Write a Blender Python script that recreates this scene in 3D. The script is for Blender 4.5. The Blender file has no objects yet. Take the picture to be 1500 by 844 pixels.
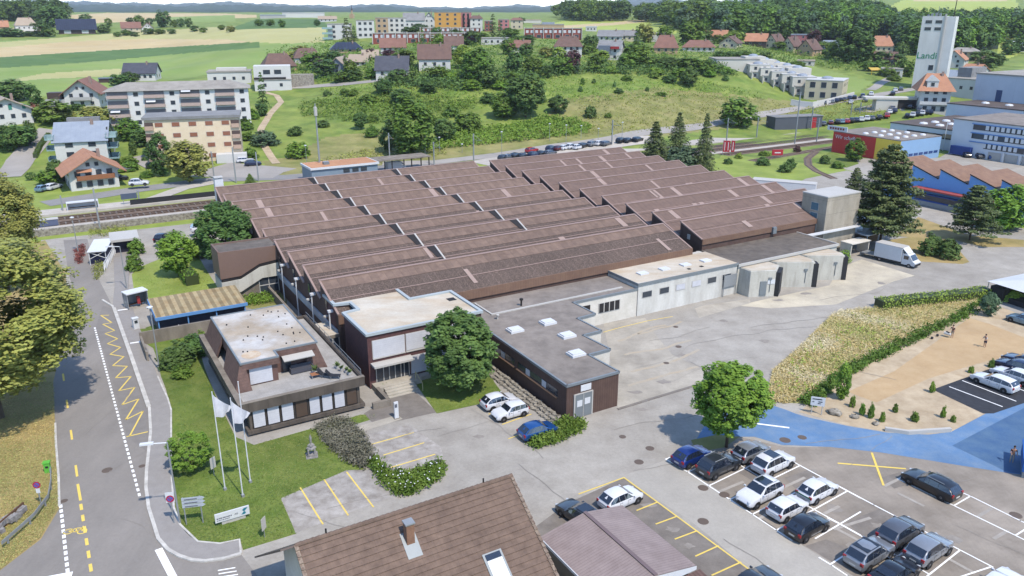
import bpy, bmesh, math, random
import numpy as np
from mathutils import Vector, Matrix
R = math.radians
rnd = random.Random(7)
scene = bpy.context.scene
col = scene.collection
# ---------------------------------------------------------------- survey: camera and site axes
F, PITCH, CAM_H = 1165.0, R(19.2), 40.0
CP, SP = math.cos(PITCH), math.sin(PITCH)
AZ = R(59.6); SITE = R(90 - 59.6)
UX, UY = math.sin(AZ), math.cos(AZ)
def ray(px, py):
    x = (px - 750) / F; y = (422 - py) / F
    return Vector((x, CP + y * SP, -SP + y * CP))
def G(px, py, z=0.0):
    d = ray(px, py); t = (z - CAM_H) / d.z
    return Vector((d.x * t, d.y * t, z))
def W(u, v, z=0.0):
    return Vector((u * UX - v * UY, u * UY + v * UX, z))
def pix(x, y, z):
    z = z - CAM_H; w = y * CP - z * SP
    return 750 + F * x / w, 422 - F * (y * SP + z * CP) / w
# ---------------------------------------------------------------- mesh helpers
class MB:
    def __init__(s): s.v = []; s.f = []; s.m = []
    def add(s, vs, fs, mi=0):
        o = len(s.v); s.v.extend([tuple(x) for x in vs]); s.f.extend([tuple(i + o for i in f) for f in fs]); s.m.extend([mi] * len(fs)); return s
    def box(s, x0, y0, z0, x1, y1, z1, mi=0):
        v = [(x0,y0,z0),(x1,y0,z0),(x1,y1,z0),(x0,y1,z0),(x0,y0,z1),(x1,y0,z1),(x1,y1,z1),(x0,y1,z1)]
        return s.add(v, [(3,2,1,0),(4,5,6,7),(0,1,5,4),(1,2,6,5),(2,3,7,6),(3,0,4,7)], mi)
    def obox(s, c, size, rz=0, mi=0, tilt=0):
        m = Matrix.Translation(c) @ Matrix.Rotation(rz, 4, 'Z') @ Matrix.Rotation(tilt, 4, 'X')
        a, b, h = size[0]/2, size[1]/2, size[2]/2
        v = [m @ Vector(p) for p in [(-a,-b,-h),(a,-b,-h),(a,b,-h),(-a,b,-h),(-a,-b,h),(a,-b,h),(a,b,h),(-a,b,h)]]
        return s.add(v, [(3,2,1,0),(4,5,6,7),(0,1,5,4),(1,2,6,5),(2,3,7,6),(3,0,4,7)], mi)
    def prism(s, poly, z0, z1, mi=0, top=None):
        n = len(poly)
        ar = sum(poly[i][0]*poly[(i+1)%n][1]-poly[(i+1)%n][0]*poly[i][1] for i in range(n))
        if ar < 0: poly = poly[::-1]
        v = [(p[0],p[1],z0) for p in poly] + [(p[0],p[1],z1) for p in poly]
        s.add(v, [(i,(i+1)%n,n+(i+1)%n,n+i) for i in range(n)], mi)
        s.add(v[:n], [tuple(range(n-1,-1,-1))], mi); s.add(v[n:], [tuple(range(n))], mi if top is None else top); return s
    def extr(s, prof, x0, x1, mi=0, caps=True, capm=None):
        # (y,z) outline swept along x
        n = len(prof); v = [(x0,a,b) for a,b in prof] + [(x1,a,b) for a,b in prof]
        s.add(v, [(i,n+i,n+(i+1)%n,(i+1)%n) for i in range(n)], mi)
        if caps:
            c = mi if capm is None else capm
            s.add(v[:n], [tuple(range(n))], c); s.add(v[n:], [tuple(range(n-1,-1,-1))], c)
        return s
    def tube(s, p, q, r, n=7, mi=0, r2=None):
        p = Vector(p); q = Vector(q); d = (q-p)
        if d.length < 1e-6: return s
        d.normalize(); a = d.orthogonal().normalized(); b = d.cross(a); r2 = r if r2 is None else r2
        v = []
        for c, rr in ((p,r),(q,r2)):
            v += [c + (a*math.cos(2*math.pi*i/n)+b*math.sin(2*math.pi*i/n))*rr for i in range(n)]
        s.add(v, [(i,(i+1)%n,n+(i+1)%n,n+i) for i in range(n)], mi)
        s.add(v, [tuple(range(n-1,-1,-1)), tuple(range(n,2*n))], mi); return s
    def quad(s, a, b, c, d, mi=0): return s.add([a,b,c,d], [(0,1,2,3)], mi)
    def slab(s, a, b, c, d, t, mi=0):
        a,b,c,d = [Vector(x) for x in (a,b,c,d)]; n = (b-a).cross(d-a).normalized()*t
        v = [a,b,c,d,a-n,b-n,c-n,d-n]
        return s.add(v, [(0,1,2,3),(7,6,5,4),(0,4,5,1),(1,5,6,2),(2,6,7,3),(3,7,4,0)], mi)
    def lathe(s, prof, n=10, mi=0, c=(0,0,0)):
        k = len(prof); v = []
        for r_, z in prof: v += [(c[0]+r_*math.cos(2*math.pi*i/n), c[1]+r_*math.sin(2*math.pi*i/n), c[2]+z) for i in range(n)]
        f = [(j*n+i, j*n+(i+1)%n, (j+1)*n+(i+1)%n, (j+1)*n+i) for j in range(k-1) for i in range(n)]
        return s.add(v, f, mi)
    def mesh(s, name, mats, smooth=False, sharp=35):
        me = bpy.data.meshes.new(name); me.from_pydata(s.v, [], s.f)
        for m in (mats if isinstance(mats,(list,tuple)) else [mats]): me.materials.append(m)
        if any(s.m): me.polygons.foreach_set('material_index', s.m)
        if smooth:
            bm = bmesh.new(); bm.from_mesh(me); bmesh.ops.remove_doubles(bm, verts=bm.verts, dist=1e-4)
            for f in bm.faces: f.smooth = True
            for e in bm.edges:
                if len(e.link_faces) == 2 and e.calc_face_angle(0) > R(sharp): e.smooth = False
            bm.to_mesh(me); bm.free()
        me.update(); return me
    def obj(s, name, mats, parent=None, smooth=False, loc=None, rz=0, sharp=35):
        return put(name, s.mesh(name, mats, smooth, sharp), parent, loc, rz)
def put(name, me, parent=None, loc=None, rz=0):
    o = bpy.data.objects.new(name, me); col.objects.link(o)
    if parent: o.parent = parent
    if loc is not None: o.location = loc
    if rz: o.rotation_euler = (0,0,rz)
    return o
def tag(o, label, cat, group=None, kind=None):
    if label: o['label'] = label
    if cat: o['category'] = cat
    if group: o['group'] = group
    if kind: o['kind'] = kind
    return o
def thing(name, label, cat, loc=(0,0,0), rz=0, group=None):
    o = bpy.data.objects.new(name, None); col.objects.link(o); o.empty_display_size = .3
    o.location = loc; o.rotation_euler = (0,0,rz); return tag(o, label, cat, group)
def dup(o, loc, rz=None, label=None, scale=None):
    c = o.copy(); col.objects.link(c); c.location = loc
    if rz is not None: c.rotation_euler = (0,0,rz)
    if label: c['label'] = label
    if scale is not None: c.scale = scale if hasattr(scale,'__len__') else (scale,)*3
    for ch in list(o.children):
        d = ch.copy(); col.objects.link(d); d.parent = c
        for g in list(ch.children):
            e = g.copy(); col.objects.link(e); e.parent = d
    return c
def struct(o): o['kind'] = 'structure'; return o
# ---------------------------------------------------------------- materials
def S(r, g, b, k=2.1):
    f = lambda c: ((c/255+.055)/1.055)**2.4 if c > 10 else c/255/12.92
    return (f(r)/k, f(g)/k, f(b)/k)
def mat(name, c1, c2=None, sc=1.0, rough=.85, big=.1, bigsc=.06, bump=0.0, coord='W', spec=.25, stripe=None, metal=0.0, det=5, rand=0.0, huer=0.0, lo=.35, hi=.65, stretch=None, transl=0.0, coat=0.0, grain=.07):
    m = bpy.data.materials.new(name); m.use_nodes = True; t = m.node_tree; N = t.nodes; L = t.links
    b = N['Principled BSDF']; b.inputs['Roughness'].default_value = rough; b.inputs['Metallic'].default_value = metal
    b.inputs['Specular IOR Level'].default_value = spec; b.inputs['Coat Weight'].default_value = coat
    if coat: b.inputs['Coat Roughness'].default_value = .08
    c2 = c2 or tuple(min(1,x*.86) for x in c1)
    if coord == 'W': src = N.new('ShaderNodeNewGeometry').outputs['Position']
    else: src = N.new('ShaderNodeTexCoord').outputs['Object']
    vec = src
    if stretch:
        mp = N.new('ShaderNodeVectorMath'); mp.operation = 'MULTIPLY'; mp.inputs[1].default_value = stretch; L.new(src, mp.inputs[0]); vec = mp.outputs[0]
    n1 = N.new('ShaderNodeTexNoise'); n1.inputs['Scale'].default_value = sc; n1.inputs['Detail'].default_value = det; n1.inputs['Roughness'].default_value = .65; L.new(vec, n1.inputs['Vector'])
    mr = N.new('ShaderNodeMapRange'); mr.inputs['From Min'].default_value = lo; mr.inputs['From Max'].default_value = hi; L.new(n1.outputs['Fac'], mr.inputs['Value'])
    mx = N.new('ShaderNodeMix'); mx.data_type = 'RGBA'; mx.inputs['A'].default_value = (*c1,1); mx.inputs['B'].default_value = (*c2,1); L.new(mr.outputs[0], mx.inputs['Factor'])
    out = mx.outputs['Result']
    n2 = N.new('ShaderNodeTexNoise'); n2.inputs['Scale'].default_value = bigsc; n2.inputs['Detail'].default_value = 4; L.new(src, n2.inputs['Vector'])
    m2 = N.new('ShaderNodeMapRange'); m2.inputs['From Min'].default_value = .3; m2.inputs['From Max'].default_value = .7; m2.inputs['To Min'].default_value = 1-big; m2.inputs['To Max'].default_value = 1+big; L.new(n2.outputs['Fac'], m2.inputs['Value'])
    val = m2.outputs[0]
    if coord == 'W' and not transl:
        n3 = N.new('ShaderNodeTexNoise'); n3.inputs['Scale'].default_value = max(sc*9, 3.5); n3.inputs['Detail'].default_value = 3; n3.inputs['Roughness'].default_value = .8; L.new(src, n3.inputs['Vector'])
        m3 = N.new('ShaderNodeMapRange'); m3.inputs['From Min'].default_value = .3; m3.inputs['From Max'].default_value = .7; m3.inputs['To Min'].default_value = 1-grain; m3.inputs['To Max'].default_value = 1+grain; L.new(n3.outputs['Fac'], m3.inputs['Value'])
        mm = N.new('ShaderNodeMath'); mm.operation = 'MULTIPLY'; L.new(val, mm.inputs[0]); L.new(m3.outputs[0], mm.inputs[1]); val = mm.outputs[0]
    if stripe:
        for ax, per, frac, amt in stripe:
            sx = N.new('ShaderNodeSeparateXYZ'); L.new(N.new('ShaderNodeTexCoord').outputs['Object'], sx.inputs[0])
            d = N.new('ShaderNodeMath'); d.operation = 'DIVIDE'; d.inputs[1].default_value = per; L.new(sx.outputs['XYZ'.index(ax)], d.inputs[0])
            fr = N.new('ShaderNodeMath'); fr.operation = 'FRACT'; L.new(d.outputs[0], fr.inputs[0])
            gt = N.new('ShaderNodeMath'); gt.operation = 'LESS_THAN'; gt.inputs[1].default_value = frac; L.new(fr.outputs[0], gt.inputs[0])
            ml = N.new('ShaderNodeMath'); ml.operation = 'MULTIPLY_ADD'; ml.inputs[1].default_value = amt; ml.inputs[2].default_value = 1; L.new(gt.outputs[0], ml.inputs[0])
            mm = N.new('ShaderNodeMath'); mm.operation = 'MULTIPLY'; L.new(val, mm.inputs[0]); L.new(ml.outputs[0], mm.inputs[1]); val = mm.outputs[0]
    if rand:
        oi = N.new('ShaderNodeObjectInfo'); r1 = N.new('ShaderNodeMapRange'); r1.inputs['To Min'].default_value = 1-rand; r1.inputs['To Max'].default_value = 1+rand; L.new(oi.outputs['Random'], r1.inputs['Value'])
        mm = N.new('ShaderNodeMath'); mm.operation = 'MULTIPLY'; L.new(val, mm.inputs[0]); L.new(r1.outputs[0], mm.inputs[1]); val = mm.outputs[0]
    vs = N.new('ShaderNodeVectorMath'); vs.operation = 'SCALE'; L.new(out, vs.inputs[0]); L.new(val, vs.inputs['Scale']); out = vs.outputs[0]
    if huer:
        oi = N.new('ShaderNodeObjectInfo'); h = N.new('ShaderNodeHueSaturation'); r1 = N.new('ShaderNodeMapRange'); r1.inputs['To Min'].default_value = .5-huer; r1.inputs['To Max'].default_value = .5+huer
        ml = N.new('ShaderNodeMath'); ml.operation = 'MULTIPLY'; ml.inputs[1].default_value = 7.31; fr = N.new('ShaderNodeMath'); fr.operation = 'FRACT'
        L.new(oi.outputs['Random'], ml.inputs[0]); L.new(ml.outputs[0], fr.inputs[0]); L.new(fr.outputs[0], r1.inputs['Value']); L.new(r1.outputs[0], h.inputs['Hue']); L.new(out, h.inputs['Color']); out = h.outputs[0]
    L.new(out, b.inputs['Base Color'])
    if bump:
        bp = N.new('ShaderNodeBump'); bp.inputs['Strength'].default_value = min(1,bump); bp.inputs['Distance'].default_value = .05*max(1,bump); L.new(n1.outputs['Fac'], bp.inputs['Height']); L.new(bp.outputs[0], b.inputs['Normal'])
    if transl:
        tr = N.new('ShaderNodeBsdfTranslucent'); L.new(out, tr.inputs['Color']); ms = N.new('ShaderNodeMixShader'); ms.inputs[0].default_value = transl
        L.new(b.outputs[0], ms.inputs[1]); L.new(tr.outputs[0], ms.inputs[2]); L.new(ms.outputs[0], N['Material Output'].inputs['Surface'])
    return m
def plain(name, c, rough=.6, metal=0, spec=.4, coat=0): return mat(name, c, None, 3, rough, .04, .3, metal=metal, spec=spec, coord='O', lo=.2, hi=.9, coat=coat)
M = {}
M['asphalt'] = mat('asphalt_yard', S(199,193,182), S(178,171,160), .35, big=.13, bigsc=.045, det=9, grain=.1)
M['street'] = mat('asphalt_street', S(168,161,153), S(154,148,141), .4, big=.1, bigsc=.06, det=8, stretch=(1,.35,1))
M['bay'] = mat('asphalt_bus_bay', S(160,154,147), S(148,142,136), .8, big=.06, det=8)
M['walk'] = mat('asphalt_pavement', S(178,173,168), S(168,163,158), 1.2, big=.05, det=8)
M['lot'] = mat('asphalt_car_park', S(184,173,159), S(150,140,128), .22, big=.14, bigsc=.08, det=9)
M['lotlight'] = mat('asphalt_lane', S(203,197,185), S(191,185,174), .4, big=.06, det=8)
M['patch'] = mat('asphalt_patch', S(158,150,141), S(138,130,122), .8, big=.1, det=8)
M['newtar'] = mat('asphalt_new', S(70,72,78), S(58,60,66), 1.5, big=.05)
M['concrete'] = mat('concrete_paving', S(212,204,188), S(180,172,158), .3, big=.15, bigsc=.12, det=9)
M['beige'] = mat('concrete_ramp', S(238,226,200), S(206,196,176), .3, big=.12, bigsc=.1, det=8)
M['gravel'] = mat('gravel_grey', S(206,200,192), S(164,156,146), .9, big=.12, bigsc=.2, det=10, bump=.4)
M['sandgravel'] = mat('gravel_beige', S(226,206,174), S(198,176,144), .7, big=.1, bigsc=.15, det=9)
M['sand'] = mat('sand_court', S(222,192,148), S(210,178,134), .5, big=.06, bigsc=.12)
M['blue'] = mat('blue_ground_paint', S(112,150,192), S(152,174,196), .55, big=.1, bigsc=.18, det=10, rough=.8, lo=.42, hi=.85)
M['darkblue'] = mat('dark_blue_ground_paint', S(78,114,158), S(100,132,164), .6, big=.08, bigsc=.2, det=8, rough=.7)
M['white'] = mat('road_paint_white', S(250,250,248,1.5), S(226,224,220,1.6), 2, big=.06, lo=.5, hi=.8)
M['yellow'] = mat('road_paint_yellow', S(246,216,110,1.7), S(226,198,110,1.8), 2, big=.06, lo=.5, hi=.8)
M['kerb'] = mat('kerb_stone', S(232,228,220,1.9), S(206,202,194), 1.2, big=.06)
M['lawn'] = mat('lawn_grass', S(108,132,50), S(146,158,78), .55, big=.22, bigsc=.12, det=9, bump=.5, lo=.38, hi=.72)
M['drylawn'] = mat('dry_lawn_grass', S(204,178,122), S(166,152,92), .16, big=.12, bigsc=.3, det=9, bump=.5)
M['lawn2'] = mat('lawn_sunny', S(150,172,72), S(166,180,88), .3, big=.14, bigsc=.15, det=9, bump=.4)
M['meadow'] = mat('meadow_grass', S(116,144,58), S(162,174,86), .11, big=.2, bigsc=.2, det=10, lo=.36, hi=.66)
M['olive'] = mat('meadow_olive', S(138,144,76), S(176,168,108), .13, big=.16, bigsc=.25, det=10)
M['field'] = mat('field_green', S(146,172,84), S(162,180,98), .05, big=.1, bigsc=.03, det=9)
M['corn'] = mat('field_maize', S(90,124,58), S(112,142,70), .12, big=.1, bigsc=.05, det=9)
M['wheat'] = mat('field_wheat', S(230,208,158), S(216,192,138), .03, big=.06, bigsc=.02, det=8)
M['straw'] = mat('field_pale', S(212,206,142), S(198,194,126), .04, big=.08, bigsc=.02)
M['lime'] = mat('field_lime', S(192,204,100), S(180,196,90), .03, big=.06, bigsc=.02)
M['forestfloor'] = mat('forest_floor', S(52,72,36), S(40,56,30), .1, big=.15)
M['farwood'] = mat('far_wooded_hill', S(70,92,64), S(44,64,50), .012, big=.3, bigsc=.0016, det=10)
M['ballast'] = mat('track_ballast', S(150,128,108), S(112,94,80), 1.2, big=.12, bigsc=.2, det=9)
M['rail'] = plain('rail_steel', S(120,100,88), .5, .6)
M['sleeper'] = plain('track_sleeper', S(150,140,128))
M['platform'] = mat('platform_surface', S(222,214,202), S(204,196,184), .6, big=.08)
M['roadlight'] = mat('road_surface_light', S(192,186,178), S(180,174,166), .2, big=.07, det=8)
M['roadway'] = mat('road_surface', S(170,168,166), S(158,156,154), .3, big=.07, det=8)
# ---------------------------------------------------------------- terrain
COLS = [
 (-250,[(200,255),(178,290),(150,335),(120,410),(95,500),(70,660),(45,870),(30,1120),(20,1500)]),
 (0,[(200,255),(178,288),(150,340),(120,410),(100,480),(70,650),(45,850),(30,1100),(20,1600)]),
 (200,[(215,235),(165,300),(130,370),(118,400),(95,480),(70,620),(50,750),(35,950),(25,1300),(18,2200)]),
 (400,[(215,235),(180,275),(150,310),(128,340),(105,380),(85,430),(60,520),(40,680),(28,1000),(18,2200)]),
 (600,[(222,230),(180,270),(150,292),(130,305),(110,325),(90,360),(70,420),(50,510),(35,700),(22,1300),(16,3000)]),
 (750,[(218,236),(180,272),(150,295),(120,318),(100,345),(80,395),(60,470),(45,600),(32,900),(20,1800)]),
 (900,[(210,245),(180,275),(150,297),(120,322),(95,355),(75,410),(60,500),(45,700),(32,950),(20,1700)]),
 (1050,[(190,273),(165,310),(140,335),(115,350),(95,375),(75,440),(55,560),(30,800),(16,1100),(11,2000)]),
 (1200,[(175,295),(150,345),(130,380),(100,440),(80,500),(65,600),(45,750),(15,950),(5,1200),(-2,2000)]),
 (1350,[(175,295),(160,325),(130,400),(100,470),(80,560),(60,700),(40,850),(15,1050),(5,1400),(-5,2200)]),
 (1500,[(160,325),(130,400),(100,480),(75,600),(55,750),(35,950),(15,1200),(0,1600),(-8,2500)]),
 (1800,[(160,325),(130,400),(100,480),(75,600),(55,750),(35,950),(15,1200),(0,1600),(-8,2500)])]
SKY = [(-400,6),(60,4),(150,6),(260,8),(330,5),(420,8),(500,10),(560,7),(620,11),(690,12),(760,8),(800,10),(850,5),(900,3),(930,-2),(985,-1),(1015,8),(1060,4),(1130,0),(1300,0),(1900,-6)]
_caz = []; _cD = []; _cz = []
LD = np.log(np.concatenate([np.linspace(100,230,14), np.geomspace(235,16000,240)]))
for px, rows in COLS:
    D = []; Z = []
    for py, d in rows:
        r_ = ray(px, py); h = math.hypot(r_.x, r_.y); z = CAM_H + d*r_.z/h
        D.append(d); Z.append(max(z, 0))
    D = [0, D[0]-6] + D; Z = [0, 0] + Z; Z[2] = 0
    r_ = ray(px, 100); az = math.atan2(r_.x, r_.y)
    ps = np.interp(px, [p for p,_ in SKY], [y for _,y in SKY])
    D += [max(D[-1]*1.4, 4200), 5200, 9000, 12000, 16000]
    zz = lambda d, y: CAM_H + d*(16.3-y)/F
    Z += [zz(D[-5], 14), zz(5200, 14), zz(9000, 15), zz(12000, 16), 40]
    _caz.append(az); _cz.append(np.interp(np.exp(LD), D, Z))
_cz = np.array(_cz); _caz = np.array(_caz)
k5 = np.array([1,2,3,2,1])/9.
_cz = np.array([np.convolve(np.pad(c,2,mode='edge'), k5, 'valid') for c in _cz])
_saz = [math.atan2(ray(p_,20).x, ray(p_,20).y) for p_,_ in SKY]
def wobble(x, y):
    return (np.sin(x*.11+1.3*np.sin(y*.07))+np.sin(y*.13+1.1*np.sin(x*.05)))*.25 + np.sin(x*.031+y*.023)*.4
def terr_np(x, y):
    x = np.asarray(x, float); y = np.asarray(y, float)
    D = np.maximum(np.hypot(x, y), 1); az = np.arctan2(x, y)
    az = np.clip(az, _caz[0], _caz[-1])
    i = np.clip(np.searchsorted(_caz, az)-1, 0, len(_caz)-2); t = (az-_caz[i])/(_caz[i+1]-_caz[i]); t = np.clip(t,0,1); t = t*t*(3-2*t)
    ld = np.clip(np.log(D), LD[0], LD[-1]-1e-6); j = np.clip(np.searchsorted(LD, ld)-1, 0, len(LD)-2); s = (ld-LD[j])/(LD[j+1]-LD[j])
    f = lambda q: _cz[q,j]*(1-s)+_cz[q,j+1]*s
    z = f(i)*(1-t)+f(i+1)*t
    z = z + wobble(x, y)*np.clip((z-1.2)/3, 0, 1)
    pxa = np.interp(az, _saz, [p_ for p_,_ in SKY]); ps = np.interp(pxa, [p_ for p_,_ in SKY], [y_ for _,y_ in SKY])
    r1 = np.clip(1-np.abs(D-9000)/3200, 0, 1)**.8; z = np.where(r1 > 0, np.maximum(z, 30+(CAM_H+9000*(16.3-ps)/F-30)*r1), z)
    r2 = np.clip(1-np.abs(D-4800)/1300, 0, 1)**.7; z = np.where(r2 > 0, np.maximum(z, 36+(CAM_H+4800*(16.3-np.maximum(ps+2.5,8.5))/F-36)*r2), z)
    far = np.clip((D-3300)/900, 0, 1)
    a_ = az*57.3
    z = z + far*D/F*(np.sin(a_*9+np.sin(D*.004)*2)*.5+np.sin(a_*23+D*.011)*.5+np.sin(a_*61+D*.02)*.45+.3*np.sin(a_*131)+.6*np.sin(a_*2.3+D*.0007))
    return z
def terr(x, y): return float(terr_np(x, y))
_TD = np.concatenate([np.arange(60,700,.5), np.geomspace(700,12000,1500)])
def T(px, py):
    # the point of the ground seen at a pixel of the survey photograph
    r_ = ray(px, py); h = math.hypot(r_.x, r_.y); x = _TD*r_.x/h; y = _TD*r_.y/h
    dz = CAM_H + _TD*r_.z/h - terr_np(x, y); k = np.argmax(dz < 0)
    if dz[k] >= 0: k = len(_TD)-1
    d = _TD[k]
    if k > 0 and dz[k] < 0: a, b = dz[k-1], dz[k]; d = _TD[k-1]+(_TD[k]-_TD[k-1])*a/(a-b)
    X, Y = d*r_.x/h, d*r_.y/h
    return Vector((X, Y, terr(X, Y)))
def mpp(p): return (p.y*CP-(p.z-CAM_H)*SP)/F      # metres per survey pixel at a point
def inpoly(x, y, poly):
    c = np.zeros(x.shape, bool); n = len(poly)
    for i in range(n):
        x1,y1 = poly[i]; x2,y2 = poly[(i+1)%n]
        if y1 == y2: continue
        k = ((y1 > y) != (y2 > y)); xi = (x2-x1)*(y-y1)/(y2-y1)+x1
        c ^= k & (x < xi)
    return c
def build_ground():
    az = np.radians(np.unique(np.concatenate([np.arange(-180,-46,6), np.arange(-46,46.01,.15), np.arange(48,181,6)])))
    rr = np.concatenate([[0.01], np.linspace(15,225,15), np.geomspace(230,15800,500)])
    A, B = np.meshgrid(rr, az, indexing='ij'); X = A*np.sin(B); Y = A*np.cos(B); Z = terr_np(X, Y)
    nr, na = A.shape
    V = np.stack([X,Y,Z],-1).reshape(-1,3)
    i, j = np.meshgrid(np.arange(nr-1), np.arange(na-1), indexing='ij'); i = i.ravel(); j = j.ravel()
    fc = np.stack([i*na+j, i*na+j+1, (i+1)*na+j+1, (i+1)*na+j], -1)[:, ::-1]
    me = bpy.data.meshes.new('ground'); me.vertices.add(len(V)); me.vertices.foreach_set('co', V.ravel())
    me.loops.add(fc.size); me.loops.foreach_set('vertex_index', fc.ravel().astype(np.int32))
    me.polygons.add(len(fc)); me.polygons.foreach_set('loop_start', (np.arange(len(fc))*4).astype(np.int32))
    ctr = V[fc].mean(1); D = np.hypot(ctr[:,0], ctr[:,1])
    w = np.maximum(ctr[:,1]*CP-(ctr[:,2]-CAM_H)*SP, 1); px = 750+F*ctr[:,0]/w; py = 422-F*(ctr[:,1]*SP+(ctr[:,2]-CAM_H)*CP)/w
    names = ['lawn2','meadow','olive','field','corn','wheat','straw','lime','forestfloor','farwood']
    mi = np.zeros(len(fc), np.int32)
    mi[D > 235] = 1
    P_ = lambda nm, poly, d0=180, d1=3300: mi.__setitem__(inpoly(px, py, poly) & (D > d0) & (D < d1), names.index(nm))
    P_('olive', [(380,236),(1170,150),(1170,176),(1000,196),(700,232),(420,262)])
    P_('olive', [(830,145),(960,128),(1175,150),(1170,160),(1040,186),(860,200),(800,170)])
    P_('olive', [(480,200),(600,190),(640,215),(560,235),(440,250),(400,240)])
    P_('field', [(-300,130),(-300,60),(0,60),(490,40),(490,85),(230,120),(0,150)])
    P_('straw', [(-300,72),(0,62),(180,48),(380,36),(380,62),(200,60),(0,72)])
    P_('wheat', [(-300,95),(0,70),(100,61),(200,57),(330,58),(375,62),(250,70),(120,76),(0,84)])
    P_('corn', [(-300,118),(0,84),(120,76),(250,69),(380,61),(380,70),(250,80),(120,92),(0,100)])
    P_('straw', [(330,44),(476,40),(476,62),(420,64),(375,62),(330,58)])
    P_('corn', [(376,28),(476,28),(480,40),(330,44)])
    P_('straw', [(0,121),(60,108),(170,101),(230,104),(150,112),(60,116)])
    P_('wheat', [(60,40),(110,30),(100,22),(160,19),(330,20),(375,22),(375,26),(250,30),(140,34)])
    P_('field', [(190,33),(250,25),(345,22),(345,32)])
    P_('wheat', [(0,44),(60,36),(60,46),(0,52)])
    P_('lime', [(780,40),(830,30),(1000,28),(990,50),(900,46),(830,44)])
    P_('wheat', [(815,38),(900,33),(940,28),(950,32),(900,37),(820,42)])
    P_('forestfloor', [(1020,46),(1060,15),(1120,6),(1300,8),(1480,20),(1480,70),(1420,75),(1330,78),(1200,72)])
    P_('lime', [(1290,16),(1330,-4),(1490,-6),(1490,14),(1430,20),(1340,18)])
    P_('wheat', [(1330,-3),(1500,-8),(1500,-4),(1470,2),(1340,2)])
    P_('lime', [(1462,66),(1472,48),(1520,40),(1520,64),(1480,86),(1460,84)])
    P_('field', [(1150,80),(1200,100),(1280,120),(1250,140),(1190,120),(1150,100)])
    mi[(D > 2100) & (py < 19.5) & (px < 830)] = 9; mi[D > 3300] = 9
    me.polygons.foreach_set('material_index', mi)
    for n in names: me.materials.append(M[n])
    me.polygons.foreach_set('use_smooth', np.ones(len(fc), bool))
    me.update(calc_edges=True); me.validate()
    return struct(put('ground', me))
build_ground()
def sheet(name, pts, layer, m, z=0.0):
    b = MB(); q = [G(*p) for p in pts]
    n = len(q); ar = sum(q[i].x*q[(i+1)%n].y-q[(i+1)%n].x*q[i].y for i in range(n))
    if ar < 0: q = q[::-1]
    b.add([(p.x,p.y,z+.004*layer) for p in q], [tuple(range(n))])
    return struct(b.obj(name, m))
def spath(pts, step=2.0):
    out = []
    for a, b in zip(pts, pts[1:]):
        n = max(1, int((b-a).length/step))
        out += [a.lerp(b, i/n) for i in range(n)]
    return out + [pts[-1]]
def ribbon(b, pts, w, z=.02, ground=None, mi=0, h=0):
    P2 = []
    for i, p in enumerate(pts):
        d = (pts[min(i+1,len(pts)-1)] - pts[max(i-1,0)]); d.z = 0; d.normalize(); n = Vector((-d.y, d.x, 0))*w/2
        l, r_ = p+n, p-n
        for q in (l, r_): q.z = (ground(q.x,q.y) if ground else 0)+z
        P2 += [r_, l]
    b.add(P2, [(2*i,2*i+2,2*i+3,2*i+1) for i in range(len(pts)-1)], mi)
    if h:
        k = len(P2); dn = [Vector((q.x,q.y,q.z-h)) for q in P2]
        b.add(P2+dn, [(2*i,k+2*i,k+2*i+2,2*i+2) for i in range(len(pts)-1)] + [(2*i+1,2*i+3,k+2*i+3,k+2*i+1) for i in range(len(pts)-1)] + [(0,1,k+1,k),(k-2,2*k-2,2*k-1,k-1)], mi)
    return b
def strip(name, pxs, w, m, lift=.05, step=3.0):
    pts = spath([T(*p) for p in pxs], step)
    return struct(ribbon(MB(), pts, w, lift, terr).obj(name, m))
# ---------------------------------------------------------------- ground sheets
sheet('factory_yard', [(60,352),(330,322),(700,262),(1120,262),(1225,246),(1290,262),(1345,290),(1420,312),(1500,335),(1800,430),(1900,1100),(-100,1100),(60,700),(80,470)], 1, M['asphalt'])
sheet('dry_verge', [(-900,600),(-500,430),(-100,400),(66,352),(96,400),(100,440),(92,500),(80,560),(81,633),(85,700),(87,745),(60,790),(0,838),(-300,990),(-900,990)], 2, M['drylawn'])
sheet('street', [(112,440),(100,400),(93,352),(128,350),(140,400),(165,449),(190,520),(219,599),(221,633),(214,700),(218,745),(232,790),(262,815),(300,823),(353,812),(420,900),(420,1100),(-300,1100),(-300,992),(0,836),(60,790),(87,745),(81,633),(78,560),(92,500)], 3, M['street'])
sheet('bus_bay', [(150,448),(165,452),(219,599),(221,633),(218,664),(186,640),(160,540),(140,480)], 4, M['bay'])
def curb(name, pxs, w, h, m):
    return struct(ribbon(MB(), spath([G(*p) for p in pxs], 1.0), w, h, None, 0, h).obj(name, m))
KERB = [(150,440),(165,449),(192,524),(219,599),(221,633),(215,690),(214,715),(218,745),(232,790),(246,806),(262,815),(280,821),(300,823),(330,819),(353,812)]
b = MB(); q = [G(*p) for p in [(165,449),(192,524),(219,599),(221,633),(215,690),(214,715),(218,745),(232,790),(246,806),(262,815),(280,821),(300,823),(330,819),(353,812),(351,792),(322,798),(290,795),(275,785),(264,770),(255,745),(250,690),(251,602),(246,585),(239,570),(231,552),(215,507),(200,472),(188,422),(190,390),(196,352),(165,352),(168,420)]]
b.prism([(p.x,p.y) for p in q], 0, .12); struct(b.obj('pavement', M['walk']))
curb('street_kerb', KERB, .28, .135, M['kerb'])
curb('street_kerb', [(251,690),(251,602),(246,585),(239,570),(231,552)], .16, .15, M['kerb'])
curb('street_kerb', [(353,812),(351,792),(322,798),(290,795),(264,770),(255,745),(251,690)], .16, .15, M['kerb'])
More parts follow.
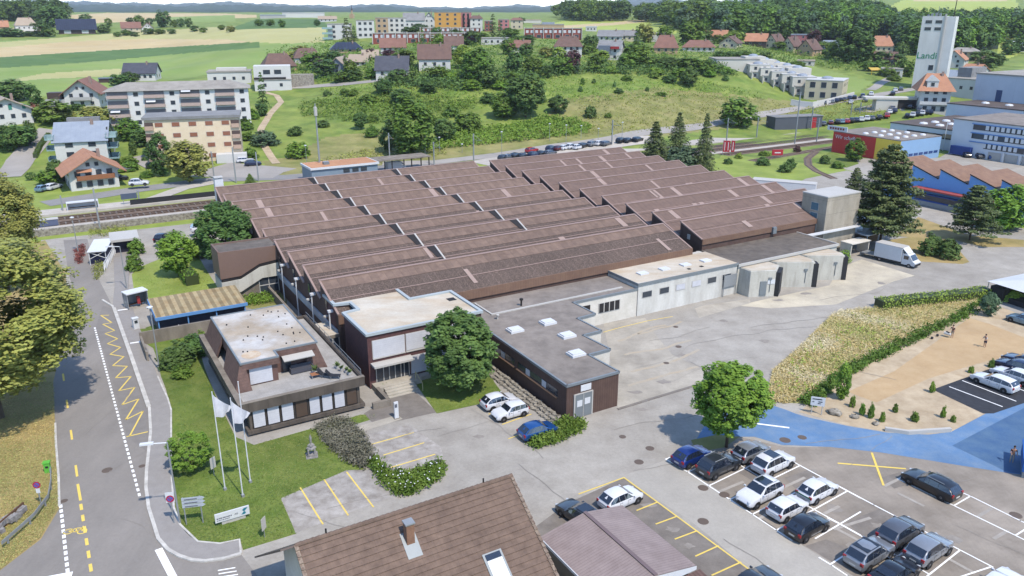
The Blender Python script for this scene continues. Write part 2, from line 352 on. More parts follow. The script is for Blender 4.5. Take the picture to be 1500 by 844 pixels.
curb('bus_kerb', [(167,452),(192,522),(218,597)], .44, .18, M['kerb'])
curb('street_kerb', [(81,620),(82,650),(86,700),(87,742)], .2, .06, M['kerb'])
b = MB()
for p in [(180,455),(199,503)]:
    c = G(*p); b.obox((c.x,c.y,.128), (1.3,.35,.008), SITE-.1)
struct(b.obj('pavement_marking', M['white']))
lawn = [(252,602),(243,570),(236,552),(228,520),(213,480),(240,472),(280,470),(286,490),(300,540),(318,585),(345,640),(372,652),(527,608),(548,606),(553,612),(520,622),(480,628),(470,645),(540,690),(508,690),(412,732),(434,782),(356,806),(352,791),(322,797),(290,794),(266,770),(257,745),(252,690)]
sheet('front_lawn', lawn, 3, M['lawn'])
sheet('office_lawn', [(607,560),(625,552),(715,540),(724,560),(735,575),(722,588),(640,606)], 8, M['lawn'])
sheet('station_lawn', [(203,392),(238,378),(285,365),(300,392),(318,420),(322,440),(225,455),(212,440),(196,424),(193,402)], 3, M['lawn2'])
sheet('garden_lawn', [(205,482),(232,480),(285,470),(284,500),(240,520),(216,505)], 4, M['lawn'])
sheet('hall_garden', [(330,440),(395,400),(420,440),(420,470),(360,450)], 3, M['olive'])
sheet('gravel_parking', [(412,730),(508,689),(545,688),(580,726),(433,781)], 4, M['gravel'])
sheet('gravel_parking', [(520,640),(600,622),(646,655),(652,684),(575,692),(548,684)], 4, M['gravel'])
sheet('driveway_apron', [(520,626),(582,608),(590,614),(533,632)], 7, M['concrete'])
sheet('entrance_path', [(533,606),(568,585),(608,574),(640,604),(588,616),(548,622)], 6, M['patch'])
sheet('concrete_yard', [(884,474),(945,466),(960,490),(985,520),(1040,545),(1020,565),(905,598),(893,520)], 3, M['concrete'])
sheet('dock_ramp', [(1080,448),(1110,441),(1215,418),(1232,392),(1262,380),(1340,404),(1310,412),(1225,446),(1130,452)], 3, M['beige'])
sheet('yard_repair', [(1018,452),(1030,448),(1098,438),(1100,444),(1024,466)], 4, M['concrete'])
b = MB(); ribbon(b, [G(905,600),G(960,583),G(1016,566)], .35, .07, None, 0, .07); struct(b.obj('yard_step', M['patch']))
sheet('car_park', [(985,672),(1047,638),(1083,640),(1150,655),(1215,655),(1290,662),(1476,693),(1760,720),(1800,1100),(1487,1010),(1260,850),(1109,758)], 2, M['lot'])
sheet('car_park_lane', [(838,726),(905,700),(980,672),(1250,848),(1330,905),(1400,1000),(1200,1000),(1110,844),(1010,762),(915,702)], 2, M['lotlight'])
sheet('staff_car_park', [(760,790),(830,738),(914,700),(1110,844),(1250,960),(1000,960)], 3, M['patch'])
for pp in [[(1078,690),(1110,676),(1140,690),(1108,708)],[(1150,700),(1185,688),(1200,700),(1165,716)],[(1240,765),(1290,745),(1320,768),(1268,792)],[(1210,790),(1262,810),(1230,830),(1180,800)],[(1290,700),(1325,690),(1345,705),(1310,716)]]:
    sheet('asphalt_patch', pp, 3, M['patch'])
BLUE = [(1118,590),(1150,600),(1165,606),(1185,612),(1240,624),(1300,634),(1360,637),(1393,633),(1500,577),(1700,470),(1760,640),(1700,720),(1476,693),(1400,681),(1290,663),(1215,655),(1145,652),(1105,640),(1060,640),(1020,644),(1040,610),(1085,598)]
sheet('blue_ground', BLUE, 4, M['blue'])
sheet('dark_blue_ground', [(1395,653),(1500,598),(1700,510),(1760,640),(1700,720),(1476,692)], 5, M['darkblue'])
sheet('tree_bed', [(1012,645),(1050,637),(1084,640),(1060,656),(1020,662)], 5, M['olive'])
sheet('dry_meadow', [(1131,545),(1180,500),(1218,462),(1230,456),(1282,451),(1445,430),(1452,436),(1395,470),(1315,510),(1240,548),(1185,592),(1150,590),(1122,588)], 2, M['straw'])
sheet('play_gravel', [(1170,604),(1185,592),(1240,548),(1315,510),(1395,470),(1440,440),(1520,470),(1620,470),(1540,545),(1500,575),(1393,633),(1360,636),(1300,633),(1240,623)], 3, M['sandgravel'])
sheet('sand_court', [(1242,574),(1310,544),(1420,466),(1450,475),(1540,510),(1470,523),(1422,536),(1360,555),(1284,590),(1262,582)], 4, M['sand'])
sheet('court_edge', [(1284,590),(1360,555),(1422,536),(1470,523),(1475,528),(1425,541),(1365,560),(1290,597)], 5, M['sandgravel'])
sheet('dark_parking', [(1366,571),(1410,555),(1440,544),(1560,500),(1650,540),(1455,606),(1440,606)], 5, M['newtar'])
sheet('grass_island', [(1268,372),(1300,352),(1342,346),(1392,352),(1420,384),(1410,387),(1345,383)], 4, M['drylawn'])
sheet('grass_island', [(1310,346),(1345,318),(1420,345),(1505,352),(1505,362),(1440,362),(1400,352)], 5, M['drylawn'])
sheet('works_yard', [(1222,244),(1262,232),(1284,233),(1376,231),(1392,222),(1500,238),(1760,270),(1760,420),(1500,330),(1340,268),(1290,262)], 3, M['asphalt'])
sheet('verge', [(1112,258),(1050,238),(1060,222),(1120,235),(1230,242),(1240,250),(1180,262),(1150,278),(1118,272)], 5, M['lawn2'])
sheet('verge', [(1200,240),(1215,222),(1255,236),(1258,240),(1240,246)], 6, M['lawn'])
# ---------------------------------------------------------------- painted markings
def dashes(b, a, c, n, ln, w, z, rz=None):
    a = G(*a); c = G(*c); d = (c-a).normalized(); rz = math.atan2(d.y, d.x)
    for i in range(n):
        p = a.lerp(c, i/(n-1)); b.obox((p.x,p.y,z), (ln,w,.006), rz)
_lz = [0]
def line(b, pts, w, z=.03):
    _lz[0] = (_lz[0]+1)%8; z += _lz[0]*.0005
    q = [G(*p) for p in pts]
    for a, c in zip(q, q[1:]):
        d = c-a; m = (a+c)/2; b.obox((m.x,m.y,z), (d.length+w*.6,w,.006), math.atan2(d.y,d.x))
b = MB(); dashes(b, (139,481), (204,725), 52, .5, .22, .024); dashes(b, (89,742), (99,836), 13, .5, .25, .02); line(b, [(233,806),(256,850)], .55, .02); line(b, [(70,848),(102,842)], .6, .02)
for i in range(4): line(b, [(320+1*i,836+5*i),(344+2*i,832+5*i)], .12, .02)
struct(b.obj('lane_marking', M['white']))
b = MB(); dashes(b, (93,553), (112,690), 4, 2.2, .2, .024)
for (y0,x0,y1,x1) in [(710,114,733,118)]: line(b, [(x0,y0),(x1,y1)], .22, .024)
dashes(b, (119,743), (133,832), 6, 1.0, .24, .024)
zz = []; N_ = 21
for i in range(N_+1):
    t = i/N_; L_ = G(146,456).lerp(G(190,639), t); R_ = G(160,462).lerp(G(213,612), t); zz.append((L_ if i % 2 else R_))
for a, c in zip(zz, zz[1:]):
    d = c-a; m = (a+c)/2; b.obox((m.x,m.y,.028), (d.length,.16,.006), math.atan2(d.y,d.x))
line(b, [(186,640),(216,633)], .16, .028)
# bicycle symbol on the cycle lane
c0 = G(110,779)
for k, (dx, dy) in enumerate([(-.55,0),(.55,.05)]):
    for i in range(10):
        a = i*.628; p = c0+Vector((dx+.33*math.cos(a), dy+.33*math.sin(a), 0)); b.obox((p.x,p.y,.02), (.22,.09,.006), a+1.57)
for p0, p1 in [((-.55,0),(-.1,.45)),((-.1,.45),(.35,.5)),((-.55,0),(.1,-.05)),((.1,-.05),(.35,.5)),((.35,.5),(.55,.05)),((-.1,.45),(.1,-.05)),((.35,.5),(.3,.75))]:
    A_ = c0+Vector((*p0,0)); B_ = c0+Vector((*p1,0)); d = B_-A_; m = (A_+B_)/2; b.obox((m.x,m.y,.02), (d.length,.09,.006), math.atan2(d.y,d.x))
struct(b.obj('bus_stop_marking', M['yellow']))
b = MB()
for L_ in [[(440,715),(473,768)],[(475,703),(510,755)],[(508,692),(547,743)],[(545,651),(606,634)],[(562,667),(621,649)],[(573,685),(637,666)],
           [(716,607),(740,600)],[(736,622),(778,607)],[(745,643),(775,632)],[(703,594),(716,590)],
           [(848,724),(914,700)],[(914,700),(1110,844)],[(933,748),(963,736)],[(961,768),(991,757)],[(989,790),(1021,778)],[(1019,815),(1052,800)],[(1043,843),(1085,824)]]: line(b, L_, .13, .024)
line(b, [(1228,679),(1326,687)], .2, .026); line(b, [(1277,664),(1294,711)], .2, .026)
line(b, [(884,487),(905,481),(950,470),(985,464)], .12, .024)
struct(b.obj('parking_marking', M['yellow']))
b = MB(); o = lambda L_, ox, oy: [(ox+x/4.993, oy+y/4.993) for x,y in L_]
for L_ in [[(75,265),(237,358),(390,460),(545,560),(710,668),(885,785),(1000,860)],[(75,265),(130,243)],[(190,333),(330,278)],[(237,358),(330,318)],[(390,460),(720,300)],[(545,560),(1060,310)],[(605,300),(760,392)],[(710,668),(1060,490)],[(885,785),(1400,500)],[(1010,285),(1500,550)],[(1110,605),(1500,820)],[(1170,845),(1500,650)]]: line(b, o(L_,960,620), .13, .024)
for L_ in [[(0,710),(90,765),(210,845),(300,905)],[(80,760),(440,530)],[(360,845),(640,655)],[(130,180),(400,325),(1030,655),(1270,780)],[(60,420),(150,465),(320,560),(560,690)],[(790,845),(1030,655)],[(700,960),(1250,780)],[(575,135),(985,330),(1435,548),(1600,630)],[(575,135),(615,118)],[(985,330),(1105,260)],[(1030,228),(1105,260),(1470,440),(1600,505)],[(1435,548),(1560,470)],[(560,690),(800,830)]]: line(b, o(L_,1200,675), .13, .024)
line(b, [(1092,619),(1155,627)], .25, .032)
for L_ in [[(1391,567),(1468,596)],[(1410,558),(1488,588)],[(1432,548),(1520,580)]]: line(b, L_, .14, .03)
struct(b.obj('parking_marking', M['white']))
b = MB()
for L_ in [[(325,408),(470,340)],[(470,500),(640,430)],[(940,470),(1090,400)],[(760,700),(840,650)],[(1240,660),(1340,610)]]: line(b, o(L_,960,620), .3, .016)
for L_ in [[(580,240),(760,330)],[(110,500),(370,420)],[(130,500),(280,580)],[(480,185),(580,135)],[(1160,410),(1260,350)],[(1280,570),(1380,510)],[(950,720),(1130,820)]]: line(b, o(L_,1200,675), .3, .016)
struct(b.obj('worn_marking', mat('worn_paint', S(204,197,187), S(186,178,167), 1.2)))
MH = plain('manhole_iron', S(120,104,92), .7)
for p, r_ in [((1150,645),.5),((1030,715),.42),((1061,725),.42),((1030,764),.42),((936,677),.4),((952,657),.38),((157,689),.42),((1488,755),.45),((208,683),.25),((94,734),.25),((1175,641),.4),((990,479),.3),((994,508),.35),((976,532),.3),((912,640),.3)]:
    c = G(*p); b = MB().lathe([(0.01,.034),(r_,.034),(r_+.05,.02)], 14, 0, (c.x,c.y,0)); tag(b.obj('manhole_cover', MH), None, None, kind='structure')
# cracks, sealed joints and oil stains of the paving
def crack(b, px, py, L_, az, w_, zc=.04):
    p = G(px,py); a = az; pts = [p]
    while L_ > 0: st = rnd.uniform(.5,1.1); p = p+Vector((math.sin(a)*st,math.cos(a)*st,0)); pts.append(p); a += rnd.uniform(-.3,.3); a = az+(a-az)*.85; L_ -= st
    ribbon(b, pts, w_, zc)
b = MB()
for (x,y,L_,a) in [(640,640,14,1.0),(690,600,12,2.4),(900,630,12,1.0),(760,680,9,2.6),(980,560,14,1.1),(1040,500,16,1.2),(1100,480,18,1.1),(1150,520,12,2.3),(950,500,10,1.1),(930,540,14,1.0),(1010,530,9,2.5),(1200,440,14,1.2),(1300,420,14,2.2),(150,700,10,.2),(120,640,14,.1),(180,760,9,2.0),(1060,790,12,2.6),(930,690,10,1.2),(1230,690,10,1.0),(1400,770,12,2.4),(1340,740,9,1.0),(1180,650,8,1.4),(560,650,6,1.0),(480,745,7,1.2),(430,750,5,2.0)]: crack(b, x, y, L_, a, rnd.choice([.03,.04,.06]))
struct(b.obj('paving_crack', plain('crack_dark', S(176,169,160), .9)))
b = MB()
for (x,y,s_) in [(1045,690,.9),(1120,735,.8),(1166,755,.8),(1225,720,.7),(1285,770,.9),(1330,700,.7),(1250,800,.9),(1190,690,.6),(1220,745,1.1),(1395,790,1.0),(1000,520,.7),(1060,470,.9),(940,600,.8),(700,640,.7),(735,596,.6),(780,640,.7),(870,748,.8),(950,740,.8),(985,775,.7),(1010,800,.7),(1120,500,1.0),(975,560,1.2),(1180,430,1.2),(1140,440,1.0),(890,560,.9),(930,575,1.0),(1290,415,1.1),(610,650,.6),(450,740,.6),(485,720,.5)]:
    c = G(x,y); n = 11; b.add([(c.x+math.cos(i*6.283/n)*s_*rnd.uniform(.35,1),c.y+math.sin(i*6.283/n)*s_*.7*rnd.uniform(.35,1),.0182) for i in range(n)],[tuple(range(n))])
struct(b.obj('oil_stain', mat('oil_stain_asphalt', S(158,150,141), S(182,174,164), 1.3, big=.05)))
b = MB()
for (x,y,L_,a) in [(905,500,9,1.02),(915,520,10,1.0),(925,545,11,1.0),(920,565,10,1.05),(935,490,8,1.0)]: crack(b, x, y, L_, a, .45, .0195)
struct(b.obj('rust_stain', mat('rust_stained_concrete', S(206,190,164), S(204,195,178), .8, big=.05)))
# ---------------------------------------------------------------- railway
def RV(u): return ((max(u-180,0))/100)**2*5
def rpts(v, u0, u1, st=8): 
    n = int((u1-u0)/st); return [W(u0+(u1-u0)*i/n, v+RV(u0+(u1-u0)*i/n)) for i in range(n+1)]
def rr_(name, v, w, z, u0, u1, m, h=0): return struct(ribbon(MB(), rpts(v,u0,u1), w, z, None, 0, h).obj(name, m))
rr_('track_bed', 180.2, 9.6, .03, -140, 420, M['ballast'])
rr_('track_bed', 170.6, 5, .026, 172, 420, M['ballast'])
rr_('service_path', 175.0, 4.4, .022, 150, 420, M['platform'])
rr_('platform', 172.2, 4.6, .5, -140, 44, M['platform'], .5)
rr_('platform', 188.2, 5.2, .5, -140, 60, M['platform'], .5)
rr_('platform', 191.2, 7.6, .35, 120, 420, M['platform'], .35)
rr_('station_square', 192, 11, .02, 44, 150, M['roadlight'])
b = MB()
for vc in (178.2, 182.6, 170.6):
    for dv in (-.72,.72): ribbon(b, rpts(vc+dv, 172 if vc < 172 else -140, 420), .12, .2, None, 0, .17)
struct(b.obj('railway_rails', M['rail']))
b = MB()
for vc in (178.2, 182.6):
    u = -30.0
    while u < 300: p = W(u, vc+RV(u)); b.obox((p.x,p.y,.06), (.3,2.5,.1), SITE); u += 1.2
struct(b.obj('railway_sleepers', M['sleeper']))
# siding curving into the factory yard
b = MB(); sp = [G(1100,236),G(1160,226),G(1225,215)]; ribbon(b, spath(sp), 3.2, .028)
cv = [G(1196,222),G(1183,232),G(1184,242),G(1196,251),G(1222,262)]; ribbon(b, spath(cv), 2.2, .034); struct(b.obj('siding_bed', M['ballast']))
b = MB()
for pts in (sp, cv):
    q = spath(pts)
    for s_ in (-.7,.7):
        qq = []
        for i, p in enumerate(q):
            d = (q[min(i+1,len(q)-1)]-q[max(i-1,0)]).normalized(); qq.append(p+Vector((-d.y,d.x,0))*s_)
        ribbon(b, qq, .12, .1, None, 0, .06)
struct(b.obj('railway_rails', M['rail']))
# roads beyond the railway
strip('station_road', [(66,299),(110,292),(200,278),(318,263),(420,260),(480,255),(560,246),(640,240)], 6.5, M['roadway'], .06)
strip('upper_road', [(560,240),(640,238),(700,231),(760,223),(820,214),(900,203),(985,190),(1060,178),(1110,169),(1170,159),(1230,149),(1280,141),(1340,130)], 5.5, M['roadlight'], .1)
strip('station_car_park', [(700,240),(760,229),(830,219),(900,211),(960,204)], 8, M['platform'], .07)
strip('village_street', [(8,260),(30,235),(55,205),(75,190)], 7, M['roadlight'], .08)
strip('car_park_street', [(1262,164),(1290,155),(1316,150),(1340,162)], 9, M['roadlight'], .08)
strip('footpath', [(405,240),(388,215),(382,190),(395,168),(412,150),(405,140),(385,135)], 2.2, M['sandgravel'], .1)
strip('hill_road', [(385,133),(430,128),(480,125),(520,122),(560,118)], 5, M['roadlight'], .1)
strip('garden_path', [(1275,132),(1290,122),(1305,115)], 4, M['roadlight'], .1)
strip('parking_court', [(338,260),(360,250),(385,243)], 22, M['roadlight'], .06)
strip('parking_court', [(200,240),(225,236)], 14, M['roadlight'], .06)
strip('ramp_path', [(200,300),(230,290),(268,276),(316,267)], 4, M['platform'], .1)
# ---------------------------------------------------------------- factory materials
M['roof'] = mat('brown_roof_sheets', S(156,132,117), S(134,112,100), 1.1, big=.09, bigsc=.15, det=9, stripe=[('X',2.1,.5,-.1),('X',1.05,.1,-.14)])
M['roof2'] = mat('brown_roof_sheets_right', S(146,122,110), S(128,107,97), .8, big=.06, bigsc=.1, det=8, stripe=[('X',1.05,.1,-.2)])
M['rooflow'] = mat('lichened_roof_sheets', S(94,80,72), S(162,140,126), 6, big=.12, bigsc=.2, det=12, stripe=[('X',1.05,.12,.3)], stretch=(1.3,.7,1), lo=.45, hi=.75)
M['ridge'] = plain('ridge_flashing', S(186,158,146), .7)
M['patchsheet'] = plain('replaced_roof_sheet', S(196,170,156))
M['cladding'] = mat('brown_cladding', S(118,94,84), S(104,82,74), .8, big=.06, stripe=[('X',.3,.35,-.18)])
M['cladY'] = mat('brown_cladding_side', S(116,92,82), S(104,82,74), .8, big=.06, stripe=[('Y',.3,.35,-.18)])
M['fascia'] = mat('brown_fascia', S(150,120,100), S(138,108,92), .8, big=.06, stripe=[('X',.4,.2,-.1)])
M['brick'] = mat('dark_red_brick', S(122,86,84), S(102,72,72), 2.5, big=.06, stripe=[('Z',.25,.12,-.1)])
M['render'] = mat('white_render', S(244,238,226,1.9), S(228,222,208,1.95), .5, big=.05, det=8)
M['weathered'] = mat('weathered_white_wall', S(240,238,230,1.9), S(212,208,198,2), .5, big=.07, bigsc=.3, det=10, stretch=(1,1,.25))
M['conc'] = mat('board_marked_concrete', S(206,196,178), S(180,170,152), .7, big=.1, bigsc=.25, det=10, stripe=[('Z',2.4,.03,-.25)], stretch=(1,1,.4))
M['docks'] = mat('stained_concrete', S(226,222,208,1.95), S(186,180,166), .55, big=.08, bigsc=.3, det=10, stretch=(1.5,1.5,.25), lo=.45, hi=.75)
M['flatroof'] = mat('gravel_flat_roof', S(170,160,150), S(142,133,125), .6, big=.12, bigsc=.12, det=11)
M['flatroof2'] = mat('dark_gravel_roof', S(136,126,116), S(108,100,92), .7, big=.22, bigsc=.08, det=11)
M['cream'] = mat('cream_roof_membrane', S(232,224,208,2), S(212,192,164,2.05), .25, big=.08, bigsc=.3, det=10, stretch=(.6,1.5,1), lo=.35, hi=.66)
M['metal'] = plain('grey_metal_trim', S(158,166,170), .45, .2)
M['trimw'] = plain('pale_trim', S(224,220,212), .6)
M['glass'] = plain('dark_window_glass', S(72,80,90), .12, 0, .6)
M['bluegl'] = mat('blue_grey_glazing', S(196,212,226,1.9), S(166,184,202,1.9), .3, .2, big=.1, coord='O', spec=.6)
M['teal'] = mat('teal_window_glass', S(92,142,160), S(70,118,140), .8, .15, big=.1, coord='O', spec=.6)
M['shutter'] = mat('white_blinds', S(232,232,236,1.9), S(220,220,226,1.9), 1, .6, big=.03, stripe=[('Z',.25,.2,-.06)])
M['dark'] = plain('dark_recess', S(44,40,40), .8)
M['black'] = plain('black_rubber', S(46,46,50), .7)
M['steel'] = plain('galvanised_steel', S(190,194,196), .45, .3)
M['whitem'] = plain('white_painted_metal', S(244,246,248,1.9), .45)
M['wood'] = plain('brown_timber', S(120,86,60), .75)
M['stone'] = mat('rubble_stone', S(200,192,176), S(128,120,108), 2.2, big=.1, bump=.6, det=6)
M['slate'] = mat('mansard_slates', S(140,112,102), S(118,94,86), 2, big=.08, stripe=[('Z',.3,.12,-.2)])
M['oldconc'] = mat('grey_weathered_concrete', S(168,158,144), S(136,126,114), .7, big=.1, bigsc=.3, det=9, stretch=(1,1,.3))
M['darkconc'] = mat('dark_weathered_concrete', S(118,108,98), S(92,84,76), .8, big=.12, bigsc=.3, det=9, stretch=(1,1,.25), stripe=[('X',1.9,.03,-.3)])
M['whiteroof'] = mat('white_roof_membrane', S(224,221,217,2.05), S(196,180,158,2.05), .2, big=.12, bigsc=.6, det=11, lo=.4, hi=.62)
M['terrace'] = mat('terrace_slabs', S(206,202,196), S(184,180,174), .8, big=.08, stripe=[('X',.6,.05,-.12),('Y',.6,.05,-.12)])
def site(name, label, cat, u, v, group=None, z=0): return thing(name, label, cat, W(u,v,z), SITE, group)
# ---------------------------------------------------------------- saw-tooth halls
def hall(name, label, u0, u1, v0, sp, n, zr, zv, mossy, front):
    r = site(name, label, 'factory hall', u0, v0); L = u1-u0
    prof = []
    for i in range(n-1,-1,-1):
        y = i*sp
        prof += [(y,zr),(y-sp+.02,zv)] if i else [(0,zr),(front,zr+front*(zr-zv)/sp)]
    outline = [(front,0),((n-1)*sp,0)] + prof[:-1] + [prof[-1]]
    MB().extr(outline[::-1], .05, .3).obj('gable_wall', M['cladY'], r)
    MB().extr(outline[::-1], L-.3, L-.05).obj('gable_wall', M['cladY'], r)
    b = MB(); b.box(.3,front,0,L-.3,front+.25,zr+front*(zr-zv)/sp-.15); b.obj('front_wall', M['cladding'], r)
    b = MB(); b.box(.3,(n-1)*sp-.3,0,L-.3,(n-1)*sp-.05,zr-.1); b.obj('rear_wall', M['cladding'], r)
    for i in range(n):
        y = i*sp; yl = y-sp+.05 if i else front; zl = zv if i else zr+front*(zr-zv)/sp
        sp_ = (.3 if mossy and i < 5 else .5); ym, zm = y+(yl-y)*sp_, zr+(zl-zr)*sp_
        rb = MB(); rb.slab((-.1,ym,zm+.1),(L+.1,ym,zm+.1),(L+.1,y,zr+.1),(-.1,y,zr+.1),.12)
        roof = rb.obj('roof_slope', M['roof'] if mossy else M['roof2'], r)
        lo = MB(); lo.slab((-.1,yl,zl+.06),(L+.1,yl,zl+.06),(L+.1,ym-.01,zm+.06),(-.1,ym-.01,zm+.06),.12)
        lo.obj('lower_slope', M['rooflow'] if mossy and i < 5 else (M['roof'] if mossy else M['roof2']), roof)
        fb = MB(); fb.box(-.12,y-.3,zr+.06,L+.12,y+.12,zr+.17); fb.slab((-.14,yl,zl+.13),(.12,yl,zl+.13),(.12,y,zr+.17),(-.14,y,zr+.17),.2); fb.slab((L-.12,yl,zl+.13),(L+.14,yl,zl+.13),(L+.14,y,zr+.17),(L-.12,y,zr+.17),.2)
        fb.obj('ridge_flashing', M['ridge'], roof)
        if i < 4:
            yq, zq = y+(yl-y)*(.6 if not i else .42), zr+(zl-zr)*(.6 if not i else .42); MB().slab((0,yq-.06,zq+.11),(L,yq-.06,zq+.11),(L,yq+.06,zq+.14),(0,yq+.06,zq+.14),.03).obj('lap_strip', M['ridge'], roof)
        if i < n-1: MB().box(.3,y+.02,zv+.2,L-.3,y+.08,zr-.1).obj('north_light', M['bluegl'], roof)
        for _ in range(rnd.choice([1,2,3]) if mossy else rnd.choice([3,5,6])):
            x = rnd.uniform(2,L-3); a = rnd.choice([.05,.4,.5]); e = a+rnd.choice([.35,.45]); ya, za, yb, zb = y+(yl-y)*a, zr+(zl-zr)*a, y+(yl-y)*e, zr+(zl-zr)*e; w_ = rnd.choice([.6,1.0,1.0])
            MB().slab((x,yb,zb+.16),(x+w_,yb,zb+.16),(x+w_,ya,za+.16),(x,ya,za+.16),.05).obj('replaced_sheet', M['patchsheet'], roof)
    MB().box(-.12,front-.2,zr+front*(zr-zv)/sp-(1.15 if mossy else .8),L+.12,front-.02,zr+front*(zr-zv)/sp+.08).obj('fascia', M['fascia'], r)
    return r
hl = hall('factory_hall', 'long brown saw-tooth factory hall with lichened lower roof bands behind the brick office', 27.0, 82.8, 93.8, 7.18, 10, 8.0, 5.6, True, -6.9)
hr = hall('factory_hall', 'brown saw-tooth factory hall with clean roof sheets beside the concrete stair tower', 86.3, 123.4, 93.5, 7.06, 10, 8.0, 5.6, False, -5.2)
# white-capped notches across the left hall; dark sheets paint the shadow beside them
for uu in (45.6, 63.6):
    for i in range(1,10):
        y = i*7.18
        if i < 2 and uu > 60: continue
        b = MB(); x = uu-27
        b.slab((x+.5,y-6.3,5.95),(x+.75,y-6.3,5.95),(x+.75,y-.2,8.2),(x+.5,y-.2,8.2),.12)
        nt = b.obj('firewall_cap', M['trimw'], hl); d = MB(); d.add([(x+.45,y-6.3,5.75),(x+.45,y-.25,8.1),(x-1.0,y-.25,8.12),(x+.45,y-6.3,5.9),(x+.45,y-.25,8.13)],[(0,1,4,3)]); d.slab((x+.42,y-6.0,5.98),(x+.47,y-6.0,5.98),(x+.47,y-.25,8.14),(x-.75,y-.25,8.14),.03); d.obj('notch_shade', M['dark'], nt)
# left gable: glazing band, wall lamps, small windows, downpipes
b = MB()
b.box(-.12,-6,2.5,.02,29,3.5); b.obj('window_band', M['bluegl'], hl)
for i in range(5):
    y = i*7.18
    MB().box(-.06,y-2.6,5.0,.04,y-1.9,6.2).obj('window', M['glass'], hl)
    w = MB().lathe([(.01,0),(.28,.05),(.3,.25),(.05,.35)],8,0,(-.35,y-2.6,4.0)); w.box(-.35,y-2.63,4.2,.05,y-2.57,4.26); w.obj('wall_lamp', M['trimw'], hl)
    y2 = y-4.6
    MB().tube((-.45,y2,-.2),(-.45,y2,5.5),.09).box(-.62,y2-.25,5.4,.1,y2+.25,5.65).obj('downpipe', M['whitem'], hl)
MB().box(L_ if False else 20,-6.75,5.0,20.6,-7.15,5.9).obj('vent_box', M['metal'], hr) if False else None
MB().box(15.2,-5.75,5.2,16.0,-5.35,6.3).obj('vent_box', M['metal'], hr)
for i in range(3): MB().box(-.05,i*7.06-2.4,5.6,.06,i*7.06-1.8,6.4).obj('window', M['trimw'], hr)
# ---------------------------------------------------------------- white annex
r = site('white_annex', 'long white flat-roofed annex with small windows facing the yard', 'annex', 67.0, 80.0)
MB().box(0,0,0,18.6,8.0,4.6).obj('wall', M['weathered'], r)
rf = MB().box(-.1,-.1,4.6,18.7,6.9,4.78).obj('roof', M['cream'], r)
MB().box(-.16,-.18,4.5,18.74,-.1,4.86).box(-.18,-.1,4.5,-.1,6.9,4.86).obj('roof_edge', M['metal'], rf)
for x in (2.5,6.5,10.5,14.5): MB().box(x,2.6,4.78,x+1.5,3.7,4.98).obj('roof_light', M['whitem'], rf)
for x in (10.2,12.6): MB().box(x,1.2,4.79,x+.5,1.7,4.84).obj('drain', M['dark'], rf)
for i, (x, m) in enumerate([(.8,'glass'),(3.9,'glass'),(6.9,'shutter'),(9.9,'shutter'),(12.9,'glass'),(15.8,'glass')]):
    wf = MB().box(x-.1,-.04,2.5,x+1.7,.02,3.5).obj('window', M['trimw'], r); MB().box(x,-.07,2.6,x+1.6,-.045,3.4).obj('pane', M[m], wf)
MB().box(15.9,-.3,0,16.0,-.2,3.4).box(18.4,-.3,0,18.5,-.2,3.4).box(15.9,-.28,1.5,18.5,-.24,3.3).obj('wire_screen', M['steel'], r)
# ---------------------------------------------------------------- brown workshop with slanted docks
r = site('brown_workshop', 'low brown-clad workshop with grey gravel roof and stepped loading bays', 'workshop', 41.8, 60.2)
P0 = [(0,0),(6.6,0),(6.5,5.1),(9.4,5.2),(9.2,10.0),(11.8,10.0),(11.7,14.8),(14.6,15.0),(14.4,19.8),(25.2,19.9),(25.2,26.5),(.7,26.5)]
P0 = [(0,0),(6.6,0),(6.4,.3),(6.4,5.1),(9.4,5.2),(9.1,5.5),(9.1,10.0),(11.8,10.0),(11.6,10.3),(11.6,14.8),(14.5,15.0),(14.4,19.8),(25.15,19.9),(25.15,26.6),(.7,26.6)]
SW = [(0,0),(6.6,0),(6.35,5.2),(9.4,5.25),(9.1,10.1),(11.8,10.15),(11.6,14.9),(14.5,15.1),(14.4,19.9),(25.15,19.9),(25.15,26.6),(.3,26.6)]
b = MB(); n = len(SW)
for i in range(n):
    a, c = SW[i], SW[(i+1)%n]; mi = 0 if i in (0,n-1) else 1
    if i in (10,): continue
    b.add([(a[0],a[1],0),(c[0],c[1],0),(c[0],c[1],3.9),(a[0],a[1],3.9)],[(0,1,2,3)],mi)
for v_ in range(0): pass
b.obj('wall', [M['cladding'],M['render']], r)
MB().box(.02,0.02,.05,.04,26.5,3.85).box(-.03,-.01,0,0,26.6,3.9).obj('side_cladding', M['cladY'], r)
b = MB(); b.prism(SW, 3.88, 4.02); rf = b.obj('roof', M['flatroof'], r)
b = MB()
for i in list(range(0,9))+[n-1]:
    a, c = Vector((*SW[i],0)), Vector((*SW[(i+1)%n],0)); d = c-a; m = (a+c)/2; b.obox((m.x,m.y,3.98),(d.length+.15,.22,.26),math.atan2(d.y,d.x))
b.obj('roof_edge', M['metal'], rf)
b = MB(); b.box(3.0,21.2,4.02,23.6,21.5,4.16); b.box(3.0,21.5,4.02,3.25,26,4.16); b.obj('pale_upstand', M['trimw'], rf)
for (x,y) in [(2.9,15.3),(7.6,15.4),(7.3,10.8),(5.2,5.9)]:
    MB().box(x-.9,y-.7,4.02,x+.9,y+.7,4.28).box(x-.75,y-.55,4.28,x+.75,y+.55,4.42).obj('roof_light', M['whitem'], rf)
MB().tube((8,22.3,4),(8,22.3,4.7),.12).lathe([(.05,4.7),(.25,4.8),(.25,5.0),(.02,5.1)],8,0,(8,22.3,0)).obj('vent_pipe', M['dark'], rf)
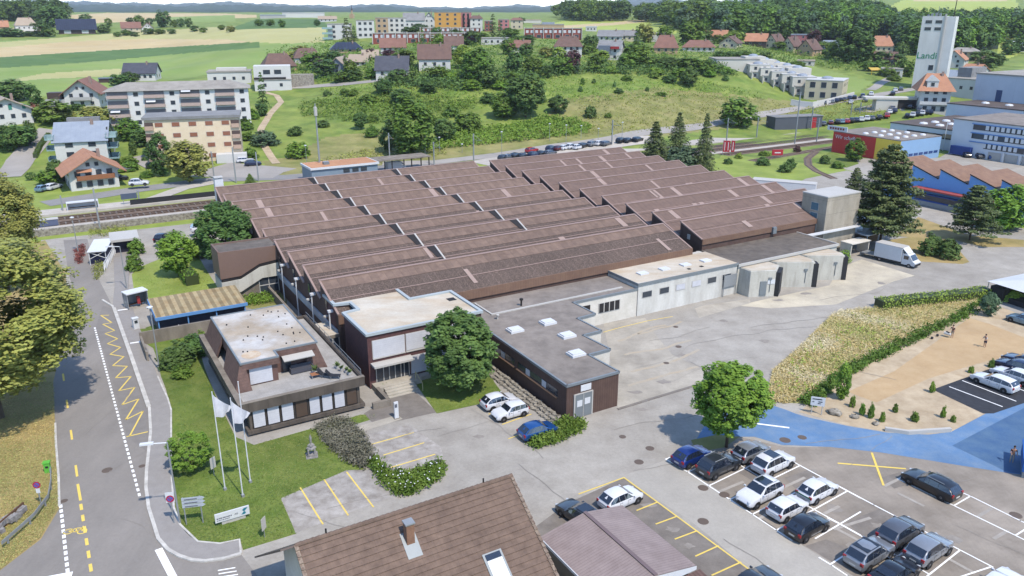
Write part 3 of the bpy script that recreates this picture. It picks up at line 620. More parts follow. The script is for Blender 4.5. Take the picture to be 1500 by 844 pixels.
MB().tube((3,19.7,4),(3,19.7,4.45),.1).lathe([(.05,4.4),(.22,4.5),(.22,4.65),(.02,4.7)],8,0,(3,19.7,0)).obj('vent_pipe', M['trimw'], rf)
d = MB().box(1.0,-.1,.05,3.1,-.02,2.7).obj('entrance_door', M['metal'], r)
MB().box(.85,-.14,0,1.0,-.02,2.8).box(3.1,-.14,0,3.25,-.02,2.8).box(1.0,-.14,2.7,3.1,-.02,2.8).box(2.02,-.13,.05,2.08,-.1,2.7).obj('door_frame', M['trimw'], d)
b = MB().box(1.25,-.13,1.3,1.9,-.105,2.0).box(2.2,-.13,1.4,2.9,-.105,2.1); b.obj('notice', M['whitem'], d)
MB().box(1.7,-.08,2.95,3.0,-.02,3.65).obj('sign', M['whitem'], r)
for y0, y1 in [(1.6,9.6),(10.4,18.5)]:
    wf = MB().box(-.06,y0,2.1,.02,y1,2.9).obj('window_strip', M['glass'], r); MB().box(-.3,y0-.1,2.0,.02,y1+.1,2.1).obj('sill', plain('sill_timber', S(150,118,92)), wf)
    for y in (y0+2.2,y0+5.5): MB().box(-.1,y,2.15,-.06,y+.8,2.85).obj('pane', M['shutter'], wf)
for (x,y) in [(14.45,16.2)]: MB().box(x-.03,y-.9,.8,x+.05,y+2.4,3.4).obj('dock_door', M['dark'], r)
MB().box(15.2,19.82,.9,17.2,19.87,3.2).obj('dock_door', M['dark'], r)
MB().box(18.6,19.82,1.7,22.2,19.88,3.1).obj('window', M['trimw'], r)
for k in range(4): MB().box(18.7+k*.88,19.78,1.75,19.4+k*.88,19.83,3.05).obj('window', M['dark'], r)
for (x,y) in [(6.37,1.0),(9.13,6.0),(11.63,11.0)]: MB().box(x,y,.8,x+.08,y+3.4,3.4).obj('dock_door', M['dark'], r)
# rubble bank along the workshop
b = MB()
for i in range(60):
    t = i/59; p = W(41.4,60.5+t*19); 
    for k in range(3): b.obox((p.x-UX*(.2+.45*k)+rnd.uniform(-.1,.1), p.y-UY*(.2+.45*k)+rnd.uniform(-.1,.1), .35-.14*k), (rnd.uniform(.3,.5),rnd.uniform(.25,.45),rnd.uniform(.25,.4)), rnd.uniform(0,3))
tag(b.obj('stone_bank', M['stone']), 'rubble stone bank along the foot of the brown workshop beside the white cars', 'stone bank')
# ---------------------------------------------------------------- loading hall with three angled docks
r = site('loading_hall', 'loading hall with dark gravel roof and angled concrete docks', 'loading hall', 85.8, 80.0)
MB().box(0,0,0,22.0,9.0,4.3).obj('wall', M['docks'], r)
rf = MB().prism([(0,0),(22,0),(22.4,9.3),(.5,9.0)],4.3,4.5).obj('roof', M['flatroof2'], r)
MB().box(-.1,-.25,4.2,22.2,-.02,4.6).box(22.02,-.1,4.2,22.25,9.2,4.6).obj('roof_edge', M['trimw'], rf)
for k, (x0, x1) in enumerate([(.4,6.4),(6.6,13.2),(13.4,20.0)]):
    poly = [(x0,0),(x0+.5,-1.0 if k else -1.6),(x1-1.0,-3.9),(x1-.1,-2.6),(x1,0)] if k else [(x0,0),(x0,-2.2),(x1-2.4,-3.8),(x1-.1,-2.2),(x1,0)]
    dk = MB().prism(poly,0,4.0).obj('dock', M['docks'], r)
    MB().prism([(a+(.2 if a < x1-1 else -.2), c*.88) for a, c in poly], 4.0, 4.06).obj('dock_roof', M['cream'], dk)
    a = Vector((*poly[2],0)); c = Vector((*poly[3],0)); d = c-a; m = (a+c)/2; rz = math.atan2(d.y,d.x); nrm = Vector((d.y,-d.x,0)).normalized()
    MB().obox((m.x+nrm.x*.2,m.y+nrm.y*.2,1.9),(d.length*1.02,.8,3.7),rz).obj('dock_seal', M['black'], dk)
    a = Vector((*poly[1],0)); d = Vector((*poly[2],0))-a; rz = math.atan2(d.y,d.x); n2 = Vector((d.y,-d.x,0)).normalized()
    p = a+d*.78+n2*.08; MB().obox((p.x,p.y,2.8),(.5,.12,.35),rz).obox((p.x+.05,p.y,1.7),(.06,.1,1.9),rz).obj('wall_lamp', M['metal'], dk)
MB().box(2.2,-3.35,.3,3.2,-3.3,2.5).obj('side_door', M['metal'], r) if False else None
p = [(.35,0)]
MB().obox((2.3,-3.1,1.3),(1.0,.1,2.2),math.atan2(-1.6,3.6)).obj('side_door', M['metal'], r)
MB().obox((3.4,-3.55,2.3),(1.1,.08,.7),math.atan2(-1.6,3.6)).obj('sign', M['whitem'], r)
MB().box(20.6,-.1,.2,21.8,-.02,3.0).obj('gate', M['metal'], r)
MB().box(20.2,-2.2,0,22.0,-.3,.9).obj('dock_step', M['oldconc'], r)
b = MB(); [b.tube((20.2+x,-2.2,.9),(20.2+x,-2.2,1.8),.03) for x in (0,.9,1.8)]; b.tube((20.2,-2.2,1.8),(22,-2.2,1.8),.03).tube((20.2,-2.2,1.35),(22,-2.2,1.35),.025); b.obj('step_railing', M['steel'], r)
# ---------------------------------------------------------------- concrete stair tower
r = site('stair_tower', 'square board-marked concrete stair tower with stacked teal windows', 'tower', 112.6, 86.6)
tw = MB().box(0,0,0,8.5,5.2,10.2).obj('wall', M['conc'], r)
MB().box(-.08,-.08,10.2,8.58,5.28,10.4).box(.25,.25,10.4,8.25,4.95,10.42).obj('roof', M['trimw'], r)
for k in range(3):
    wf = MB().box(-.06,1.6,4.1+k*1.75,.02,3.2,5.5+k*1.75).obj('window', M['trimw'], r); MB().box(-.09,1.68,4.2+k*1.75,-.061,3.12,5.45+k*1.75).obj('pane', M['teal'], wf)
MB().slab((8.7,-2.5,3.0),(14.5,-2.0,3.0),(14.5,3.5,3.2),(8.7,3.5,3.2),.15).tube((14.2,-1.8,0),(14.2,-1.8,3.0),.07).tube((9,-2.2,0),(9,-2.2,3.0),.07).obj('canopy', M['bluegl'], r)
MB().box(-4.6,-.9,4.3,8.5,-.1,4.5).obj('ledge', M['whitem'], r)
MB().box(3.5,-3.4,2.3,8.5,-1.0,2.45).box(3.6,-3.2,0,3.8,-1,2.3).box(8.2,-3.2,0,8.4,-1,2.3).obj('side_porch', M['render'], r)
# ---------------------------------------------------------------- brick office
r = site('brick_office', 'two-storey dark brick office with pale flat roof and white blinds', 'office building', 27.0, 77.4)
OF = [(0,0),(14.2,0),(14.2,8.2),(8.6,8.2),(8.6,14.8),(0,14.8),(0,11.0),(1.9,10.6),(1.9,7.9),(0,7.6)]
w = MB().prism(OF,0,6.45).obj('wall', M['brick'], r)
rf = MB().prism([(x*.985+.1,y*.985+.1) for x,y in OF],6.45,6.5).obj('roof', M['cream'], r)
b = MB(); n = len(OF)
for i in range(n):
    a, c = Vector((*OF[i],0)), Vector((*OF[(i+1)%n],0)); d = c-a; m = (a+c)/2; b.obox((m.x,m.y,6.55+.004*(i%2)),(d.length+.3,.4,.3),math.atan2(d.y,d.x))
b.obj('parapet', plain('pale_blue_grey_metal', S(206,216,218), .5), rf)
MB().box(12.6,5.2,6.5,13.6,6.2,6.53).obj('drain_stain', M['dark'], rf)
for x0, x1 in [(.5,4.4),(4.5,9.6),(9.7,13.8)]:
    wf = MB().box(x0,-.05,3.6,x1,.02,5.75).obj('window', M['trimw'], r); MB().box(x0+.06,-.09,3.72 if x0 > 4 else 3.62,x1-.06,-.055,5.7).obj('blind', M['shutter'], wf)
    MB().box(x0,-.14,3.5,x1,.02,3.6).obj('sill', M['trimw'], wf)
for x0, x1 in [(5.0,7.4),(7.5,9.9),(10.0,13.8)]:
    wf = MB().box(x0,-.05,.7,x1,.02,2.95).obj('window', M['trimw'], r); MB().box(x0+.05,-.09,.75,x1-.05,-.055,2.9).obj('blind', M['shutter'], wf)
dr = MB().box(.8,-.06,.66,4.8,.02,2.75).obj('entrance_door', M['glass'], r)
b = MB(); [b.box(x,-.12,.66,x+.09,-.065,2.75) for x in (.75,1.6,2.3,3.0,3.7,4.1,4.7)]; b.box(.75,-.11,2.68,4.8,-.064,2.78); b.obj('door_frame', M['trimw'], dr)
MB().box(.2,-1.3,2.9,5.0,.02,3.12).obj('canopy', M['trimw'], r)
MB().box(1.8,7.95,3.2,1.95,10.5,6.0).obj('stair_window', M['teal'], r) if False else MB().box(1.84,8.0,3.0,1.88,10.4,6.2).obj('stair_window', M['teal'], r)
# terrace and steps
r = site('entrance_terrace', 'raised entrance terrace with four concrete steps before the brick office', 'terrace', 27.0, 77.4)
MB().box(.2,-1.6,0,5.6,-.02,.64).box(5.6,-.9,0,14,-.02,.5).obj('landing', M['concrete'], r)
for k in range(4): MB().box(1.0,-1.6-.42*(k+1),0,4.6,-1.6-.42*k,.64-.16*(k+1)+.04).obj('step', M['concrete'], r)
b = MB(); b.tube((4.9,-3.4,0),(4.9,-3.4,.95),.04).tube((4.9,-1.5,.6),(4.9,-1.5,1.6),.04).tube((4.9,-3.4,.95),(4.9,-1.5,1.6),.04); b.obj('handrail', plain('yellowed_handrail', S(214,204,150)), r)
MB().box(.1,-4.6,0,.5,-1.5,.8).box(-1.5,-4.9,0,.5,-4.5,.75).obj('planter_wall', M['oldconc'], r)
# ---------------------------------------------------------------- glazed link
r = site('glazed_link', 'small flat-roofed glazed link between the pavilion and the brick office', 'link building', 24.6, 87.4)
MB().box(0,0,2.7,2.6,4.6,3.1).obj('roof', M['oldconc'], r); MB().box(-.02,-.02,3.1,2.62,4.62,3.14).obj('roof_sheet', M['cream'], r)
MB().box(.1,.15,0,2.5,4.5,2.7).obj('glazing', M['glass'], r)
b = MB(); [b.box(x,.05,0,x+.12,.15,2.7) for x in (0,.75,1.55,2.35)]; b.box(0,.06,1.0,2.5,.14,1.1); b.obj('frame', M['trimw'], r)
# ---------------------------------------------------------------- pavilion with mansard roof
r = site('pavilion', 'pavilion with brown mansard roof, white roof deck and furnished terrace', 'pavilion', 13.0, 73.6)
MB().box(0,0,.5,11.5,19.6,3.0).obj('wall', M['darkconc'], r)
MB().box(-.3,-.3,.25,11.9,.0,.65).box(-.3,0,.25,0,19.8,.65).box(11.5,0,.25,11.9,19.8,.65).obj('base_band', M['darkconc'], r)
MB().box(.6,.6,-.1,11,19,.5).obj('plinth', M['dark'], r)
tr = MB().box(-.9,-.4,2.75,12.0,-.05,3.75).box(-.9,-.05,2.75,-.55,20.2,3.75).box(11.6,-.05,2.75,12.0,20.2,3.75).box(-.9,20.2,2.75,12,20.5,3.75).obj('terrace_fascia', M['darkconc'], r)
MB().box(-.92,-.42,3.75,12.02,.05,3.8).box(-.92,.05,3.75,-.35,20.4,3.8).obj('coping', M['oldconc'], tr)
MB().box(-.55,-.05,3.0,11.6,20.2,3.42).obj('terrace_floor', M['terrace'], r)
x = .35
for k, (w_, m) in enumerate([(1.25,'shutter'),(1.25,'shutter'),(1.25,'shutter'),(1.25,'wood'),(1.15,'shutter'),(1.15,'shutter'),(1.15,'shutter'),(1.15,'wood')]):
    wf = MB().box(x-.05,-.06,.7,x+w_+.05,.02,2.72).obj('window', M['dark'], r); MB().box(x+.06,-.1,.8,x+w_-.06,-.062,2.65).obj('blind', M[m] if m != 'wood' else plain('brown_panel', S(98,80,66)), wf); x += w_+.17
for k in range(9): 
    y = 1+k*2.0; MB().box(-.04,y,.8,.02,y+1.5,2.6).obj('window', M['glass'], r)
# mansard: sloped skirts around the upper storey
UP = [(.75,4.0),(4.0,4.0),(4.0,4.0)]
def skirt(b, a, c, ao, co, z0=3.45, z1=6.1): b.slab((*ao,z0),(*co,z0),(*c,z1),(*a,z1),.18)
MB().prism([(.9,4.1),(4.2,4.1),(4.2,5.8),(8.6,5.8),(8.6,18.6),(.9,18.6)],3.42,5.95).obj('upper_wall', plain('rust_brown_panel', S(128,96,86)), r)
b = MB(); skirt(b,(.6,4.3),(.6,9.6),(-.3,4.6),(-.3,9.0)); skirt(b,(.6,12.2),(.6,18.6),(-.3,12.8),(-.3,19.4)); b.slab((.55,9.6,5.0),(.55,12.2,5.0),(.6,12.2,6.1),(.6,9.6,6.1),.15)
skirt(b,(.6,3.9),(.6,4.3),(-.3,2.9),(-.3,4.6)); b.slab((-.3,2.9,3.45),(1.2,2.9,3.45),(.9,3.85,6.1),(.6,3.85,6.1),.2)
b.box(.6,3.7,5.45,4.4,3.95,6.1); b.box(4.2,5.4,5.45,8.8,5.7,6.1); skirt(b,(8.8,5.6),(8.8,18.6),(9.6,4.6),(9.6,19.2)); b.slab((7.4,5.2,3.45),(9.6,4.6,3.45),(8.8,5.6,6.1),(8.0,5.6,6.1),.2)
skirt(b,(8.8,18.8),(.6,18.8),(9.6,19.6),(-.3,19.6))
b.obj('mansard_roof', M['slate'], r)
rf = MB().prism([(.5,3.8),(4.3,3.8),(4.3,5.5),(8.9,5.5),(8.9,18.9),(.5,18.9)],6.08,6.2).obj('roof', M['whiteroof'], r)
b = MB()
RP = [(.5,3.8),(4.3,3.8),(4.3,5.5),(8.9,5.5),(8.9,18.9),(.5,18.9)]
for i in range(6):
    a, c = Vector((*RP[i],0)), Vector((*RP[(i+1)%6],0)); d = c-a; m = (a+c)/2; b.obox((m.x,m.y,6.17+.003*(i%2)),(d.length+.15,.18,.2),math.atan2(d.y,d.x))
b.obj('roof_edge', M['metal'], rf)
stm = MB().lathe([(.01,.0),(.09,.0),(.07,.12),(.01,.14)],6).mesh('roof_stud', M['black']); [put('roof_stud', stm, rf, (rnd.uniform(1.2,8.4),rnd.uniform(6.5,18),6.2)) for _ in range(26)]
b = MB(); b.lathe([(.01,.012),(1.0,.012)],18,0,(2.0,5.6,6.2)); b.obj('puddle_stain', mat('rusty_puddle', S(214,176,134), S(240,226,204), .9), rf)
MB().box(1.3,4.0,3.6,3.6,4.07,5.35).obj('folding_shutter', M['shutter'], r)
MB().box(5.1,5.7,3.45,6.0,5.78,5.3).box(6.1,5.72,4.6,8.0,5.8,5.3).obj('glazed_door', M['glass'], r)
MB().slab((5.0,4.4,5.2),(8.3,4.4,5.2),(8.3,5.7,5.5),(5.0,5.7,5.5),.1).obj('awning', M['trimw'], r)
b = MB(); [b.tube((11.75,y,3.75),(11.75,y,4.5),.03) for y in range(0,20,2)]; b.tube((11.75,0,4.5),(11.75,19.5,4.5),.035).tube((11.75,0,4.15),(11.75,19.5,4.15),.025); b.obj('terrace_railing', M['metal'], r)
# terrace furniture: each its own
def st(u, v, z=3.42): return W(13.0+u, 73.6+v, z)
t = thing('sofa', 'dark grey sofa against the terrace door under the pale awning', 'sofa', st(6.9,4.9), SITE)
fab = plain('charcoal_fabric', S(92,94,104)); MB().box(-1.1,-.4,.1,1.1,.4,.42).obj('seat', fab, t); MB().box(-1.1,.3,.42,1.1,.5,.8).obj('backrest', fab, t); MB().box(-1.25,-.4,.1,-1.1,.5,.6).box(1.1,-.4,.1,1.25,.5,.6).obj('armrest', fab, t)
def lounge(u, v, rz, label):
    t = thing('lounge_chair', label, 'lounge chair', st(u,v), SITE+rz, 'chairs on the roof terrace')
    MB().slab((-.3,-.7,.38),(.3,-.7,.38),(.3,.3,.42),(-.3,.3,.42),.07).obj('seat', M['black'], t); MB().slab((-.3,.28,.4),(.3,.28,.4),(.3,.8,1.0),(-.3,.8,1.0),.07).obj('backrest', M['black'], t)
    b = MB(); [b.tube((x,y,0),(x,y*.8,.4),.025) for x in (-.28,.28) for y in (-.65,.3)]; b.obj('frame', M['steel'], t)
lounge(8.6,2.2,.9,'dark reclining lounge chair beside the low wooden terrace table'); lounge(9.3,1.5,1.1,'dark reclining lounge chair nearest the pavilion terrace corner')
t = thing('garden_table', 'low wooden garden table on the pavilion terrace', 'table', st(7.7,2.7), SITE); MB().box(-.5,-.35,.4,.5,.35,.46).obj('tabletop', plain('table_wood', S(190,130,90)), t); b = MB(); [b.box(x-.03,y-.03,0,x+.03,y+.03,.4) for x in (-.42,.42) for y in (-.28,.28)]; b.obj('table_frame', M['steel'], t)
pot = plain('white_pot', S(235,232,226)); leafpot = mat('pot_plant_leaves', S(96,120,60), S(130,150,80), 5, coord='O')
for i, (u, v, h) in enumerate([(8.0,3.6,.9),(10.6,2.8,.6),(10.9,2.1,.5),(11.0,1.4,.5),(10.4,3.6,.7)]):
    t = thing('potted_plant', ['tall leafy potted plant behind the low wooden terrace table','potted plant second from the sofa end of the terrace railing','middle potted plant along the terrace railing','potted plant nearest the outer terrace corner','bushy potted plant at the railing nearest the dark sofa'][i], 'potted plant', st(u,v), 0, 'plants on the roof terrace')
    MB().lathe([(.01,0),(.16,0),(.22,.34),(.18,.34),(.01,.3)],8).obj('pot', pot, t)
    b = MB()
    for k in range(26):
        a = rnd.uniform(0,6.28); e = rnd.uniform(.3,1.4); L2 = h*rnd.uniform(.5,1); d = Vector((math.cos(a)*math.cos(e),math.sin(a)*math.cos(e),math.sin(e))); p = Vector((0,0,.34)); q = p+d*L2; s_ = d.cross(Vector((0,0,1))).normalized()*.09
        b.add([p,p.lerp(q,.5)-s_,q,p.lerp(q,.5)+s_],[(0,1,2,3)])
    b.obj('foliage', leafpot, t)
# ---------------------------------------------------------------- cars
CARS = {
 'hatch': (4.05,.89,1.0,[(0,.80,.35,.80,.80,.70),(.03,.93,.24,.93,.95,.80),(.08,.97,.2,.96,1.16,.78),(.17,1,.2,.96,1.42,.75),(.30,1,.2,.95,1.49,.75),(.45,1,.2,.94,1.49,.75),(.55,1,.2,.93,1.43,.74),(.71,1,.2,.92,.98,.82),(.75,1,.2,.91,.93,.86),(.9,.96,.2,.84,.86,.8),(.97,.88,.25,.68,.70,.74),(1,.78,.35,.52,.53,.66)]),
 'suv': (4.5,.94,1.0,[(0,.82,.4,.90,.90,.72),(.03,.94,.3,1.04,1.06,.82),(.07,.97,.26,1.07,1.28,.80),(.14,1,.26,1.07,1.58,.78),(.28,1,.26,1.06,1.66,.78),(.45,1,.26,1.05,1.66,.78),(.54,1,.26,1.04,1.59,.76),(.69,1,.26,1.03,1.1,.84),(.74,1,.26,1.02,1.05,.88),(.91,.97,.26,.94,.97,.82),(.97,.9,.3,.78,.8,.76),(1,.8,.4,.56,.57,.68)]),
 'estate': (4.85,.92,1.0,[(0,.82,.35,.84,.84,.72),(.025,.94,.24,.95,.97,.82),(.05,.97,.2,.98,1.15,.80),(.11,1,.2,.98,1.40,.77),(.28,1,.2,.97,1.48,.76),(.46,1,.2,.95,1.48,.76),(.54,1,.2,.94,1.42,.74),(.69,1,.2,.93,.98,.83),(.73,1,.2,.92,.94,.87),(.9,.96,.2,.84,.86,.8),(.97,.88,.25,.68,.70,.74),(1,.78,.35,.52,.53,.66)]),
 'sedan': (4.6,.91,1.0,[(0,.82,.38,.88,.88,.74),(.03,.93,.25,.97,.99,.82),(.12,.97,.2,.98,1.02,.84),(.17,1,.2,.97,1.06,.82),(.31,1,.2,.96,1.41,.74),(.45,1,.2,.95,1.45,.74),(.53,1,.2,.94,1.40,.73),(.68,1,.2,.92,.98,.82),(.73,1,.2,.9,.92,.86),(.9,.96,.2,.82,.84,.8),(.97,.88,.25,.66,.68,.74),(1,.78,.35,.52,.53,.66)]),
 'mini': (3.85,.87,1.0,[(0,.82,.35,.80,.80,.74),(.03,.93,.24,.92,.94,.84),(.07,.97,.2,.94,1.2,.82),(.12,1,.2,.94,1.40,.80),(.28,1,.2,.93,1.43,.80),(.45,1,.2,.92,1.43,.80),(.55,1,.2,.91,1.36,.78),(.67,1,.2,.90,.97,.84),(.72,1,.2,.9,.93,.88),(.9,.97,.2,.84,.86,.82),(.97,.9,.25,.70,.72,.76),(1,.8,.35,.52,.53,.7)]),
}
def paint(name, c, metal=.25): return plain('car_paint_'+name, c, .28, metal, .5, .6)
PAINT = {'white': paint('white',S(246,247,250,1.8),0), 'silver': paint('silver',S(190,194,200),.5), 'grey': paint('grey',S(128,132,140),.45), 'darkgrey': paint('dark_grey',S(74,80,88),.4),
 'black': paint('black',S(40,42,48),.2), 'blue': paint('blue',S(34,98,176),.3), 'navy': paint('navy',S(42,58,98),.3), 'royal': paint('royal',S(34,66,150),.3), 'red': paint('red',S(206,44,56),.1), 'maroon': paint('maroon',S(120,36,48),.2), 'lightblue': paint('light_blue',S(150,184,206),.3)}
CG = plain('car_glass', S(40,48,62), .06, 0, .8, .5); TY = plain('tyre_rubber', S(42,42,44), .85); RIMM = plain('wheel_rim', S(176,178,184), .35, .6)
HLM = plain('headlight_glass', S(228,234,240), .15, 0, .7); TLM = plain('taillight_red', S(196,40,44), .25, 0, .6); PLT = plain('number_plate', S(236,234,226)); GRL = plain('car_grille', S(36,36,40), .5)
_carm = {}
def car_geo(kind):
    if kind in _carm: return _carm[kind]
    L, hw, _, st = CARS[kind]; rows = []
    for t, w, zb, zl, zt, wt in st:
        x = (t-.5)*L; W_ = hw*w
        half = [(0,zb),(W_*.88,zb),(W_*.98,zb+.13),(W_,(zb+zl)*.52),(W_*.985,zl-.05),(W_*.96,zl),(hw*wt if zt-zl > .12 else W_*.84,zt-.045 if zt-zl > .12 else zt-.01),(hw*wt*.8 if zt-zl > .12 else W_*.6,zt),(0,zt+.02)]
        rows.append([(x,y,z) for y,z in half])
    n = len(rows[0]); full = [[(x,y,z) for x,y,z in r_] + [(x,-y,z) for x,y,z in r_[-2:0:-1]] for r_ in rows]
    k = len(full[0]); b = MB(); b.v = [p for r_ in full for p in r_]
    for i in range(len(full)-1):
        for j in range(k): b.f.append((i*k+j,(i+1)*k+j,(i+1)*k+(j+1)%k,i*k+(j+1)%k)); b.m.append(0)
    b.f += [tuple(range(k-1,-1,-1)), tuple((len(full)-1)*k+j for j in range(k))]; b.m += [0,0]
    b.f = [f[::-1] for f in b.f]
    g = MB()
    def pane(qd, sh=.07, off=.014):
        q = [Vector(p) for p in qd]; c = sum(q,Vector())/len(q); q = [p.lerp(c,sh) for p in q]; nn = (q[1]-q[0]).cross(q[2]-q[0]).normalized()
        if nn.dot(c-Vector((0,0,.9))) < 0: nn = -nn; q = q[::-1]
        g.add([p+nn*off for p in q],[tuple(range(len(q)))])
    gh = [i for i,s in enumerate(st) if s[4]-s[3] > .12]; a, z = gh[0], gh[-1]
    for sgn in (1,-1):
        Y = lambda p: (p[0],p[1]*sgn,p[2])
        for i in range(a-1, z+1):
            lo0, lo1, up0, up1 = rows[i][5], rows[i+1][5], rows[i][6], rows[i+1][6]
            if i == a-1: pane([Y(Vector(lo0).lerp(Vector(lo1),.5)),Y(lo1),Y(up1)],.14)
            elif i == z: pane([Y(lo0),Y(Vector(lo0).lerp(Vector(lo1),.8)),Y(up0)],.12)
            else: pane([Y(lo0),Y(lo1),Y(up1),Y(up0)],.05)
    w0, w1 = rows[z], rows[z+1]; A = [w0[6],w0[8],(w0[6][0],-w0[6][1],w0[6][2])]
    pane([w0[6],(w0[6][0],-w0[6][1],w0[6][2]),(w1[6][0],-w1[6][1],w1[6][2]),w1[6]],.05,.05)
    r0, r1 = rows[a-1], rows[a+1] if kind != 'sedan' else rows[a]
    pane([r0[6],(r0[6][0],-r0[6][1],r0[6][2]),(r1[6][0],-r1[6][1],r1[6][2]-.02),(r1[6][0],r1[6][1],r1[6][2]-.02)],.08,.07)
    wr = .335 if kind == 'suv' else .31
    ty = MB().lathe([(.18,-.1),(wr-.03,-.11),(wr,-.07),(wr,.07),(wr-.03,.11),(.18,.1)],16); rm = MB().lathe([(.01,.085),(.08,.1),(.19,.07),(.215,.1)],12).lathe([(.01,-.085),(.08,-.1),(.19,-.07),(.215,-.1)],12)
    for q in (ty, rm): q.v = [(x,z_,y) for x,y,z_ in q.v]
    ar = MB().lathe([(.01,0),(wr+.07,0)],16); ar.v = [(x,z_,y) for x,y,z_ in ar.v]
    _carm[kind] = (b, g.mesh('car_glass', CG), ty.mesh('car_tyre', TY, True), rm.mesh('car_rim', RIMM, True), wr, L, hw, st, ar)
    return _carm[kind]
_bm = {}
def car(kind, pc, loc, az, label, group, roof=None, extra=None):
    b, gm, tm, rmm, wr, L, hw, st, ar = car_geo(kind)
    t = thing('parked_car', label, 'car', (loc.x,loc.y,loc.z+.03), math.pi/2-az, group)
    if (kind,pc) not in _bm:
        bb = MB(); bb.v = list(b.v); bb.f = list(b.f); bb.m = list(b.m)
        for sx in (.19,.81):
            for sy in (1,-1):
                a = MB(); a.v = list(ar.v); a.f = list(ar.f); a.m = [1]*len(ar.m)
                bb.add([(x+(sx-.5)*L,y+sy*(hw+.004),z+wr) for x,y,z in a.v], a.f, 1)
        bb.box(-.47*L,-hw*.9,.17,.47*L,hw*.9,.3,1)
        for xx in (-.2,.02,.24):
            for s_ in (1,-1): bb.obox((xx*L,s_*(hw+.001),st[5][3]*.66),(.018,.012,st[5][3]*.55),0,1)
        for xx in (-.15,.07):
            for s_ in (1,-1): bb.obox((xx*L,s_*(hw+.004),st[5][3]*.86),(.17,.02,.03),0,1)
        _bm[(kind,pc)] = bb.mesh('car_body', [PAINT[pc], GRL], True, 38)
    put('body', _bm[(kind,pc)], t); put('window', gm, t)
    for sx in (.19,.81):
        for sy in (1,-1):
            w = put('wheel', tm, t, ((sx-.5)*L, sy*(hw-.09), wr)); put('rim', rmm, w)
    zb = st[0][3]; fx = L/2
    for sy in (1,-1):
        if ('hl',kind) not in _bm:
            q = MB().obox((0,0,0),(.34,.3,.13),.5,0); _bm[('hl',kind)] = q.mesh('headlight', HLM); q = MB().obox((0,0,0),(.14,.26,.24),0,0); _bm[('tl',kind)] = q.mesh('taillight', TLM)
        o = put('headlight', _bm[('hl',kind)], t, (fx-.2, sy*(hw*.66), st[-2][3]-.06), 0 if sy < 0 else 0); o.scale = (1,-sy,1)
        put('taillight', _bm[('tl',kind)], t, (-fx+.07, sy*(hw*.76), zb-.02))
    if ('pl',kind) not in _bm:
        _bm[('pl',kind)] = MB().box(-fx-.03,-.26,.5,-fx+.05,.26,.62).mesh('number_plate', PLT); _bm[('gr',kind)] = MB().box(fx-.08,-.5,.32,fx+.02,.5,.5).mesh('grille', GRL)
        m_ = MB(); x = (st[7][0]-.5)*L-.1
        for s_ in (1,-1): m_.obox((x,s_*(hw+.09),.98 if kind != 'suv' else 1.1),(.12,.2,.13))
        _bm[('mi',kind)] = m_
    put('number_plate', _bm[('pl',kind)], t); put('grille', _bm[('gr',kind)], t)
    if ('mi',kind,pc) not in _bm: _bm[('mi',kind,pc)] = _bm[('mi',kind)].mesh('mirror', PAINT[pc])
    put('mirror', _bm[('mi',kind,pc)], t)
    zr_ = max(s[4] for s in st)
    if roof: MB().slab((-L*.2,-hw*.62,zr_+.045),(L*.02,-hw*.62,zr_+.045),(L*.02,hw*.62,zr_+.045),(-L*.2,hw*.62,zr_+.045),.02).obj('sunroof', CG if roof == 'glass' else PAINT['black'], t)
    if extra: extra(t, L, hw, st)
    return t
A1 = R(55.5); A2 = R(235.5); A3 = R(328)
GP = 'cars parked in the marked car park'
def green_strip(t, L, hw, st): MB().box(-L/2-.03,-hw*.8,.72,-L/2+.06,hw*.8,.82).obj('green_strip', plain('green_strip', S(70,140,110)), t)
def rails(t, L, hw, st):
    b = MB(); z = max(s[4] for s in st); [b.tube((-L*.3,s*hw*.7,z+.05),(L*.02,s*hw*.7,z+.05),.03) for s in (1,-1)]; b.obj('roof_rail', M['steel'], t)
def blackroof(t, L, hw, st): MB().slab((-L*.33,-hw*.7,1.56+.1),(L*.03,-hw*.7,1.56+.1),(L*.03,hw*.7,1.56+.1),(-L*.33,hw*.7,1.56+.1),.02).obj('roof_panel', PAINT['black'], t)
for kind, pc, px, py, az, lab, roof, ex in [
 ('hatch','royal',1013.7,666,A1,'dark blue hatchback in the first bay beside the round tree',None,None),
 ('suv','darkgrey',1053,680,A1,'dark grey estate car parked beside the dark blue hatchback',None,rails),
 ('hatch','silver',1100.6,659.5,A1,'silver hatchback under the edge of the round car park tree',None,None),
 ('suv','white',1133,676.7,A1,'white SUV with dark sunroof showing its tail, beside the silver hatchback','glass',rails),
 ('suv','white',1113,720.7,A2,'white SUV parked nose outward towards the lane, large dark sunroof','glass',rails),
 ('hatch','white',1197.7,715.7,A1,'white boxy old hatchback with a green strip across its tail',None,green_strip),
 ('mini','white',1154,741.6,A1,'small white hatchback between the nose-out white SUV and the black hatchback',None,None),
 ('hatch','black',1183,768.6,A1,'black hatchback beside the small white hatchback',None,None),
 ('estate','black',1364,707,A3,'long black estate car parked alone lengthwise near the blue ground',None,rails),
 ('suv','grey',1319.6,777.5,A1,'grey crossover behind the silver car with black roof',None,None),
 ('suv','silver',1274,808.8,A1,'silver crossover with black roof',None,blackroof),
 ('suv','silver',1360.6,803,A1,'silver SUV with a narrow sunroof at the aisle edge',None,None),
 ('sedan','black',1311,838,A1,'black car cut by the bottom of the photo beside the silver SUV',None,None),
 ('estate','white',1466,856,A1,'white car at the bottom right corner of the car park',None,None),
 ('sedan','darkgrey',1106,852,A1,'dark car at the lower end of the yellow-lined bays',None,None)]:
    car(kind, pc, G(px,py,.72)*1, az, lab, GP, roof, ex).location.z = .03
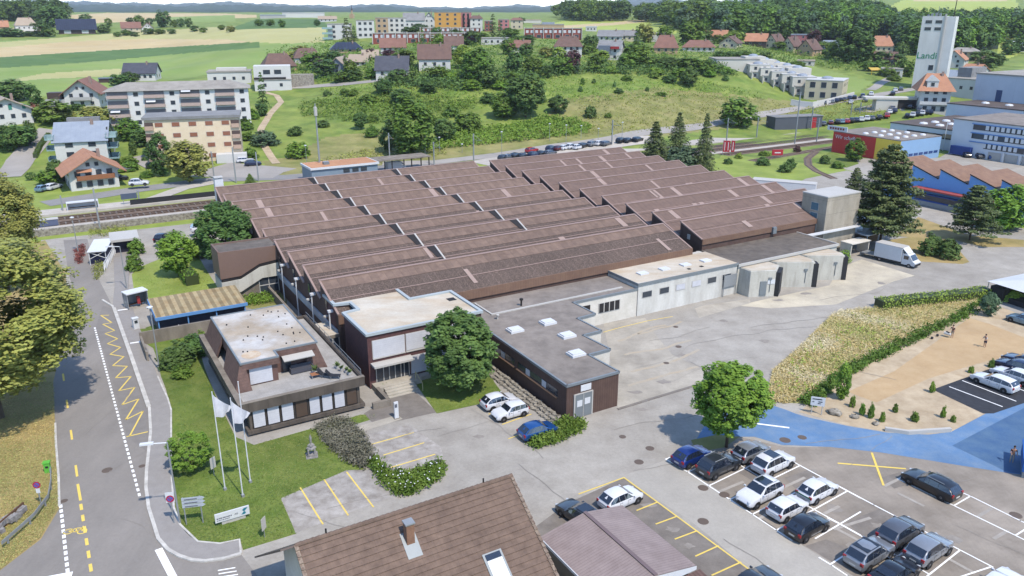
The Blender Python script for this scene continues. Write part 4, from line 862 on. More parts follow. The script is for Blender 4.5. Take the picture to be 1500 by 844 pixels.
for kind, pc, px, py, az, lab in [
 ('estate','white',1457,558,A3,'white estate car on the new dark asphalt, nearest the blue ground'),
 ('estate','white',1486,549,A3,'white estate car beside the other on the new dark asphalt, further from the camera'),
 ('suv','navy',1488,537,A3,'dark blue SUV behind the white estates on the new dark asphalt'),
 ('sedan','navy',1500,528,A3,'dark car half out of the photo behind the dark blue SUV'),
 ('hatch','lightblue',1500,467,A3,'light blue car at the right edge beside the sand court')]:
    car(kind, pc, G(px,py,.72), az, lab, 'cars beside the sand court').location.z = .04
for kind, pc, px, py, az, lab in [
 ('hatch','white',731.5,586,AZ,'white hatchback parked nose to the rubble bank of the brown workshop'),
 ('mini','white',746.9,601,AZ+math.pi,'small white car parked nose outward beside the brown workshop'),
 ('hatch','blue',788,629,AZ,'bright blue hatchback beside the long bush at the workshop corner')]:
    car(kind, pc, G(px,py,.72), az, lab, 'cars beside the brown workshop').location.z = .03
car('estate','darkgrey',G(851,753,.72),A3-.12,'dark grey estate half hidden by the tin-roofed garage','cars behind the garage','glass').location.z = .03
car('hatch','white',G(909,728,.72),A1,'white hatchback behind the tin-roofed garage','cars behind the garage').location.z = .03
car('suv','white',G(204,271.5,.8),R(72),'white car on the roadside beside the chalet with orange roof','cars along the station road')
car('suv','white',G(298,339,.8),R(60),'white car half behind the round tree at the hall corner','cars along the service road')
car('hatch','black',G(238,353,.7),R(0),'dark car behind the light green tree on the station lawn','cars along the service road')
# distant cars: one small mesh each
_far = {}
def farcar(px, py, pc, az, label, group, kind='hatch', ground=True):
    if (kind,pc) not in _far:
        b, gm, tm, rmm, wr, L, hw, st, ar = car_geo(kind); q = MB(); q.v = list(b.v); q.f = list(b.f); q.m = [0]*len(b.f)
        q.add([tuple(v.co) for v in gm.vertices],[tuple(p.vertices) for p in gm.polygons],1)
        for sx in (.19,.81):
            for sy in (1,-1): q.add([(v.co.x+(sx-.5)*L,v.co.y+sy*(hw-.08),v.co.z+wr) for v in tm.vertices],[tuple(p.vertices) for p in tm.polygons],2)
        _far[(kind,pc)] = q.mesh('far_car',[PAINT[pc],CG,TY])
    p = T(px, py+2.2); return tag(put('parked_car', _far[(kind,pc)], None, (p.x,p.y,p.z+.1), math.pi/2-az), label, 'car', group)
ORD = ['first','second','third','fourth','fifth','sixth','seventh','eighth','ninth','tenth','eleventh','twelfth','thirteenth','fourteenth','fifteenth','sixteenth','seventeenth','eighteenth','nineteenth','twentieth']
def carrow(lst, az, where, group, kind=('hatch','estate','suv')):
    names = {'white':'white','silver':'silver','grey':'grey','darkgrey':'dark grey','black':'black','navy':'navy blue','red':'red','maroon':'dark red','lightblue':'light blue','blue':'bright blue'}
    lst = sorted(lst); tot = {}; cnt = {}
    for x,y,c in lst: tot[c] = tot.get(c,0)+1
    for i, (x,y,c) in enumerate(lst):
        cnt[c] = cnt.get(c,0)+1
        lab = f'only {names[c]} car {where}' if tot[c] == 1 else f'{ORD[cnt[c]-1]} {names[c]} car from the left {where}'
        farcar(x,y,c,az,lab,group,kind[i%len(kind)])
carrow([(738,232,'darkgrey'),(747,231,'grey'),(756,230,'black'),(766,229.5,'darkgrey'),(779,221,'red'),(782,228,'navy'),(794,226,'black'),(806,225,'grey'),(808,219,'navy'),(818,218.4,'maroon'),(828,217,'white'),(837,216,'white'),(846,216.6,'white'),(855,214,'black'),(868,212,'silver'),(878,211,'white'),(888,211,'grey'),(910,207,'black'),(920,206.5,'darkgrey'),(934,205,'black')], R(40), 'of the station car park behind the hall', 'cars at the station car park')
carrow([(1191,153.5,'black'),(1199,151,'white'),(1207,151,'grey'),(1213,149.6,'white'),(1219,148.6,'silver'),(1225,147.6,'navy'),(1231,146.4,'black'),(1237,145.4,'grey'),(1244,144,'navy'),(1251,142.6,'black'),(1246,150,'white'),(1263,141,'navy'),(1275.5,137.6,'white'),(1267,147,'grey'),(1307,137.6,'black'),(1311,132,'white'),(1319,130.5,'grey')], R(20), 'along the upper road by the terrace', 'cars along the upper road')
carrow([(1206,181.5,'grey'),(1216,180,'maroon'),(1226,179,'black'),(1233,178.4,'lightblue'),(1240,177.7,'red'),(1247,177,'black'),(1254,176,'navy'),(1261,175,'white'),(1269,174,'white'),(1277,173.5,'grey'),(1287,172,'black'),(1298,170,'red'),(1302,164,'white'),(1309,162.6,'navy'),(1306,158.5,'grey'),(1312,153.5,'black')], R(15), 'in the row beyond the tracks', 'cars beside the tracks')
carrow([(1329,170,'black'),(1337,168.7,'white'),(1344,167,'darkgrey'),(1351,166,'white'),(1357,165,'black'),(1363,164.4,'navy'),(1333,157,'black'),(1347,161,'grey')], R(30), 'before the old house by the silo', 'cars by the silo')
carrow([(1415,228,'black'),(1433,229.5,'darkgrey'),(1449,231,'blue')], R(10), 'in the court behind the blue saw-tooth hall', 'cars behind the blue hall')
carrow([(79,275,'white'),(64,278,'lightblue'),(95,262,'darkgrey')], R(10), 'left of the orange-roofed chalet', 'cars left of the chalet')
carrow([(360,236,'white'),(371,241,'navy'),(346,232,'black')], R(70), 'in the court beside the yellow apartment block', 'cars at the apartment block')
carrow([(176,262,'black'),(227,244,'darkgrey'),(180,250,'grey')], R(60), 'between the chalet and the trees before the apartment block', 'cars by the trees')
# box lorry
p = G(1292,381); q = G(1342,393); d = (q-p).normalized(); rz = math.atan2(d.y,d.x)
t = thing('box_lorry', 'small white box lorry parked beside the large pine', 'lorry', p-d*1.0, rz)
MB().box(0,-1.1,.75,4.6,1.1,3.1).obj('cargo_box', M['whitem'], t); MB().box(-.05,-1.13,3.1,4.65,1.13,3.16).obj('box_roof', M['trimw'], t)
cb = MB(); pr = [(-.95,0)]
prof = [(4.7,.45),(6.9,.45),(6.95,.95),(6.5,1.25),(5.9,2.05),(5.5,2.2),(4.7,2.2)]
cb.add([(x,-.98,z) for x,z in prof]+[(x,.98,z) for x,z in prof],[tuple(range(7)),tuple(range(13,6,-1))]+[(i,7+i,7+(i+1)%7,(i+1)%7) for i in range(7)]); cb.obj('cab', M['whitem'], t, True)
MB().slab((4.7,-.9,2.2),(5.5,-.9,2.24),(5.5,.9,2.24),(4.7,.9,2.2),.02).slab((4.65,-1.0,3.1),(5.5,-.9,2.3),(5.5,.9,2.3),(4.65,1.0,3.1),.08).obj('wind_deflector', M['whitem'], t)
MB().slab((6.5,-.85,1.3),(6.5,.85,1.3),(5.93,.8,2.06),(5.93,-.8,2.06),-.03).box(5.0,-1.0,1.35,5.8,-.975,1.95).box(5.0,.975,1.35,5.8,1.0,1.95).obj('window', CG, t)
MB().box(6.8,-.95,.4,7.0,.95,.75).obj('bumper', GRL, t); MB().box(0,-1.0,.5,4.7,1.0,.75).obj('chassis', GRL, t); MB().slab((-2.6,-.95,.85),(0,-.95,.85),(0,.95,.85),(-2.6,.95,.85),.15).box(-2.6,-.9,.2,-2.4,.9,.85).obj('tail_lift', M['steel'], t)
for x in (1.0,6.0):
    for y in (-.9,.9): 
        w = MB().lathe([(.01,-.1),(.36,-.12),(.36,.12),(.01,.1)],14); w.v = [(a,c,b_) for a,b_,c in w.v]; ww = w.obj('wheel', TY, t, True, (x,y,.36)); rmx = MB().lathe([(.01,.13),(.2,.13)],12).lathe([(.01,-.13),(.2,-.13)],12); rmx.v = [(a,c,b_) for a,b_,c in rmx.v]; rmx.obj('rim', RIMM, ww)
# ---------------------------------------------------------------- the near house and garage
M['tiles'] = mat('brown_concrete_tiles', S(144,121,106), S(120,100,88), 1.6, big=.08, bigsc=.3, det=8, stripe=[('X',.36,.12,-.1)])
M['tilesred'] = M['tiles']
r = site('near_house', 'near house with brown concrete-tile gable roof', 'house', 9.2, 42.0)
L = 15.4; sl = .72
MB().box(.9,-8.5,0,L-.8,8.0,3.2).add([(.9,-8.5,3.2),(.9,8,3.2),(.9,0,8.6)],[(0,2,1)]).add([(L-.8,-8.5,3.2),(L-.8,8,3.2),(L-.8,0,8.6)],[(0,1,2)]).obj('wall', M['render'], r)
b = MB(); n = 30
for i in range(n):      # overlapping tile courses
    y0 = -10.2*(i+1)/n; y1 = -10.2*i/n; b.slab((0,y0-.03,9+y0*sl+.07),(L,y0-.03,9+y0*sl+.07),(L,y1,9+y1*sl+.015),(0,y1,9+y1*sl+.015),.05)
rf = b.obj('roof_slope', M['tiles'], r)
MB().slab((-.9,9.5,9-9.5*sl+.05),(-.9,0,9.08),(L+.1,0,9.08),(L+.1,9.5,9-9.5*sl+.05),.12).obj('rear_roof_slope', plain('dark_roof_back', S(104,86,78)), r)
b = MB()
for i in range(40): b.tube((L*i/40,0,9.0),(L*(i+1)/40+.05,0,9.03),.15,8,0,.17)
b.obj('ridge_tiles', M['tiles'], rf)
vm = mat('lichened_verge', S(176,158,140), S(120,100,88), 4)
for x in (.05,L-.05):
    b = MB(); [b.slab((x-.12,-10.2*(i+1)/30-.05,9-10.2*(i+1)/30*sl+.16),(x+.12,-10.2*(i+1)/30-.05,9-10.2*(i+1)/30*sl+.16),(x+.12,-10.2*i/30,9-10.2*i/30*sl+.09),(x-.12,-10.2*i/30,9-10.2*i/30*sl+.09),.12) for i in range(30)]; b.obj('verge_tiles', vm, rf)
ch = MB().box(6.58,-1.88,7.2,7.12,-1.34,9.2).obj('chimney', mat('chimney_brick', S(172,132,108), S(146,108,88), 3, coord='O', stripe=[('Z',.12,.2,-.2)]), r)
MB().box(6.52,-1.94,9.2,7.18,-1.28,9.3).obj('chimney_cap', M['steel'], ch); MB().slab((6.35,-2.6,7.22),(7.35,-2.6,7.22),(7.35,-1.2,8.24),(6.35,-1.2,8.24),.03).obj('chimney_flashing', M['metal'], ch)
y0, y1 = -5.6, -3.7
sk = MB().slab((11.0,y0,9+y0*sl+.16),(12.4,y0,9+y0*sl+.16),(12.4,y1,9+y1*sl+.16),(11.0,y1,9+y1*sl+.16),.12).obj('skylight', M['metal'], r)
MB().slab((11.15,y0+.1,9+(y0+.1)*sl+.2),(12.25,y0+.1,9+(y0+.1)*sl+.2),(12.25,y1-.45,9+(y1-.45)*sl+.2),(11.15,y1-.45,9+(y1-.45)*sl+.2),.03).obj('blind', M['whitem'], sk); MB().slab((11.15,y1-.42,9+(y1-.42)*sl+.2),(12.25,y1-.42,9+(y1-.42)*sl+.2),(12.25,y1-.1,9+(y1-.1)*sl+.2),(11.15,y1-.1,9+(y1-.1)*sl+.2),.03).obj('pane', CG, sk)
for x in (2.0,13.2): MB().tube((x,.1,9),(x,.1,9.45),.06).obj('ridge_vent', M['dark'], rf)
MB().tube((8.9,-5.0,9-5.0*sl),(8.9,-5.0,9-5.0*sl+.5),.06).obj('vent_pipe', M['steel'], rf)
r = site('tin_garage', 'long garage with pinkish ribbed metal roof beside the near house', 'garage', 27.4, 33.9)
M['tin'] = mat('ribbed_metal_roof', S(184,166,160), S(166,148,142), .8, big=.05, rough=.5, stripe=[('Y',.25,.25,-.2)])
MB().box(.4,.2,0,7.2,8.3,2.55).obj('wall', M['oldconc'], r)
MB().slab((-.1,0,2.6),(4.0,0,3.35),(4.0,8.5,3.35),(-.1,8.5,2.6),.08).slab((4.0,0,3.35),(7.7,0,2.7),(7.7,8.5,2.7),(4.0,8.5,3.35),.08).obj('roof', M['tin'], r)
MB().box(3.85,.05,3.33,4.15,8.5,3.42).obj('ridge_cap', plain('ridge_cap', S(140,120,120)), r)
MB().add([(-.1,-.06,2.3),(7.7,-.06,2.4),(7.7,-.06,2.72),(4.0,-.06,3.36),(-.1,-.06,2.62)],[(0,1,2,3,4)]).box(-.16,0,2.4,-.1,8.5,2.62).obj('white_trim', M['whitem'], r)
MB().slab((4.2,-5,1.9),(8.0,-5,1.9),(8.0,-.1,2.35),(4.2,-.1,2.35),.06).box(4.4,-4.8,0,7.8,-.2,1.85).obj('lean_to', mat('lean_to_roof', S(140,112,104), S(120,94,88), 1, stripe=[('X',.3,.4,-.25)]), r)
# ---------------------------------------------------------------- people
SKIN = plain('skin', S(214,164,136,2.2), .6); HAIRM = plain('dark_hair', S(60,46,38), .8)
def skinmesh(name, pts, edges, m, parent, sub=1):
    me = bpy.data.meshes.new(name); me.from_pydata([p[:3] for p in pts], edges, []); me.materials.append(m)
    o = put(name, me, parent); o.modifiers.new('skin','SKIN'); s_ = o.modifiers.new('sub','SUBSURF'); s_.levels = sub; s_.render_levels = sub
    lay = me.skin_vertices[0] if me.skin_vertices else None
    if lay is None:
        bm = bmesh.new(); bm.from_mesh(me); bm.verts.layers.skin.verify(); bm.to_mesh(me); bm.free(); lay = me.skin_vertices[0]
    for i, p in enumerate(pts):
        r_ = p[3]; lay.data[i].radius = (r_, p[4] if len(p) > 4 else r_)
    lay.data[0].use_root = True; return o
def person(loc, rz, label, shirt, shorts, lean=.0, arms='down', long_=False):
    t = thing('person', label, 'person', loc, rz, None)
    f = lean
    P = [(0,0,.98,.13,.1),(0,-f*.4,1.2,.125,.095),(0,-f,1.42,.15,.1),(0,-f*1.15,1.55,.055),(0,-f*1.25,1.63,.085,.09),(0,-f*1.25-.01,1.72,.085,.095)]
    E = [(0,1),(1,2),(2,3),(3,4),(4,5)]
    hands = []
    for s in (1,-1):
        a = len(P); P += [(s*.1,0,.9,.09),(s*.11,-.03,.5,.06),(s*.12,.03,.1,.042),(s*.12,-.1,.04,.035)]; E += [(0,a),(a,a+1),(a+1,a+2),(a+2,a+3)]
        a = len(P); fw = arms == 'fwd' or (arms == 'one' and s < 0)
        P += [(s*.2,-f,1.4,.055),(s*.27,-f-(.1 if fw else -.02),1.14,.042),(s*.24,-f-(.32 if fw else .08),1.1 if fw else .9,.032),(s*.24,-f-(.4 if fw else .1),1.08 if fw else .82,.028)]
        E += [(2,a),(a,a+1),(a+1,a+2),(a+2,a+3)]
        h = a+3; hx, hy, hz = P[h][:3]
        for k in range(4): P.append((hx+(k-1.5)*.018, hy-(.09 if fw else .02), hz-(.02 if fw else .09), .009)); E.append((h,len(P)-1))
        P.append((hx-s*.04, hy-.04, hz-.03, .01)); E.append((h,len(P)-1))
    body = skinmesh('body', P, E, SKIN, t)
    SP = [(0,0,1.0,.145,.115),(0,-f*.4,1.2,.14,.11),(0,-f,1.43,.155,.11),(.2,-f,1.41,.07),(.255,-f-(.07 if arms == 'fwd' else 0),1.22,.058),(-.2,-f,1.41,.07),(-.255,-f-(.07 if arms != 'down' else 0),1.22,.058)]
    skinmesh('shirt', SP, [(0,1),(1,2),(2,3),(3,4),(2,5),(5,6)], shirt, t)
    zl = .12 if long_ else .55
    skinmesh('trousers', [(0,0,1.0,.14,.115),(.1,0,.88,.1),(.115,-.02,zl,.085 if not long_ else .06),(-.1,0,.88,.1),(-.115,-.02,zl,.085 if not long_ else .06)], [(0,1),(1,2),(0,3),(3,4)], shorts, t)
    hy = -f*1.25
    MB().lathe([(.01,.125),(.06,.115),(.1,.06),(.104,.0),(.09,-.05)],10,0,(0,hy+.02,1.71)).obj('hair', HAIRM, t, True)
    MB().tube((0,hy-.085,1.70),(0,hy-.12,1.665),.012,5).obj('nose', SKIN, body); e = MB(); [e.lathe([(.004,-.008),(.012,0),(.004,.008)],5,0,(s*.035,hy-.092,1.71)) for s in (1,-1)]; e.obj('eyes', M['dark'], body)
    return t
cl = {k: plain('cloth_'+k, S(*v), .9) for k, v in {'black':(48,46,50),'white':(238,236,230),'navy':(56,58,84),'darkred':(86,50,52),'tan':(206,196,178)}.items()}
person(G(1394,495)+Vector((0,0,.02)), R(-60), 'person in black top and tan shorts carrying a bag beside the sand court', cl['black'], cl['tan'], .08, 'one')
person(G(1442,509)+Vector((0,0,.02)), R(-70), 'person in white top and dark shorts bending an arm on the sand court', cl['white'], cl['navy'], .12, 'fwd')
person(G(1481,678)+Vector((0,0,.03)), R(-20), 'person in dark top and pale trousers standing on the dark blue ground', cl['darkred'], cl['tan'], .06, 'fwd', True)
p = G(1387,494); t = thing('sports_bag', 'white and black sports bag held beside the person in black', 'bag', p+Vector((0,0,.5)), .3)
MB().lathe([(.05,-.45),(.2,-.4),(.22,0),(.2,.4),(.05,.45)],8).obj('bag', cl['white'], t).rotation_euler = (1.57,0,.4); MB().box(-.1,-.25,.18,.1,.25,.26).obj('bag_flap', cl['black'], t)
for i, (x, y, lab) in enumerate([(1365,497,'dark ball on the gravel edge, nearer the dry meadow'),(1373,493,'dark ball on the gravel edge, nearer the sand court player')]):
    tag(MB().lathe([(.01,0),(.13,.05),(.18,.18),(.13,.31),(.01,.36)],10).obj('ball', M['black'], None, True, G(x,y)+Vector((0,0,.02))), lab, 'ball')
# blue skip at the right edge
t = thing('blue_skip', 'blue steel skip on a grey base at the right edge of the blue ground', 'skip', G(1512,690), R(60))
MB().prism([(-2,-1),(2,-1),(2,1),(-2,1)],.7,2.0).box(-2.08,-1.08,1.92,2.08,1.08,2.02).obj('container', plain('skip_blue', S(40,110,200)), t); MB().box(-1.8,-.9,0,1.8,.9,.7).obj('base', M['steel'], t)
b = MB(); [b.box(x,-1.06,.75,x+.1,-1.0,1.9) for x in (-1.5,-.5,.5,1.4)]; b.obj('ribs', plain('skip_blue_dark', S(34,90,170)), t)
# ---------------------------------------------------------------- street furniture and small site objects
def hgt(px, py, top, z=0.0):
    b_ = T(px, py) if z is None else G(px, py, z); lo, hi = 0.0, 60.0
    for _ in range(40):
        m = (lo+hi)/2
        if pix(b_.x, b_.y, b_.z+m)[1] > top: lo = m
        else: hi = m
    return lo
def text(s, size, parent, loc, rot, m, ext=.01):
    c = bpy.data.curves.new('lettering','FONT'); c.body = s; c.size = size; c.extrude = ext; c.align_x = 'CENTER'; c.align_y = 'CENTER'
    f_ = bpy.data.objects.new('font', c); col.objects.link(f_); bpy.context.view_layer.update(); me = bpy.data.meshes.new_from_object(f_.evaluated_get(bpy.context.evaluated_depsgraph_get())); bpy.data.objects.remove(f_); me.materials.clear(); me.materials.append(m); o = put('lettering', me); o.parent = parent; o.location = loc; o.rotation_euler = rot; return o
# bicycle shed, garden wall, retaining wall
M['rusty'] = mat('rusted_corrugated_roof', S(206,190,150), S(186,160,118), .8, big=.08, bigsc=.3, det=8, stripe=[('X',1.0,.5,-.36)])
r = site('bicycle_shed', 'long open bicycle shed with rust-streaked corrugated roof and blue fascia', 'shed', 8.9, 105.6)
MB().slab((-.2,-.2,2.65),(11.3,-.2,2.65),(11.3,7.0,3.1),(-.2,7.0,3.1),.1).obj('roof', M['rusty'], r)
BF = plain('blue_fascia', S(110,164,220,1.8)); MB().box(-.25,-.32,2.3,11.35,-.2,2.72).box(-.3,-.2,2.35,-.22,7,3.05).obj('fascia', BF, r)
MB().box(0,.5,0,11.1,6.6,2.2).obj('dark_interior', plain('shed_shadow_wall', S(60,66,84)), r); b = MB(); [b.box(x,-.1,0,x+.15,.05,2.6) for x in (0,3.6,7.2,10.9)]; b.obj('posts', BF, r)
r = site('garden_wall', 'long grey concrete garden wall between the bicycle shed and the pavilion', 'wall', 6.4, 103.9); MB().box(0,-.15,0,13.0,.15,1.7).box(13.0,-.2,0,13.3,.2,1.95).box(13.3,-.1,0,19,.12,1.0).box(0,-6,0,.25,-.15,1.3).obj('wall', M['oldconc'], r)
sheet('red_paving', [(240,484),(300,468),(306,480),(250,492)], 6, mat('red_paving', S(186,118,100), S(160,100,86), 2, stripe=None))
r = site('retaining_wall', 'pale concrete retaining wall along the hall gable side', 'wall', 25.2, 92.5); MB().box(0,0,0,.35,31,1.3).obj('wall', M['oldconc'], r)
for u, v in [(17.5,110),(16.8,112.5)]: pass
# stair building
r = site('stair_building', 'brown-clad stair building with stepped concrete parapet beside the hall', 'stair building', 18.7, 114.4)
MB().extr([],0,0) if False else None
def face(b, pts, y0, y1, mi=0):
    n = len(pts); v = [(x,y0,z) for x,z in pts]+[(x,y1,z) for x,z in pts]
    b.add(v,[tuple(range(n)),tuple(range(2*n-1,n-1,-1))]+[(i,n+i,n+(i+1)%n,(i+1)%n) for i in range(n)],mi); return b
cl_ = plain('brown_metal_cladding', S(146,118,104)); 
face(MB(), [(0,3.6),(2.8,3.7),(5.6,5.1),(8.4,5.4),(8.4,7.5),(0,7.6)], 0, .2).box(0,.2,3.6,.2,5,7.7).box(0,5,3.6,8.4,5.2,7.6).obj('cladding', cl_, r)
face(MB(), [(.05,3.1),(2.8,3.2),(5.6,4.6),(8.4,4.9),(8.4,2.9),(5.8,2.9),(2.6,1.3),(.05,1.3)], -.04, .16).box(.05,.16,1.3,.25,5,3.1).obj('parapet', M['docks'], r)
face(MB(), [(.1,3.0),(8.3,4.2),(8.3,5.4),(5.6,5.1),(2.8,3.7),(.1,3.6)], .1, .14).obj('dark_opening', M['dark'], r)
MB().box(.3,.4,0,8.3,4.9,3.0).obj('inner_wall', M['oldconc'], r); w = MB().box(5.3,.3,.5,8.2,.42,2.8).obj('window', M['glass'], r); b = MB(); [b.box(x,.26,.5,x+.1,.3,2.8) for x in (5.3,6.7,8.1)]; b.box(5.3,.25,1.6,8.2,.29,1.72); b.obj('window_frame', M['trimw'], w)
MB().box(.2,.2,7.3,8.4,5,7.4).obj('roof', M['flatroof2'], r)
# bus shelter and ticket machine
p = G(201,450); t = thing('bus_shelter', 'glass bus shelter with white roof on the pavement', 'bus shelter', p, SITE+.28)
MB().box(-1.5,-.9,2.35,1.5,1.0,2.5).obj('roof', M['whitem'], t); gl = plain('shelter_glass', S(150,162,170), .1, 0, .6); MB().box(-1.4,.8,.3,1.4,.84,2.3).box(-1.4,-.6,.3,-1.36,.8,2.3).box(1.36,-.6,.3,1.4,.8,2.3).obj('glass_panel', gl, t)
b = MB(); [b.box(x-.05,y-.05,0,x+.05,y+.05,2.35) for x in (-1.4,1.4) for y in (-.7,.82)]; b.obj('posts', M['steel'], t); MB().box(-1.1,.3,.42,1.1,.7,.5).box(-.9,.45,0,-.8,.55,.42).box(.8,.45,0,.9,.55,.42).obj('bench', M['wood'], t); MB().box(.1,-.2,.5,.5,.1,1.6).obj('red_poster', plain('red_poster', S(190,60,60)), t)
p = G(200,482); t = thing('ticket_machine', 'white cabinet beside the bus shelter', 'cabinet', p, SITE+.2); MB().box(-.35,-.3,0,.35,.3,1.5).box(-.4,-.35,1.5,.4,.35,1.6).obj('case', M['whitem'], t); MB().box(-.2,-.33,.9,.2,-.3,1.3).obj('screen', M['glass'], t)
# underpass canopy, portal and ramp wall
p = G(146,385); t = thing('ramp_canopy', 'white sloped canopy over the underpass stairs with white lattice side', 'canopy', p, SITE-.24)
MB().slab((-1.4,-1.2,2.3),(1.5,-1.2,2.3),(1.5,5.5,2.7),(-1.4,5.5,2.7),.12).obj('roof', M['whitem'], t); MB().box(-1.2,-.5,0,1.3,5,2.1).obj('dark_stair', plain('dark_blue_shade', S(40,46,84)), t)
b = MB(); [b.tube((x,-1,0),(x,-1,2.3),.06) for x in (-1.2,1.3)]; b.tube((-1.2,-1,2.2),(1.3,-1,1.0),.05).tube((1.3,-1,2.2),(-1.2,-1,1.0),.05)
for k in range(9): y = -6+k*1.3; b.tube((1.75,y,.1),(1.75,y+1.2,1.5),.05).tube((1.75,y,0),(1.75,y,1.5),.04)
b.tube((1.75,-6,1.5),(1.75,5.5,1.6),.05); b.obj('lattice', M['whitem'], t)
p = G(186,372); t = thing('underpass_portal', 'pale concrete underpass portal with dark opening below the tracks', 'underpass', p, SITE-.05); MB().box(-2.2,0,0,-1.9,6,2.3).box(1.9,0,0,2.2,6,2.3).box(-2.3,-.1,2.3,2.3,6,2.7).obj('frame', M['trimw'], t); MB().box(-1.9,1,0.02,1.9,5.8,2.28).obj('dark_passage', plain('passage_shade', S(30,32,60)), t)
# retaining wall of the railway
b = MB(); ribbon(b, rpts(169.2,-60,44), .6, 1.3, None, 0, 1.3); o = b.obj('railway_wall', M['stone']); tag(o, 'low rubble wall carrying the near railway platform edge', 'wall')
# white pylon at the hall corner
p = G(327,325); t = thing('white_pylon', 'slender white rendered shaft at the far left corner of the hall', 'shaft', p, SITE); MB().box(-.8,-.8,0,.8,.8,hgt(327,325,262)).obj('shaft', M['whitem'], t); MB().box(-.85,-.85,9.0,.85,.85,9.15).obj('cap', M['trimw'], t); MB().box(-2.2,.2,0,-.9,.6,3.2).obj('dark_panel', M['dark'], t)
# lamps and masts
lamp_m = M['steel']
def lamp(px, py, top, lab, head='single', rz=0.0, z=0.0, grp='street lamps', r0=.09, cat='street lamp'):
    b_ = T(px, py) if z is None else G(px, py, z); h = hgt(px, py, top, z); t = thing('street_lamp', lab, cat, b_, rz, grp)
    MB().tube((0,0,0),(0,0,h),r0,8,0,r0*.7).obj('pole', M['whitem'] if head == 'white' else lamp_m, t)
    if head == 'top': MB().lathe([(.05,0),(.32,.05),(.36,.2),(.1,.3),(.01,.31)],8,0,(0,0,h)).obj('lamp_head', M['whitem'], t)
    else: MB().tube((0,0,h-.05),(-1.3,0,h+.05),.05).box(-2.0,-.16,h,-1.0,.16,h+.14).obj('lamp_head', M['whitem'], t)
    return t
lamp(264,768,648,'tall street lamp leaning over the pavement beside the arrow signs',rz=.25)
lamp(234,543,452,'slim grey pole on the verge beside the garden wall',head='top')
lamp(186,424,361,'street lamp with bent arm in the middle of the underpass ramp path',rz=.2)
lamp(115,371,320,'street lamp behind the red flower bed at the station forecourt',head='top')
for k, (px, py, top) in enumerate([(450,247,214),(623,230,200),(644,222,202),(677,224,212),(805,207,182),(829,213,184),(851,204,185),(876,208,189),(911,203,180),(735,229,194)]):
    lamp(px,py,top,f'{ORD[k]} lamp from the left among those lining the road behind the hall','top',0,None,'lamps along the road behind the hall',.07)
def mast(px, py, top, lab, r0=.13, arm=0, z=0.0, name='catenary_mast', grp='catenary masts'):
    b_ = G(px, py, z); h = hgt(px, py, top, z); t = thing(name, lab, 'mast', b_, SITE, grp); MB().box(-r0,-r0,0,r0,r0,h).obj('pole', M['steel'], t)
    if arm: MB().tube((0,0,h*.8),(0,arm,h*.85),.05).tube((0,0,h*.98),(0,arm*.8,h*.86),.03).obj('bracket', M['steel'], t)
for k, (px, py, top, a) in enumerate([(93,312,287,3),(147,337,276,3.5),(205,300,279,3),(314,262,222,-3),(346,268,216,0),(379,266,223,0),(571,236,195,-3),(636,242,208,-5),(694,240,196,-5),(896,216,176,-4),(1064,208,173,-4),(1108,203,172,-4),(1164,211,135,4),(1187,193,157,-4),(1196,208,173,4),(1244,185,152,-4),(1257,184,150,-4),(1316,176,143,-4)]):
    mast(px,py,top,f'{ORD[k]} catenary mast from the left along the railway',.14,a)
t = thing('antenna_mast', 'tall slender antenna mast rising behind the hall beside the station building', 'antenna mast', G(470,262), 0); h = hgt(470,262,152); MB().tube((0,0,0),(0,0,h),.28,8,0,.14).obj('pole', M['steel'], t); MB().lathe([(.2,0),(.42,.1),(.42,2.2),(.2,2.3)],8,0,(0,0,h-3)).obj('antenna', M['trimw'], t)
# flagpoles
fl = mat('white_flag_cloth', S(246,246,250,1.9), S(226,226,234,1.9), 1.5, coord='O')
for k, (px, py, top, flag) in enumerate([(330,718,575,1),(356,728,584,1),(367,707,560,0)]):
    h = min(hgt(px,py,top), 10.5); t = thing('flagpole', ['white flagpole with drooping flag, nearest the street','white flagpole with drooping flag, second from the street','bare white flagpole nearest the pavilion'][k], 'flagpole', G(px,py), SITE+.2, 'flagpoles on the front lawn')
    MB().tube((0,0,0),(0,0,h),.06,8,0,.04).lathe([(.01,0),(.06,.05),(.01,.1)],6,0,(0,0,h)).obj('pole', M['whitem'], t); MB().box(-.12,-.12,0,.12,.12,.25).obj('foot', M['steel'], t)
    if flag:
        b = MB(); n = 8; V_ = []
        for i in range(n+1):
            s_ = i/n; ww = .12*math.sin(s_*9); V_ += [(.05+1.5*s_,ww,h-.2-1.7*s_**.8),(.05+1.2*s_,ww*1.2+.05,h-2.4-.15*math.sin(s_*4))]
        b.add(V_,[(2*i,2*i+2,2*i+3,2*i+1) for i in range(n)]); b.add([(x,y+.02,z) for x,y,z in V_],[(2*i+1,2*i+3,2*i+2,2*i) for i in range(n)]); b.obj('flag', fl, t, True)
